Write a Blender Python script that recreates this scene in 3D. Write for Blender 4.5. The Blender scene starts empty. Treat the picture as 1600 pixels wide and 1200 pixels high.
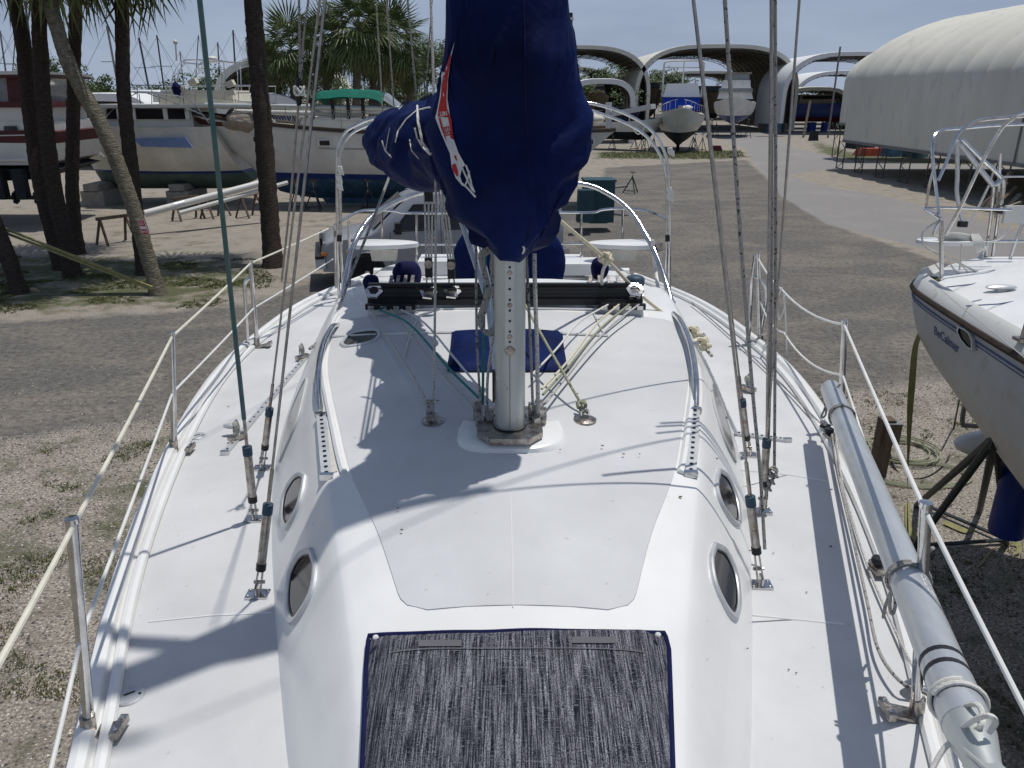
import bpy, bmesh, math, random
import numpy as np
from mathutils import Vector, Matrix, noise
from mathutils.bvhtree import BVHTree
R = math.radians
random.seed(7)
scene = bpy.context.scene
COL = scene.collection
# ------------------------------------------------------------------ camera
PITCH = R(20.6); CAMZ = 4.2
cam_d = bpy.data.cameras.new('camera'); cam = bpy.data.objects.new('camera', cam_d); COL.objects.link(cam)
cam_d.sensor_width = 36; cam_d.lens = 27.0; cam_d.clip_start = 0.05; cam_d.clip_end = 3000
cam.location = (0, 0, CAMZ); cam.rotation_euler = (R(90) - PITCH, 0, 0)
scene.camera = cam
# ------------------------------------------------------------------ sky and sun
SUN_EL, SH = 75.9, (-0.85, -0.53)
w = bpy.data.worlds.new('World'); scene.world = w; w.use_nodes = True
nt = w.node_tree; bg = nt.nodes['Background']
sky = nt.nodes.new('ShaderNodeTexSky'); sky.sky_type = 'NISHITA'; sky.sun_disc = False
sky.sun_elevation = R(SUN_EL); sky.sun_rotation = math.atan2(-SH[0], -SH[1])
sky.dust_density = 1.0; sky.ozone_density = 3.0; sky.air_density = 1.0
tc = nt.nodes.new('ShaderNodeTexCoord'); mp = nt.nodes.new('ShaderNodeMapping'); mp.inputs['Scale'].default_value = (1, 1, 5)
ns = nt.nodes.new('ShaderNodeTexNoise'); ns.inputs['Scale'].default_value = 2.6; ns.inputs['Detail'].default_value = 7; ns.inputs['Roughness'].default_value = .58
rp = nt.nodes.new('ShaderNodeValToRGB'); rp.color_ramp.elements[0].position = .36; rp.color_ramp.elements[1].position = .70
rp.color_ramp.elements[0].color = (3.9, 4.75, 6.6, 1); rp.color_ramp.elements[1].color = (5.2, 6.2, 8.0, 1)
e_ = rp.color_ramp.elements.new(.78); e_.color = (6.4, 7.2, 8.6, 1)
sx = nt.nodes.new('ShaderNodeSeparateXYZ'); hz = nt.nodes.new('ShaderNodeMapRange')     # humid haze: thick near the horizon, thin overhead
hz.inputs['From Min'].default_value = 0; hz.inputs['From Max'].default_value = .75; hz.inputs['To Min'].default_value = .93; hz.inputs['To Max'].default_value = .22
mx = nt.nodes.new('ShaderNodeMix'); mx.data_type = 'RGBA'
nt.links.new(tc.outputs['Generated'], mp.inputs['Vector']); nt.links.new(mp.outputs['Vector'], ns.inputs['Vector']); nt.links.new(ns.outputs['Fac'], rp.inputs['Fac'])
nt.links.new(tc.outputs['Generated'], sx.inputs['Vector']); nt.links.new(sx.outputs['Z'], hz.inputs['Value']); nt.links.new(hz.outputs['Result'], mx.inputs['Factor'])
nt.links.new(sky.outputs['Color'], mx.inputs['A']); nt.links.new(rp.outputs['Color'], mx.inputs['B'])
nt.links.new(mx.outputs['Result'], bg.inputs['Color']); bg.inputs['Strength'].default_value = 0.075
sd = bpy.data.lights.new('sun', 'SUN'); sun = bpy.data.objects.new('sun', sd); COL.objects.link(sun)
sd.energy = 3.25; sd.angle = R(.55); sd.color = (1, .965, .91)
ce = math.cos(R(SUN_EL))
sun.rotation_euler = Vector((SH[0] * ce, SH[1] * ce, -math.sin(R(SUN_EL)))).to_track_quat('-Z', 'Y').to_euler()
scene.view_settings.view_transform = 'Standard'; scene.view_settings.look = 'None'
scene.view_settings.exposure = 0.0; scene.view_settings.gamma = 1
scene.render.engine = 'CYCLES'
# ------------------------------------------------------------------ pixel rays (1600x1200 photograph)
SP, CP = math.sin(PITCH), math.cos(PITCH)
CO = Vector((0, 0, CAMZ))
def ray(px, py):
    a = (px - 800) / 1200; b = -(py - 600) / 1200
    return Vector((a, CP + b * SP, -SP + b * CP))
def G(px, py, z=0.0):
    d = ray(px, py); return CO + d * ((z - CAMZ) / d.z)
def Yp(px, py, Y):
    d = ray(px, py); return CO + d * (Y / d.y)
def Xp(px, py, X):
    d = ray(px, py); return CO + d * (X / d.x)
# ------------------------------------------------------------------ mesh building
def si(tbl, x):
    """smooth 1-D table lookup (Catmull-Rom / hermite)"""
    if x <= tbl[0][0]: return tbl[0][1]
    if x >= tbl[-1][0]: return tbl[-1][1]
    for i in range(len(tbl) - 1):
        if tbl[i][0] <= x <= tbl[i + 1][0]: break
    def sl(j):
        if j <= 0: return (tbl[1][1] - tbl[0][1]) / (tbl[1][0] - tbl[0][0])
        if j >= len(tbl) - 1: return (tbl[-1][1] - tbl[-2][1]) / (tbl[-1][0] - tbl[-2][0])
        return (tbl[j + 1][1] - tbl[j - 1][1]) / (tbl[j + 1][0] - tbl[j - 1][0])
    h = tbl[i + 1][0] - tbl[i][0]; t = (x - tbl[i][0]) / h
    return ((2*t**3-3*t**2+1)*tbl[i][1] + (t**3-2*t**2+t)*h*sl(i) + (-2*t**3+3*t**2)*tbl[i+1][1] + (t**3-t**2)*h*sl(i+1))
def cr(pts, n=6):
    pts = [Vector(p) for p in pts]
    if len(pts) < 3: return pts
    out = []
    P = [pts[0] * 2 - pts[1]] + pts + [pts[-1] * 2 - pts[-2]]
    for i in range(1, len(P) - 2):
        for k in range(n):
            t = k / n
            out.append(.5 * ((2 * P[i]) + (P[i+1] - P[i-1]) * t + (2*P[i-1] - 5*P[i] + 4*P[i+1] - P[i+2]) * t*t + (-P[i-1] + 3*P[i] - 3*P[i+1] + P[i+2]) * t**3))
    out.append(pts[-1])
    return out
class MB:
    def __init__(s): s.v = []; s.f = []
    def tube(s, pts, r, n=8, cap=True, closed=False):
        pts = [Vector(p) for p in pts]
        q = [pts[0]]
        for p in pts[1:]:
            if (p - q[-1]).length > 1e-5: q.append(p)
        pts = q; N = len(pts)
        if N < 2: return s
        rr = r if isinstance(r, (list, tuple)) else [r] * N
        if len(rr) != N: rr = [rr[min(len(rr)-1, int(i*len(rr)/N))] for i in range(N)]
        t0 = (pts[1] - pts[0]).normalized()
        a = t0.orthogonal().normalized(); base = len(s.v)
        for i, p in enumerate(pts):
            if closed: t = (pts[(i + 1) % N] - pts[i - 1])
            else: t = pts[min(i + 1, N - 1)] - pts[max(i - 1, 0)]
            t = t.normalized() if t.length > 1e-9 else t0
            a = a - t * a.dot(t)
            a = a.normalized() if a.length > 1e-6 else t.orthogonal().normalized()
            b = t.cross(a)
            for k in range(n):
                an = 2 * math.pi * k / n
                s.v.append(p + (a * math.cos(an) + b * math.sin(an)) * rr[i])
        for i in range(N if closed else N - 1):
            j = (i + 1) % N
            for k in range(n):
                k2 = (k + 1) % n
                s.f.append((base + i*n + k, base + i*n + k2, base + j*n + k2, base + j*n + k))
        if cap and not closed:
            s.f.append(tuple(base + k for k in range(n))[::-1]); s.f.append(tuple(base + (N-1)*n + k for k in range(n)))
        return s
    def box(s, c, size, rz=0.0, rx=0.0, ry=0.0, taper=1.0):
        c = Vector(c); M = Matrix.Rotation(rz, 3, 'Z') @ Matrix.Rotation(ry, 3, 'Y') @ Matrix.Rotation(rx, 3, 'X')
        b = len(s.v)
        for z in (-.5, .5):
            k = taper if z > 0 else 1
            for x, y in ((-.5, -.5), (.5, -.5), (.5, .5), (-.5, .5)):
                s.v.append(c + M @ Vector((x * size[0] * k, y * size[1] * k, z * size[2])))
        for q in ((3,2,1,0), (4,5,6,7), (0,1,5,4), (1,2,6,5), (2,3,7,6), (3,0,4,7)): s.f.append(tuple(b + i for i in q))
        return s
    def beam(s, p, q, wd, ht):
        """rectangular bar from p to q"""
        p = Vector(p); q = Vector(q); t = (q - p).normalized()
        up = Vector((0, 0, 1)) if abs(t.z) < .95 else Vector((0, 1, 0))
        a = t.cross(up).normalized(); u = a.cross(t).normalized(); b = len(s.v)
        for e in (p, q):
            for x, y in ((-1, -1), (1, -1), (1, 1), (-1, 1)): s.v.append(e + a * x * wd / 2 + u * y * ht / 2)
        for g in ((3,2,1,0), (4,5,6,7), (0,1,5,4), (1,2,6,5), (2,3,7,6), (3,0,4,7)): s.f.append(tuple(b + i for i in g))
        return s
    def rows(s, rows, closed=False, capa=False, capb=False):
        b = len(s.v); n = len(rows[0])
        for r_ in rows: s.v += [Vector(p) for p in r_]
        for i in range(len(rows) - 1):
            for k in range(n if closed else n - 1):
                k2 = (k + 1) % n
                s.f.append((b + i*n + k, b + i*n + k2, b + (i+1)*n + k2, b + (i+1)*n + k))
        if capa: s.f.append(tuple(b + k for k in range(n))[::-1])
        if capb: s.f.append(tuple(b + (len(rows)-1)*n + k for k in range(n)))
        return s
    def prism(s, poly, ext):
        ext = Vector(ext); n = len(poly); b = len(s.v)
        s.v += [Vector(p) for p in poly] + [Vector(p) + ext for p in poly]
        s.f.append(tuple(b + i for i in range(n))[::-1]); s.f.append(tuple(b + n + i for i in range(n)))
        for i in range(n): s.f.append((b + i, b + (i+1) % n, b + n + (i+1) % n, b + n + i))
        return s
    def lathe(s, c, prof, n=16, axis=(0, 0, 1)):
        c = Vector(c); ax = Vector(axis).normalized(); a = ax.orthogonal().normalized(); bb = ax.cross(a)
        rows = []
        for r_, h in prof:
            rows.append([c + ax * h + (a * math.cos(2*math.pi*k/n) + bb * math.sin(2*math.pi*k/n)) * r_ for k in range(n)])
        return s.rows(rows, closed=True, capa=prof[0][0] > 1e-4, capb=prof[-1][0] > 1e-4)
    def ball(s, c, r, n=10, m=7):
        r = r if isinstance(r, (tuple, list)) else (r, r, r); c = Vector(c); rows = []
        for i in range(m + 1):
            th = math.pi * i / m
            rows.append([c + Vector((r[0]*max(math.sin(th), 1e-4)*math.cos(2*math.pi*k/n), r[1]*max(math.sin(th), 1e-4)*math.sin(2*math.pi*k/n), -r[2]*math.cos(th))) for k in range(n)])
        return s.rows(rows, closed=True)
    def face(s, poly):
        b = len(s.v); s.v += [Vector(p) for p in poly]; s.f.append(tuple(range(b, b + len(poly)))); return s
    def build(s, name, m, parent=None, smooth=True, ang=38, label=None, cat=None, group=None, kind=None, recalc=True):
        if parent is not None: off = rootloc(parent)
        elif cat or kind is None:
            A = np.array([tuple(p) for p in s.v]); off = Vector((float(A[:, 0].mean()), float(A[:, 1].mean()), float(A[:, 2].min())))
        else: off = Vector((0, 0, 0))
        me = bpy.data.meshes.new(name)
        me.from_pydata([tuple(p - off) for p in s.v], [], s.f)
        if recalc and len(s.f) < 60000:
            bm = bmesh.new(); bm.from_mesh(me); bmesh.ops.recalc_face_normals(bm, faces=bm.faces); bm.to_mesh(me); bm.free()
        if smooth:
            me.polygons.foreach_set('use_smooth', [True] * len(me.polygons)); me.set_sharp_from_angle(angle=R(ang))
        if isinstance(m, str): m = M[m]
        me.materials.append(m)
        o = bpy.data.objects.new(name, me); COL.objects.link(o)
        if parent is not None: o.parent = parent
        else: o.location = off
        tag(o, label, cat, group, kind)
        return o
def rootloc(o):
    while o.parent is not None: o = o.parent
    return Vector(o.get('_b', (0, 0, 0)))
def tag(o, label=None, cat=None, group=None, kind=None):
    if label: o['label'] = label
    if cat: o['category'] = cat
    if group: o['group'] = group
    if kind: o['kind'] = kind
    return o
def T(name, label, cat, loc=(0, 0, 0), group=None):
    o = bpy.data.objects.new(name, None); COL.objects.link(o); o.location = loc; o['_b'] = tuple(loc)
    o.empty_display_size = .1
    return tag(o, label, cat, group)
def kids(o): return [c for c in COL.objects if c.parent == o]
def dup(root, loc, rz=0.0, label=None, scale=1.0):
    tree = []
    def rec(o, par):
        c = o.copy(); COL.objects.link(c); c.parent = par
        for ch in children_of[o.name]: rec(ch, c)
        return c
    children_of = {}
    todo = [root]
    while todo:
        o = todo.pop(); ks = list(o.children); children_of[o.name] = ks; todo += ks
    r = rec(root, None); r.location = loc; r.rotation_euler = (0, 0, rz); r.scale = (scale,) * 3
    if label: r['label'] = label
    return r
# ------------------------------------------------------------------ materials
M = {}
def mat(name, col, rough=.5, metal=0.0, var=.15, vscale=3.0, bump=0.0, bscale=60.0, col2=None, detail=4, spec=.5, speck=None, stretch=None, coat=0.0, bdist=.01, alpha=None):
    m = bpy.data.materials.new(name); m.use_nodes = True; t = m.node_tree; b = t.nodes['Principled BSDF']
    b.inputs['Roughness'].default_value = rough; b.inputs['Metallic'].default_value = metal
    b.inputs['Specular IOR Level'].default_value = spec if metal > .2 or rough < .36 else (.28 if rough < .6 else .10); b.inputs['Coat Weight'].default_value = coat
    c = t.nodes.new('ShaderNodeTexCoord'); src = c.outputs['Object']
    if stretch:
        mm = t.nodes.new('ShaderNodeMapping'); mm.inputs['Scale'].default_value = stretch; t.links.new(src, mm.inputs['Vector']); src = mm.outputs['Vector']
    n = t.nodes.new('ShaderNodeTexNoise'); n.inputs['Scale'].default_value = vscale; n.inputs['Detail'].default_value = detail; n.inputs['Roughness'].default_value = .62
    t.links.new(src, n.inputs['Vector'])
    r = t.nodes.new('ShaderNodeValToRGB'); r.color_ramp.elements[0].position = .3; r.color_ramp.elements[1].position = .7
    if col2 is None: a = [x * (1 - var) for x in col]; bb = [min(1, x * (1 + var * .6)) for x in col]
    else: a, bb = col, col2
    r.color_ramp.elements[0].color = (*a, 1); r.color_ramp.elements[1].color = (*bb, 1)
    t.links.new(n.outputs['Fac'], r.inputs['Fac']); out = r.outputs['Color']
    if speck:   # (colour, scale, threshold, strength)
        v = t.nodes.new('ShaderNodeTexNoise'); v.inputs['Scale'].default_value = speck[1]; v.inputs['Detail'].default_value = 2; t.links.new(src, v.inputs['Vector'])
        rr = t.nodes.new('ShaderNodeValToRGB'); rr.color_ramp.elements[0].position = speck[2]; rr.color_ramp.elements[1].position = speck[2] + .04
        rr.color_ramp.elements[1].color = (speck[3],) * 3 + (1,)
        x = t.nodes.new('ShaderNodeMix'); x.data_type = 'RGBA'; x.inputs['B'].default_value = (*speck[0], 1)
        t.links.new(v.outputs['Fac'], rr.inputs['Fac']); t.links.new(rr.outputs['Color'], x.inputs['Factor']); t.links.new(out, x.inputs['A']); out = x.outputs['Result']
    t.links.new(out, b.inputs['Base Color'])
    if bump:
        n2 = t.nodes.new('ShaderNodeTexNoise'); n2.inputs['Scale'].default_value = bscale; n2.inputs['Detail'].default_value = 3; t.links.new(src, n2.inputs['Vector'])
        bp = t.nodes.new('ShaderNodeBump'); bp.inputs['Strength'].default_value = bump; bp.inputs['Distance'].default_value = bdist
        t.links.new(n2.outputs['Fac'], bp.inputs['Height']); t.links.new(bp.outputs['Normal'], b.inputs['Normal'])
    M[name] = m
    return m
mat('gelcoat', (.735, .735, .72), .34, var=.09, vscale=2.2, bump=.05, bscale=9, bdist=.01, speck=((.42, .38, .32), 30, .735, .5), coat=.15)
mat('nonskid', (.55, .555, .56), .62, var=.10, vscale=2.4, bump=.35, bscale=420, bdist=.002, speck=((.35, .31, .26), 42, .72, .5))
mat('dirty_gelcoat', (.58, .56, .50), .45, var=.15, vscale=12, speck=((.40, .33, .24), 60, .64, .6))
mat('steel', (.60, .60, .60), .14, 1.0, var=.25, vscale=14, bump=.08, bscale=60)
mat('old_steel', (.42, .39, .36), .32, 1.0, var=.5, vscale=30, bump=.2, bscale=120, speck=((.22, .12, .06), 50, .6, .6))
mat('wire', (.36, .34, .32), .42, .9, var=.3, vscale=40)
mat('alloy', (.50, .53, .51), .42, .55, var=.10, vscale=4, bump=.05, bscale=40, speck=((.20, .21, .20), 35, .70, .6))
mat('pole_alloy', (.52, .545, .56), .36, .5, var=.14, vscale=3, stretch=(8, 1.2, 8), speck=((.30, .33, .31), 22, .68, .5))
mat('track_alloy', (.55, .56, .57), .45, .5, var=.15, vscale=15)
mat('black', (.018, .018, .02), .38, var=.3, vscale=10)
mat('rubber', (.022, .022, .024), .75, var=.3, vscale=10)
mat('boot_blue', (.04, .075, .11), .5, var=.3, vscale=20)
mat('glass_dark', (.016, .015, .018), .08, var=.2, spec=.35, vscale=2)
mat('glass_smoke', (.07, .07, .075), .12, var=.2, vscale=5, spec=.4)
mat('navy', (.0010, .0035, .028), .6, var=.35, vscale=2.2, bump=.55, bscale=7, bdist=.035, col2=(.0022, .013, .092))
mat('navy_dark', (.009, .012, .055), .8, var=.35, vscale=7, bump=.3, bscale=12, bdist=.02)
mat('white_cord', (.66, .65, .60), .7, var=.12, vscale=60, bump=.3, bscale=300)
mat('cream_cord', (.62, .57, .42), .65, var=.12, vscale=60)
mat('lifeline_white', (.70, .70, .67), .4, var=.1, vscale=12)
mat('lifeline_cream', (.68, .65, .54), .4, var=.12, vscale=12)
mat('rope_fleck', (.52, .51, .48), .8, var=.2, vscale=90, speck=((.10, .11, .12), 190, .56, .8), bump=.4, bscale=300)
mat('rope_grey', (.33, .32, .30), .85, var=.3, vscale=90, speck=((.05, .05, .06), 90, .58, .95))
mat('rope_teal', (.03, .21, .19), .6, var=.25, vscale=60)
mat('rope_olive', (.30, .31, .21), .8, var=.3, vscale=80)
mat('teal_sleeve', (.035, .12, .115), .45, var=.5, vscale=16, col2=(.11, .15, .14))
mat('red_print', (.42, .035, .035), .7, var=.2)
mat('white_print', (.60, .60, .60), .7, var=.12)
mat('blue_print', (.09, .11, .22), .5, var=.2)
mat('black_tape', (.02, .02, .026), .5, var=.2)
mat('silver_paint', (.30, .305, .33), .32, .2, var=.08, vscale=2, coat=.4)
mat('chrome_trim', (.6, .6, .6), .2, 1.0)
mat('orange_lens', (.65, .22, .03), .3)
mat('lamp_lens', (.30, .32, .35), .12, .2, var=.2, vscale=20)
mat('tyre', (.02, .02, .021), .85, var=.3)
mat('hull_white', (.60, .60, .57), .42, var=.1, vscale=1.2, speck=((.42, .40, .34), 6, .66, .6))
mat('hull_grey', (.46, .47, .46), .38, var=.12, vscale=1.5, speck=((.38, .37, .33), 8, .62, .6))
mat('hull_cream', (.62, .60, .53), .5, var=.2, vscale=1.1, speck=((.50, .47, .38), 3, .66, .5))
mat('hull_shade', (.60, .60, .58), .45, var=.15, vscale=1.5)
mat('bottom_blue', (.045, .10, .17), .75, var=.35, vscale=2, speck=((.15, .2, .24), 6, .62, .6))
mat('bottom_green', (.11, .16, .14), .75, var=.3, vscale=2)
mat('bottom_black', (.02, .025, .03), .7, var=.3, vscale=2)
mat('bottom_cream', (.36, .36, .28), .75, var=.3, vscale=2)
mat('stripe_blue', (.02, .04, .17), .4, var=.15)
mat('accent_blue', (.17, .25, .46), .4, var=.15)
mat('burgundy', (.075, .010, .013), .4, var=.2)
mat('varnish', (.10, .022, .012), .35, var=.3, vscale=8)
mat('teak_grey', (.07, .055, .045), .7, var=.3, vscale=12)
mat('deck_cream', (.60, .57, .47), .6, var=.12, vscale=3)
mat('canvas_green', (.010, .12, .085), .75, var=.2, vscale=3)
mat('canvas_blue', (.012, .05, .42), .75, var=.25, vscale=3)
mat('tarp_blue', (.01, .13, .55), .6, var=.3, vscale=3, bump=.6, bscale=4, bdist=.1)
mat('tarp_beige', (.30, .26, .22), .85, var=.25, vscale=3, bump=.8, bscale=7, bdist=.08)
mat('clear_vinyl', (.20, .21, .21), .12, var=.3, vscale=3, spec=.7)
mat('shed_fabric', (.60, .585, .52), .8, var=.10, vscale=.35, stretch=(1, 1, .35), detail=6, bump=.12, bscale=2.5, bdist=.05, speck=((.46, .45, .42), 2.2, .62, .4))
mat('shed_white', (.66, .67, .67), .75, var=.06, vscale=.6)
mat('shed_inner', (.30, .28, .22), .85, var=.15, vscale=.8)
mat('galv', (.20, .20, .20), .6, .5, var=.3, vscale=4)
mat('truss_dark', (.10, .095, .085), .7, .3, var=.3, vscale=4)
mat('stand_steel', (.03, .045, .05), .6, .3, var=.4, vscale=10, speck=((.12, .05, .025), 18, .62, .6))
mat('wood_old', (.13, .10, .075), .85, var=.35, vscale=8, stretch=(4, 4, .6))
mat('wood_pale', (.33, .28, .21), .85, var=.3, vscale=8)
mat('concrete', (.30, .29, .27), .85, var=.2, vscale=6)
mat('bin_teal', (.028, .07, .085), .55, var=.2, vscale=2)
mat('drum_blue', (.008, .03, .20), .45, var=.2)
mat('strap_yellow', (.26, .25, .11), .75, var=.25, vscale=10)
mat('sign_red', (.48, .02, .05), .5, var=.1)
mat('sign_white', (.72, .66, .66), .5, var=.1)
mat('red_junk', (.28, .06, .04), .7, var=.3)
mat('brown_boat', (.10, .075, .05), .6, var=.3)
mat('bark', (.034, .026, .023), .95, var=.5, vscale=9, stretch=(1, 1, 3.2), col2=(.082, .066, .054), detail=6, bump=1.0, bscale=14, bdist=.05)
mat('bark_pale', (.085, .075, .055), .95, var=.5, vscale=7, stretch=(1, 1, 2.5), col2=(.21, .19, .14), detail=6, bump=.9, bscale=12, bdist=.04, speck=((.30, .29, .24), 14, .66, .7))
mat('bark_far', (.12, .10, .08), .95, var=.4, vscale=3)
mat('leaf_dark', (.03, .055, .018), .55, var=.5, vscale=2.5, col2=(.085, .125, .035))
mat('leaf_palm', (.04, .068, .02), .45, col2=(.15, .19, .065), vscale=2.0)
mat('leaf_dry', (.16, .12, .06), .8, var=.3)
mat('grass', (.045, .065, .018), .8, col2=(.12, .12, .045), vscale=1.5)
mat('shell', (.62, .58, .52), .7, var=.25, vscale=4)
mat('stone', (.16, .15, .145), .85, var=.5, vscale=3)
# twisted-strand flecked cover of the hatch sunshade
m = mat('mesh_cloth', (.02, .02, .028), .85)
t = m.node_tree; b = t.nodes['Principled BSDF']; c = t.nodes.new('ShaderNodeTexCoord')
def strand(sc, lo, hi, seed):
    mm = t.nodes.new('ShaderNodeMapping'); mm.inputs['Scale'].default_value = sc; mm.inputs['Location'].default_value = (seed, seed, 0)
    n = t.nodes.new('ShaderNodeTexNoise'); n.inputs['Scale'].default_value = 1; n.inputs['Detail'].default_value = 3
    t.links.new(c.outputs['Object'], mm.inputs['Vector']); t.links.new(mm.outputs['Vector'], n.inputs['Vector'])
    mr = t.nodes.new('ShaderNodeMapRange'); mr.inputs['From Min'].default_value = lo; mr.inputs['From Max'].default_value = hi
    t.links.new(n.outputs['Fac'], mr.inputs['Value']); return mr.outputs['Result']
s1 = strand((330, 12, 12), .40, .62, 1); s2 = strand((600, 420, 420), .38, .58, 5); s3 = strand((90, 9, 9), .2, .8, 9)
def mth(op, a_, b_):
    q = t.nodes.new('ShaderNodeMath'); q.operation = op; q.use_clamp = True
    for i, x in enumerate((a_, b_)):
        if isinstance(x, (int, float)): q.inputs[i].default_value = x
        else: t.links.new(x, q.inputs[i])
    return q.outputs[0]
f = mth('MULTIPLY', mth('MULTIPLY', s1, s2), mth('ADD', mth('MULTIPLY', s3, .9), .35))
x = t.nodes.new('ShaderNodeMix'); x.data_type = 'RGBA'; f = mth('MAXIMUM', f, mth('MULTIPLY', mth('MULTIPLY', strand((10, 380, 380), .52, .66, 3), s2), .55))
x.inputs['A'].default_value = (.008, .009, .017, 1); x.inputs['B'].default_value = (.34, .34, .38, 1)
t.links.new(f, x.inputs['Factor']); t.links.new(x.outputs['Result'], b.inputs['Base Color'])
mat('velcro', (.13, .13, .14), .9)
# ------------------------------------------------------------------ ground
def ground_material():
    m = bpy.data.materials.new('ground_mix'); m.use_nodes = True; t = m.node_tree; b = t.nodes['Principled BSDF']; b.inputs['Roughness'].default_value = .92
    b.inputs['Specular IOR Level'].default_value = .2
    at = t.nodes.new('ShaderNodeAttribute'); at.attribute_name = 'mask'
    sp = t.nodes.new('ShaderNodeSeparateColor'); t.links.new(at.outputs['Color'], sp.inputs['Color'])
    c = t.nodes.new('ShaderNodeTexCoord')
    def nz(sc, det=5, rough=.6, st=None, dist=0):
        src = c.outputs['Object']
        if st:
            mm = t.nodes.new('ShaderNodeMapping'); mm.inputs['Scale'].default_value = st; t.links.new(src, mm.inputs['Vector']); src = mm.outputs['Vector']
        n = t.nodes.new('ShaderNodeTexNoise'); n.inputs['Scale'].default_value = sc; n.inputs['Detail'].default_value = det; n.inputs['Roughness'].default_value = rough; n.inputs['Distortion'].default_value = dist
        t.links.new(src, n.inputs['Vector']); return n.outputs['Fac']
    def ramp(f, *st):
        r = t.nodes.new('ShaderNodeValToRGB'); e = r.color_ramp.elements
        e[0].position = st[0][0]; e[0].color = (*st[0][1], 1); e[1].position = st[-1][0]; e[1].color = (*st[-1][1], 1)
        for p, cc in st[1:-1]: q = e.new(p); q.color = (*cc, 1)
        t.links.new(f, r.inputs['Fac']); return r.outputs['Color']
    def mth(op, a_, b_, clamp=True):
        q = t.nodes.new('ShaderNodeMath'); q.operation = op; q.use_clamp = clamp
        for i, x in enumerate((a_, b_)):
            if isinstance(x, (int, float)): q.inputs[i].default_value = x
            else: t.links.new(x, q.inputs[i])
        return q.outputs[0]
    def mix(f, A, B):
        x = t.nodes.new('ShaderNodeMix'); x.data_type = 'RGBA'
        t.links.new(f, x.inputs['Factor'])
        for k, v in (('A', A), ('B', B)):
            if isinstance(v, tuple): x.inputs[k].default_value = (*v, 1)
            else: t.links.new(v, x.inputs[k])
        return x.outputs['Result']
    def thr(mask, nzv, amt, width):   # ragged step
        v = mth('ADD', mask, mth('MULTIPLY', mth('SUBTRACT', nzv, .5, False), amt, False), False)
        mr = t.nodes.new('ShaderNodeMapRange'); mr.inputs['From Min'].default_value = .5 - width; mr.inputs['From Max'].default_value = .5 + width
        t.links.new(v, mr.inputs['Value']); return mr.outputs['Result']
    big = nz(.35, 5, .6); mid = nz(1.6, 6, .65); fine = nz(38, 4, .7); vfine = nz(95, 3, .7); streak = nz(.55, 7, .68, (.75, 1.1, 1), .6)
    sand = ramp(fine, (.33, (.065, .053, .041)), (.45, (.235, .203, .168)), (.56, (.375, .338, .285)), (.70, (.68, .645, .58)))
    sand = mix(mth('MULTIPLY', ramp(mid, (.42, (0, 0, 0)), (.62, (1, 1, 1))), .55), sand, ramp(vfine, (.3, (.10, .088, .07)), (.7, (.30, .27, .225))))
    gravel = ramp(vfine, (.30, (.05, .046, .047)), (.48, (.148, .143, .137)), (.60, (.222, .212, .20)), (.74, (.48, .45, .42)))
    gravel2 = ramp(fine, (.3, (.17, .15, .135)), (.6, (.30, .268, .235)), (.8, (.46, .42, .37)))
    gravel = mix(mth('MULTIPLY', ramp(streak, (.44, (0, 0, 0)), (.62, (1, 1, 1))), .8), gravel, gravel2)
    grain = nz(9, 7, .8)
    gx = t.nodes.new('ShaderNodeMix'); gx.data_type = 'RGBA'; gx.blend_type = 'MULTIPLY'; gx.inputs['Factor'].default_value = 1
    t.links.new(gravel, gx.inputs['A']); t.links.new(ramp(grain, (.34, (.34, .32, .33)), (.50, (.82, .82, .79)), (.66, (1.14, 1.12, 1.04))), gx.inputs['B']); gravel = gx.outputs['Result']
    paved = ramp(vfine, (.3, (.195, .188, .182)), (.7, (.29, .28, .268)))
    paved = mix(mth('MULTIPLY', ramp(big, (.5, (0, 0, 0)), (.66, (1, 1, 1))), .5), paved, (.30, .285, .26))
    grass = ramp(fine, (.3, (.028, .038, .014)), (.55, (.075, .088, .030)), (.75, (.17, .16, .075)))
    g = thr(sp.outputs['Green'], mid, 1.5, .16); rd = thr(sp.outputs['Red'], mid, .5, .10); pv = thr(sp.outputs['Blue'], big, .25, .06)
    out = mix(rd, sand, gravel); out = mix(pv, out, paved); out = mix(mth('MULTIPLY', g, .85), out, grass)
    t.links.new(out, b.inputs['Base Color'])
    bp = t.nodes.new('ShaderNodeBump'); bp.inputs['Strength'].default_value = .8; bp.inputs['Distance'].default_value = .03
    t.links.new(fine, bp.inputs['Height']); bp2 = t.nodes.new('ShaderNodeBump'); bp2.inputs['Strength'].default_value = .5; bp2.inputs['Distance'].default_value = .15
    t.links.new(mid, bp2.inputs['Height']); t.links.new(bp2.outputs['Normal'], bp.inputs['Normal']); t.links.new(bp.outputs['Normal'], b.inputs['Normal'])
    return m
GM = ground_material()
def sdist(P, poly):
    """signed distance (positive inside) of points P to polygon"""
    x, y = P[:, 0], P[:, 1]; d = np.full(len(P), 1e9); ins = np.zeros(len(P), bool); n = len(poly)
    for i in range(n):
        ax, ay = poly[i]; bx, by = poly[(i+1) % n]
        ex, ey = bx-ax, by-ay; tt = np.clip(((x-ax)*ex + (y-ay)*ey) / (ex*ex+ey*ey+1e-9), 0, 1)
        d = np.minimum(d, np.hypot(x-ax-tt*ex, y-ay-tt*ey))
        c = ((ay > y) != (by > y)) & (x < (bx-ax)*(y-ay)/(by-ay+1e-12)+ax); ins ^= c
    return np.where(ins, d, -d)
def wp(pts): return [tuple(G(*p)[:2]) for p in pts]
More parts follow.
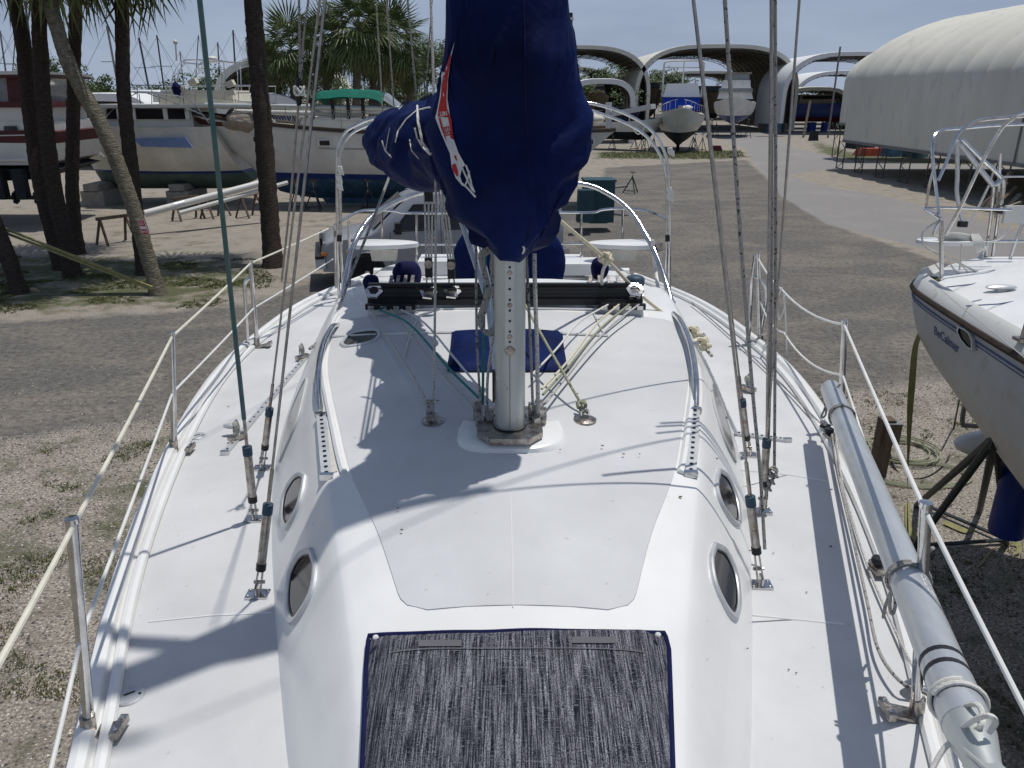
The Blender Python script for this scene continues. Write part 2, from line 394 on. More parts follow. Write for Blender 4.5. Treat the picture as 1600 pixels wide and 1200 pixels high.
LANE = wp([(-500, 512), (0, 503), (250, 489), (400, 474), (480, 440), (620, 405), (760, 380), (935, 300), (945, 262), (1165, 250), (1225, 300), (1330, 362), (1480, 412), (1750, 480), (1750, 560), (1500, 588), (1330, 612), (1100, 640), (800, 640), (500, 645), (250, 655), (120, 672), (0, 690), (-500, 760)])
PAVED = wp([(1176, 250), (1165, 232), (1120, 214), (860, 209), (860, 198), (1330, 197), (1330, 208), (1215, 214), (1240, 232), (1330, 250), (1600, 262), (1750, 268), (1750, 285), (1450, 270), (1320, 262), (1228, 273), (1290, 292), (1350, 301), (1400, 311), (1500, 336), (1600, 366), (1750, 410), (1750, 475), (1600, 428), (1440, 388), (1290, 350), (1220, 306)])
G1 = wp([(930, 238), (1165, 235), (1172, 246), (1120, 249), (930, 248)])
G2 = wp([(-200, 400), (120, 398), (400, 405), (430, 440), (330, 480), (0, 492), (-200, 500)])
G3 = wp([(1262, 216), (1340, 240), (1460, 248), (1600, 255), (1600, 262), (1330, 252), (1280, 240)])
def masks(P):
    def soft(poly, wd): return np.clip(.5 + sdist(P, poly) / wd, 0, 1)
    red = soft(LANE, 1.6); blue = soft(PAVED, 1.2)
    n1 = .5 + .25*np.sin(P[:,0]*.9+1.7*np.sin(P[:,1]*.5)) + .2*np.sin(P[:,1]*1.3+P[:,0]*.4)
    green = .10 + .22*np.clip(n1, 0, 1)
    green = np.maximum(green, soft(G1, 3.0)*.95); green = np.maximum(green, soft(G2, 1.5)*.62); green = np.maximum(green, soft(G3, 2)*.8)
    left = (P[:, 0] < -2) & (P[:, 1] < 9.6); green = np.where(left, green + .12, green)
    green = np.where((P[:, 0] > 2.5) & (P[:, 1] < 11), green+.10, green)
    green = np.where((red > .6) | (blue > .4), 0, green)
    return np.clip(np.stack([red, green, blue], 1), 0, 1)
def ground_sheet(x0, x1, y0, y1, st, hole=None):
    xs = np.arange(x0, x1 + st*.5, st); ys = np.arange(y0, y1 + st*.5, st)
    X, Y = np.meshgrid(xs, ys); P = np.stack([X.ravel(), Y.ravel()], 1); nx = len(xs)
    mk = masks(P); F = []
    for j in range(len(ys) - 1):
        for i in range(nx - 1):
            cxx, cyy = xs[i] + st/2, ys[j] + st/2
            if hole and hole[0] < cxx < hole[1] and hole[2] < cyy < hole[3]: continue
            F.append((j*nx+i, j*nx+i+1, (j+1)*nx+i+1, (j+1)*nx+i))
    return P, mk, F
parts = {'ground': [], 'gravel_lane': [], 'paved_road': []}
for args in (((-16, 16, -4, 28, .2, None)), ((-80, 80, -20, 140, 1.0, (-16, 16, -4, 28))), ((-1600, 1600, -1580, 1620, 40, (-80, 80, -20, 140)))):
    P, mk, F = ground_sheet(*args)
    cls = np.array([[mk[list(f)][:, 0].mean(), mk[list(f)][:, 2].mean()] for f in F])
    for key in parts:
        if key == 'paved_road': sel = cls[:, 1] > .5
        elif key == 'gravel_lane': sel = (cls[:, 0] > .5) & (cls[:, 1] <= .5)
        else: sel = (cls[:, 0] <= .5) & (cls[:, 1] <= .5)
        parts[key].append((P, mk, [F[i] for i in np.nonzero(sel)[0]]))
for key, chunks in parts.items():
    V = []; FF = []; C = []
    for P, mk, F in chunks:
        used = sorted({i for f in F for i in f}); mp_ = {u: i + len(V) for i, u in enumerate(used)}
        V += [(P[u, 0], P[u, 1], 0.0) for u in used]; C += [tuple(mk[u]) for u in used]
        FF += [tuple(mp_[i] for i in f) for f in F]
    me = bpy.data.meshes.new(key); me.from_pydata(V, [], FF)
    ca = me.color_attributes.new('mask', 'FLOAT_COLOR', 'POINT')
    ca.data.foreach_set('color', np.array([(*c, 1) for c in C], dtype=np.float32).ravel())
    me.materials.append(GM); o = bpy.data.objects.new(key, me); COL.objects.link(o); o['kind'] = 'structure'
# shell fragments and small stones lying on the sand, tufts of grass
rng = np.random.default_rng(3)
def scatter(n, x0, x1, y0, y1, want):
    P = np.stack([rng.uniform(x0, x1, n), rng.uniform(y0, y1, n)], 1)
    mk = masks(P); return P[want(mk, rng.uniform(0, 1, n))]
def bits(name, P, m, s0, s1, flat=.45):
    V = []; F = []
    for (x, y) in P:
        s = random.uniform(s0, s1); a = random.uniform(0, 6.28); b = len(V)
        for k in range(3):
            an = a + k*2.1 + random.uniform(-.4, .4); V.append((x + s*math.cos(an), y + s*math.sin(an)*random.uniform(.5, 1), 0.001))
        V.append((x + random.uniform(-.3, .3)*s, y, s*flat*random.uniform(.5, 1.4)))
        F += [(b, b+1, b+3), (b+1, b+2, b+3), (b+2, b, b+3)]
    me = bpy.data.meshes.new(name); me.from_pydata(V, [], F); me.materials.append(M[m]); o = bpy.data.objects.new(name, me); COL.objects.link(o); o['kind'] = 'stuff'; return o
PL = scatter(26000, -9, -1.9, 2.6, 12, lambda mk, r: (mk[:, 0] < .6) | (r < .12))
PR = scatter(15000, 2.2, 9.5, 3, 13, lambda mk, r: (mk[:, 0] < .6) | (r < .12))
PA = np.concatenate([PL, PR]); rng.shuffle(PA); k = len(PA) * 2 // 5
bits('shell_fragments', PA[:k], 'shell', .006, .018)
bits('small_stones', PA[k:], 'stone', .008, .024, .6)
def tufts(name, P, h0, h1, nb=9):
    V = []; F = []
    for (x, y) in P:
        r0 = random.uniform(.02, .09)
        for k in range(nb):
            a = random.uniform(0, 6.28); d = random.uniform(0, r0); h = random.uniform(h0, h1); bx, by = x + d*math.cos(a), y + d*math.sin(a)
            wv = .004 + h*.05; b = len(V); pa = a + 1.57; lean = random.uniform(.3, 1.1)*h
            V += [(bx+wv*math.cos(pa), by+wv*math.sin(pa), 0), (bx-wv*math.cos(pa), by-wv*math.sin(pa), 0), (bx+lean*math.cos(a), by+lean*math.sin(a), h)]
            F.append((b, b+1, b+2))
    me = bpy.data.meshes.new(name); me.from_pydata(V, [], F); me.materials.append(M['grass']); o = bpy.data.objects.new(name, me); COL.objects.link(o)
    o['kind'] = 'stuff'; o['label'] = 'low patchy weeds and grass growing through sand and shell'; return o
def clump(P, sc=1.1, th=.08): return np.array([p for p in P if noise.noise(Vector((p[0]*sc, p[1]*sc, 3.3))) > th])
TA = clump(scatter(20000, -9, -1.9, 3, 9.9, lambda mk, r: mk[:, 0] < .4), 1.5, .16)
TB = clump(scatter(26000, -18, -5, 14.5, 24, lambda mk, r: (mk[:, 1] > .3)), .9, .02)
TC = clump(scatter(9000, 2.4, 9, 4, 12, lambda mk, r: mk[:, 0] < .4), 1.3, .12)
TD = scatter(5000, 6, 24, 48, 66, lambda mk, r: mk[:, 1] > .6)
tufts('grass_tufts', np.concatenate([TA, TC]), .006, .026, 10); tufts('grass_tufts', np.concatenate([TB]), .012, .05, 9); tufts('grass_tufts', TD, .06, .16, 6)
# ================================================================== OWN SAILBOAT
DZ = 2.6
def cx(v): return .018 - .0206 * (v - 1.48)
EDGE = [(-1.2, .02), (-.8, .22), (0, .58), (.6, .82), (1.0, .965), (1.48, 1.12), (2.32, 1.39), (3.31, 1.61), (4.26, 1.745), (5.0, 1.75), (6.1, 1.62), (7.05, 1.28), (7.2, 1.2)]
UB = [(.1, .10), (1.0, .42), (1.585, .63), (2.53, .92), (3.24, 1.09), (4.26, 1.22), (4.6, 1.23)]
UT = [(.1, .02), (1.0, .28), (1.585, .42), (2.53, .68), (3.2, .84), (4.3, .95), (4.6, .95)]
ZT = [(.1, 2.615), (1.0, 2.84), (1.585, 2.93), (2.53, 3.05), (3.2, 3.09), (4.3, 3.12), (4.6, 3.12)]
def deckz(X, v):
    e = si(EDGE, v); u = X - cx(v)
    return DZ + .035 * (1 - min(1, (u / max(e, .05)) ** 2)) - .03 * max(0, (2.5 - v)) * 0
def surf(X, v):
    u = abs(X - cx(v)); b_, t_, z_ = si(UB, v), si(UT, v), si(ZT, v); base = deckz(X, v)
    if v < .1 or v > 4.55 or u >= b_: return base
    if u <= t_: return z_ + .05 * (1 - (u / t_) ** 2) - .012*(u/t_)**6
    s = (u - t_) / (b_ - t_); s2 = s ** 1.22
    return (z_ - .012) * (1 - s2) + base * s2
def hit(px, py, lift=0.0):
    d = ray(px, py); t = .5; st = .02
    while t < 14:
        p = CO + d * t
        if p.z < surf(p.x, p.y): break
        t += st
    a, b_ = t - st, t
    for _ in range(14):
        m_ = (a + b_) / 2; p = CO + d * m_
        if p.z < surf(p.x, p.y): b_ = m_
        else: a = m_
    p = CO + d * b_; p.z += lift
    return p
def nrm(p):
    e = .01; return Vector((-(surf(p.x+e, p.y) - surf(p.x-e, p.y))/(2*e), -(surf(p.x, p.y+e) - surf(p.x, p.y-e))/(2*e), 1)).normalized()
BO = (0, 3, 0)
boat = T('sailboat', 'white sailboat on which the camera stands, seen from bow towards its stern', 'sailboat', BO)
# hull
rows = []
for v in np.linspace(-1.2, 7.2, 40):
    e = si(EDGE, v); r_ = []
    kd = .62 * math.sin(max(.02, min(1, (v + 1.3) / 8.6)) * math.pi) ** .6
    for side in (-1, 1):
        sec = []
        for k in range(10):
            a = k / 9; hw = e * (1 - a ** 2.6) ** .55 * (1.0 + .02 * math.sin(a * 3)); z = DZ - .06 - (1.0 + kd * .55) * a
            sec.append((cx(v) + side * hw, v, z))
        r_ += sec if side == -1 else sec[::-1][1:]
    rows.append(r_)
MB().rows(rows, capa=True, capb=True).build('hull', 'hull_white', boat)
kb = MB()
for (v0, v1, z) in ((2.6, 4.6, 1.5), (2.7, 4.4, .75), (2.6, 4.5, .3)): pass
kb.rows([[(cx(3.5) + s * wd, y, z) for (s, y) in ((0, 2.6), (1, 3.1), (1, 4.0), (0, 4.6), (-1, 4.0), (-1, 3.1))] for z, wd in ((1.5, .10), (.45, .10), (.3, .22), (.08, .2))], closed=True, capa=True, capb=True)
kb.build('keel', 'bottom_blue', boat)
# deck with cockpit well
vs = list(np.linspace(-1.19, 7.18, 100)); us = [-1, -.97, -.9, -.75, -.6, -.45, -.3, -.15, 0, .15, .3, .45, .6, .75, .9, .97, 1]
db = MB(); n = len(us)
for v in vs:
    e = si(EDGE, v) - .03
    for u in us: db.v.append(Vector((cx(v) + u*e, v, deckz(cx(v)+u*e, v))))
for i in range(len(vs) - 1):
    for k in range(n - 1):
        if 4.7 < vs[i] < 6.7 and 5 <= k <= 10: continue
        db.f.append((i*n+k, i*n+k+1, (i+1)*n+k+1, (i+1)*n+k))
db.build('deck', 'nonskid', boat)
wb = MB(); y0, y1 = 4.72, 6.75; ww = .72
for x, sx in ((-ww-.05, 1), (ww+.05, 1)): wb.box((x - .06, (y0+y1)/2, 2.38), (.08, y1-y0, .6))
wb.box((-.06, y0 - .02, 2.38), (1.5, .08, .6)); wb.box((-.06, y1 + .02, 2.38), (1.5, .08, .6)); wb.box((-.06, (y0+y1)/2, 2.12), (1.5, 2.1, .06))
wb.build('cockpit_well', 'gelcoat', boat)
# bulwark edge : outer rounded bead, dark joint line, inner ridge
def edge_line(side, off, z, v0=-1.15, v1=7.1, n=70): return [(cx(v) + side * (si(EDGE, v) - off), v, DZ + z) for v in np.linspace(v0, v1, n)]
for side in (-1, 1):
    o = MB().tube(edge_line(side, .006, .018), .028, 8).build('toe_rail', 'gelcoat', boat)
    MB().tube(edge_line(side, .036, .012), .008, 6).build('rail_joint', 'stripe_blue' if False else 'hull_shade', o)
    MB().tube(edge_line(side, .062, .014), .019, 8).build('toe_rail_ridge', 'gelcoat', o)
    MB().tube(edge_line(side, -.022, .0), .009, 6).build('rub_strip', 'blue_print', o)
MB().tube([(cx(7.15) + u, 7.15, DZ + .03) for u in np.linspace(-1.2, 1.2, 12)], .05, 8).build('stern_rail_cap', 'gelcoat', boat)
# coachroof
rows = []
sv = [0, .35, .6, .8, .92, 1]
for v in np.linspace(.1, 4.55, 70):
    r_ = []; b_, t_ = si(UB, v), si(UT, v)
    uu = [-(t_ + (b_ - t_) * s) for s in (1, .9, .75, .6, .45, .3, .18, .1, .04)] + [t_ * q for q in (-1, -.96, -.85, -.6, -.3, 0, .3, .6, .85, .96, 1)] + [t_ + (b_ - t_) * s for s in (.04, .1, .18, .3, .45, .6, .75, .9, 1)]
    for u in uu: X = cx(v) + u; r_.append((X, v, surf(X, v) - (.002 if abs(u) >= b_ else 0)))
    r_[0] = (r_[0][0], v, DZ - .01); r_[-1] = (r_[-1][0], v, DZ - .01)
    rows.append(r_)
roof = MB().rows(rows, capb=True).build('coachroof', 'gelcoat', boat, ang=60)
# non-skid panels
PW = [(1.63, .29), (1.95, .40), (2.25, .525), (2.5, .605), (3.2, .795), (3.7, .86), (3.85, .875)]
def panel(v0, v1, wf, name, half=None, lift=.002, m='nonskid'):
    b = MB(); vv = np.linspace(v0, v1, 90); rr = []
    for v in vv:
        r_ = []
        wv = wf(v); e = min(1, (v - v0) / .07, (v1 - v) / .07); wv = wv - .06 * (1 - math.sqrt(max(0, 1 - (1 - max(0, e))**2)))
        for k in range(17):
            u = -wv + 2*wv*k/16; yy = v
            if abs(v - v0) < 1e-6: yy = v + .0
            X = cx(v) + u; r_.append((X, yy, surf(X, yy) + lift))
        rr.append(r_)
    first = [(p[0], p[1], p[2] - lift - .002) for p in rr[0]]; last = [(p[0], p[1], p[2] - lift - .002) for p in rr[-1]]
    rr = [[(r[0][0] - .001, r[0][1], r[0][2] - lift - .003)] + r + [(r[-1][0] + .001, r[-1][1], r[-1][2] - lift - .003)] for r in rr]
    b.rows([[(p[0], p[1], p[2] - lift - .003) for p in rr[0]]] + rr + [[(p[0], p[1], p[2] - lift - .003) for p in rr[-1]]])
    return b.build(name, m, roof)
panel(1.63, 3.84, lambda v: si(PW, v), 'nonskid_panel')
for s in (-1, 1):
    MB().tube([(cx(v) + s*(si(PW, v) + .022), v, surf(cx(v)+s*(si(PW, v)+.022), v) + .004) for v in np.linspace(2.28, 3.95, 30)], .013, 6).build('drain_lip', 'gelcoat', roof)
    MB().rows([[(cx(v) + s*(si(PW, v) + q), v, surf(cx(v)+s*(si(PW, v)+q), v) + .003) for q in (.04, .07)] for v in np.linspace(2.3, 3.6, 30)]).build('drain_channel', 'dirty_gelcoat', roof)
# mast step plinth
MB().rows([[(cx(2.55) + a*math.copysign(abs(math.cos(t_))**.6, math.cos(t_)), 2.485 + b_*math.copysign(abs(math.sin(t_))**.6, math.sin(t_)), z) for t_ in np.linspace(0, 6.283, 25)[:-1]] for a, b_, z in ((.20, .165, 3.07), (.185, .16, 3.094), (.175, .15, 3.101))], closed=True, capb=True).build('mast_plinth', 'gelcoat', roof)
# portlights
def portlight(pix, dark, tri=False):
    pts = cr([hit(*p) for p in pix] + [hit(*pix[0])], 5)[:-1]
    c = sum(pts, Vector()) / len(pts); nn = nrm(c)
    fr = MB(); rows = []
    for k, (sc, h) in enumerate(((1.0, -.004), (.99, .008), (.95, .012), (.83, .010), (.79, .002))):
        rows.append([c + (p - c) * sc * .94 + nn * h for p in pts])
    fr.rows(rows, closed=True); o = fr.build('portlight', 'track_alloy', roof)
    g = MB(); g.face([c + (p - c) * .78 + nn * .004 for p in pts]); g.build('pane', dark, o, recalc=False)
    ins = MB(); ins.rows([[c + (p - c) * .76 + nn * .006 for p in pts], [c + (p - c) * .70 + nn * .006 for p in pts]], closed=True); ins.build('gasket', 'black', o)
    return o
portlight([(480, 740), (476, 765), (466, 800), (447, 833), (439, 815), (443, 775), (458, 745), (472, 735)], 'glass_dark')
portlight([(490, 852), (498, 880), (492, 925), (475, 960), (455, 982), (447, 950), (452, 895), (470, 860)], 'glass_dark')
portlight([(1120, 728), (1135, 740), (1150, 775), (1157, 815), (1152, 826), (1136, 810), (1120, 780), (1115, 750)], 'glass_dark')
portlight([(1113, 843), (1132, 855), (1150, 895), (1156, 945), (1150, 974), (1134, 960), (1113, 915), (1106, 870)], 'glass_dark')
def strip_window(pix):
    pts = [hit(*p) for p in pix]; b = MB()
    c = sum(pts, Vector()) / len(pts); nn = nrm(c)
    b.prism([p + nn * .001 for p in pts], nn * .006); o = b.build('side_window', 'glass_smoke', roof, ang=20)
    MB().tube([p + nn*.004 for p in cr(pts + [pts[0]], 3)], .006, 6).build('window_seal', 'hull_grey', o)
strip_window([(438, 722), (441, 700), (452, 655), (468, 615), (480, 592), (476, 615), (466, 655), (452, 690)])
strip_window([(1148, 722), (1146, 702), (1138, 668), (1126, 632), (1111, 600), (1113, 625), (1122, 660), (1134, 695)])
# deck fill caps, cowl plates
def disc(px, py, r, name, m='track_alloy', par=boat):
    p = hit(px, py); b = MB(); b.lathe(p, [(r, -.003), (r, .004), (r*.9, .008), (.0001, .008)], 20)
    o = b.build(name, m, par)
    q = MB(); q.box(p + Vector((0, 0, .009)), (r*.7, r*.12, .002), rz=.6); q.lathe(p + Vector((r*.7, 0, .007)), [(r*.1, 0), (r*.1, .003)], 8); q.lathe(p + Vector((-r*.7, 0, .007)), [(r*.1, 0), (r*.1, .003)], 8); q.build('key_slot', 'black', o); return o
disc(203, 1087, .042, 'deck_filler_cap'); disc(308, 682, .042, 'deck_filler_cap')
# genoa tracks on coachroof edge and side decks
def track(pa, pb, wd, name, holes, par=boat, lift=.014, dark=False, m='track_alloy'):
    a, b_ = hit(*pa), hit(*pb); N = 8; base = [a.lerp(b_, k/N) for k in range(N+1)]
    for p in base: p.z = surf(p.x, p.y) + lift*.5
    b = MB()
    for k in range(N): b.beam(base[k], base[k+1], wd, lift)
    o = b.build(name, m, par)
    h = MB()
    for k in range(holes):
        p = a.lerp(b_, (k+.5)/holes); p.z = surf(p.x, p.y) + lift + .0008; h.lathe(p, [(wd*.19, 0), (wd*.19, .0015)], 8)
    h.build('track_holes', 'black', o)
    for p in (a, b_): q = p.copy(); q.z = surf(q.x, q.y) + lift*.6; MB().box(q, (wd*1.25, .02, lift*1.5)).build('end_stop', 'steel', o)
    return o
track((502, 652), (511, 748), .036, 'genoa_track', 13, roof); track((1086, 644), (1079, 744), .036, 'genoa_track', 13, roof)
track((352, 710), (478, 560), .032, 'side_deck_track', 22); track((1230, 690), (1085, 540), .032, 'side_deck_track', 22)
# grab rails
def rail_pix(pix, lifts, r, name, par, m='steel', n=6):
    return MB().tube(cr([hit(*p[:2]) + Vector((0, 0, l)) for p, l in zip(pix, lifts)], n), r, 10).build(name, m, par)
rail_pix([(528, 508), (520, 525), (508, 552), (501, 585), (499, 620), (500, 644)], [.0, .045, .055, .055, .045, .0], .013, 'grab_rail', roof)
rail_pix([(1052, 490), (1062, 515), (1074, 545), (1082, 580), (1086, 612), (1087, 636)], [.0, .045, .055, .055, .045, .0], .013, 'grab_rail', roof)
# companionway hatch grooves
for pl in ([(520, 528), (690, 522), (885, 524), (950, 527)], [(612, 487), (800, 484), (945, 486)]):
    MB().tube([hit(*p) + Vector((0, 0, .009)) for p in pl], .006, 5).build('hatch_ridge', 'gelcoat', roof)
for pl in ([(652, 500), (640, 528), (632, 560)], [(925, 487), (945, 527)]):
    MB().tube([hit(*p) + Vector((0, 0, .009)) for p in pl], .004, 5).build('hatch_ridge', 'hull_shade', roof)
portlight([(528, 540), (545, 522), (588, 515), (598, 522), (585, 536), (540, 545)], 'glass_smoke')
# cockpit coamings
for s in (-1, 1):
    rr = []
    for v in np.linspace(4.56, 7.0, 22):
        e = si(EDGE, v); c0 = s * (.80 + 0*v); c1 = s * min(e - .22, 1.16); zt = DZ + .30 - .15 * (v - 4.56) / 2.4
        rr.append([(cx(v) + c0, v, DZ), (cx(v) + c0, v, zt - .02), (cx(v) + c0 + s*.03, v, zt), (cx(v) + c1 - s*.10, v, zt), (cx(v) + c1 - s*.03, v, zt - .05), (cx(v) + c1, v, DZ)])
    MB().rows(rr, capa=True, capb=True).build('cockpit_coaming', 'gelcoat', boat)
MB().box((cx(6.95), 6.98, DZ + .10), (1.5, .34, .22)).box((.62, 6.75, DZ + .18), (.35, .3, .1)).build('helm_seat', 'gelcoat', boat)
for s in (-1, 1): MB().box((s*.55 - .05, 4.95, DZ + .27), (.34, .2, .08)).build('coaming_locker', 'gelcoat', boat)
# traveler pods and beam
TY, TZ = 3.95, 3.235
xl, xr = Yp(577, 465, TY).x, Yp(1002, 465, TY).x
trv = MB().box(((xl+xr)/2, TY, TZ), (xr-xl, .07, .05)).box(((xl+xr)/2, TY, TZ - .045), (xr-xl, .11, .03)).box(((xl+xr)/2, TY, TZ + .035), (xr-xl, .03, .02)).build('mainsheet_traveler', 'black', boat)
for z in (.01, -.012, -.03): MB().box(((xl+xr)/2, TY - .0365, TZ + z), (xr-xl-.12, .003, .004)).build('traveler_groove', 'stand_steel', trv)
for s, (a, b_) in ((-1, (575, 652)), (1, (932, 1005))):
    pa, pb = Yp(a, 482, TY-.04), Yp(b_, 482, TY-.04)
    cxm = (pa.x+pb.x)/2; wd = pb.x-pa.x
    MB().box((cxm, TY, 3.14), (wd, .18, .09), taper=.92).build('traveler_support', 'gelcoat', roof)
    o = MB().box((cxm, TY - .10, 3.18), (wd, .03, .028)).build('rope_organizer', 'black', boat)
    for k in range(4):
        MB().box((pa.x + wd*(k+.5)/4, TY - .12, 3.18), (.03, .02, .02)).build('fairlead', 'steel', o)
def hexcar(px, py, r, name='traveler_car'):
    p = Yp(px, py, TY - .03); b = MB()
    ax_ = (0, -.62, .78); b.lathe(p, [(r*1.1, -.030), (r*1.1, -.022)], 6, ax_); b.lathe(p, [(r*1.1, .006), (r*1.05, .016), (r*.6, .018), (r*.5, .002)], 6, ax_); b.lathe(p, [(r*.8, -.022), (r*.8, .006)], 12, ax_)
    o = b.build(name, 'steel', trv); MB().lathe(p, [(r*.5, .012), (.0001, .013)], 12, ax_).build('sheave_hole', 'black', o)
for q in ((585, 457), (670, 458), (707, 457), (992, 455)): hexcar(q[0], q[1], .045)
for (a, b_) in ((612, 645), (922, 965)):
    o = None
    for k in range(4):
        p = Yp(a + (b_-a)*k/3, 452, 4.15); bb = MB().box(p, (.026, .16, .05)); 
        o2 = bb.build('rope_clutch', 'black', boat); MB().box(p + Vector((0, -.02, .045)), (.018, .12, .014), rx=.35).build('clutch_lever', 'old_steel', o2)
# pad eyes
def padeye(px, py, par=roof):
    p = hit(px, py); o = MB().lathe(p, [(.042, 0), (.042, .006), (.028, .012), (.001, .012)], 18).build('pad_eye', 'old_steel', par)
    MB().tube(cr([p + Vector((-.012, 0, .01)), p + Vector((-.012, 0, .035)), p + Vector((0, 0, .045)), p + Vector((.012, 0, .035)), p + Vector((.012, 0, .01))], 4), .004, 6).build('eye', 'steel', o); return p
PE1 = padeye(677, 659); PE2 = padeye(914, 657)
# ---- stanchions and lifelines
def stanchion(bx, by, tx, ty, side, r=.0145, par=boat):
    b = hit(bx, by); b.z = DZ + .02; t_ = Yp(tx, ty, b.y)
    o = MB().tube([b - Vector((0, 0, .03)), t_], r, 12).lathe(t_, [(r*1.08, -.01), (r*1.08, .004), (.0001, .006)], 12).build('stanchion', 'steel', par)
    MB().tube([b - Vector((0, 0, .02)), b + (t_-b).normalized()*.05], r*1.35, 12).box(b + Vector((-side*.045, 0, .0)), (.09, .05, .008), ry=side*.25).box(b + Vector((-side*.085, 0, .012)), (.02, .07, .022)).build('stanchion_base', 'old_steel', o)
    q = MB()
    for dy in (-.02, .02): q.ball(b + Vector((-side*.085, dy, .024)), .006, 8, 5)
    q.build('bolt_heads', 'steel', o)
    return b, t_
LS = [stanchion(140, 1150, 112, 812, -1), stanchion(272, 708, 268, 520, -1), stanchion(402, 543, 391, 407, -1)]
RS = [stanchion(1432, 1120, 1447, 787, 1), stanchion(1313, 672, 1320, 502, 1), stanchion(1188, 538, 1184, 398, 1)]
def low(b, t_, f=.5): return b.lerp(t_, f)
def sag(a, b, s, n=8):
    return [Vector(a).lerp(Vector(b), k/n) - Vector((0, 0, s*4*(k/n)*(1-k/n))) for k in range(n+1)]
def lifeline(pts, sg, r, name, m, par=boat):
    P_ = []
    for i in range(len(pts)-1): P_ += sag(pts[i], pts[i+1], sg if not isinstance(sg, list) else sg[i])[:(None if i == len(pts)-2 else -1)]
    return MB().tube(P_, r, 8).build(name, m, par)
dn = Vector((0, 0, -.018))
pl_top = Yp(525, 352, 6.3); pr_top = Yp(1040, 345, 6.5)
extL = LS[0][1] + (LS[0][1] - LS[1][1]) * .95; extL = Yp(-60, 1140, .85)
extLl = Yp(70, 1240, 1.28)
lifeline([extL, LS[0][1] + dn, LS[1][1] + dn, LS[2][1] + dn, Yp(522, 353, 6.2)], .004, .0062, 'lifeline', 'lifeline_cream')
lifeline([extLl, low(*LS[0], .47), low(*LS[1], .5), low(*LS[2], .45), Yp(520, 405, 6.2)], .004, .0055, 'lifeline', 'lifeline_white')
gate = [Yp(1222, 453, 4.75)]
extR = Yp(1640, 1185, 1.12)
lifeline([extR, RS[0][1] + dn, RS[1][1] + dn, gate[0], RS[2][1] + dn], [.003, .003, .04, .02], .0062, 'lifeline', 'lifeline_white')
lifeline([Yp(1520, 1300, 1.0), low(*RS[0], .5), low(*RS[1], .5), Yp(1225, 520, 4.75), low(*RS[2], .5)], [.003, .003, .06, .05], .0055, 'lifeline', 'lifeline_white')
# stern quarter gates
def frame(pts, r, name, m='steel', par=boat, n=6): return MB().tube(cr(pts, n), r, 8).build(name, m, par)
Yg = RS[2][0].y
frame([Yp(1176, 432, Yg), Yp(1186, 436, Yg), Yp(1196, 448, Yg), Yp(1197, 470, Yg), Yp(1192, 500, Yg), Yp(1186, 536, Yg)], .011, 'gate_brace')
frame([Yp(1180, 400, Yg), Yp(1176, 430, Yg), Yp(1173, 480, Yg), Yp(1170, 530, Yg)], .011, 'gate_brace')
Yg = LS[2][0].y
frame([Yp(391, 435, Yg), Yp(384, 440, Yg), Yp(382, 455, Yg), Yp(385, 500, Yg), Yp(388, 555, Yg)], .012, 'gate_brace')
frame([Yp(1224, 455, 4.7), Yp(1228, 500, 4.7), Yp(1230, 560, 4.7)], .005, 'gate_wire', 'lifeline_white')
MB().tube(cr([Yp(1222, 450, 4.75), Yp(1217, 462, 4.8), Yp(1215, 480, 4.9), Yp(1218, 500, 4.9), Yp(1226, 480, 4.8), Yp(1226, 462, 4.75)], 6), .005, 6).build('gate_lashing', 'white_cord', boat)
MB().tube(cr([Yp(1172, 480, 5), Yp(1171, 500, 5), Yp(1180, 518, 5.02), Yp(1190, 524, 5.02), Yp(1203, 516, 4.95), Yp(1206, 500, 4.9)], 6), .005, 6).build('gate_lashing', 'white_cord', boat)
# pushpit
Yr = 7.05
push = MB()
push.tube(cr([Yp(523, 352, 6.3), Yp(535, 344, 6.6), Yp(560, 331, 6.95), Yp(585, 328, Yr), Yp(617, 330, Yr), Yp(637, 333, Yr), Yp(720, 333, Yr)], 5), .0125, 8)
push.tube(cr([Yp(868, 332, Yr), Yp(925, 332, Yr), Yp(940, 328, Yr), Yp(965, 326, Yr), Yp(995, 327, 6.95), Yp(1022, 333, 6.8), Yp(1042, 343, 6.5)], 5), .0125, 8)
push.tube([Yp(560, 382, 7.0), Yp(720, 382, Yr)], .01, 8); push.tube([Yp(860, 381, Yr), Yp(1015, 381, 7.0)], .01, 8)
po = push.build('pushpit_rail', 'steel', boat)
for (px, y0, y1) in ((597, 330, 372), (973, 328, 372), (908, 332, 428), (651, 333, 440), (523, 352, 450), (545, 345, 470)):
    MB().tube([Yp(px, y0, Yr if px not in (523, 545) else 6.3), Yp(px + (0 if px > 560 else 2), y1, Yr if px not in (523, 545) else 6.3)], .0115, 8).build('pushpit_post', 'steel', po)
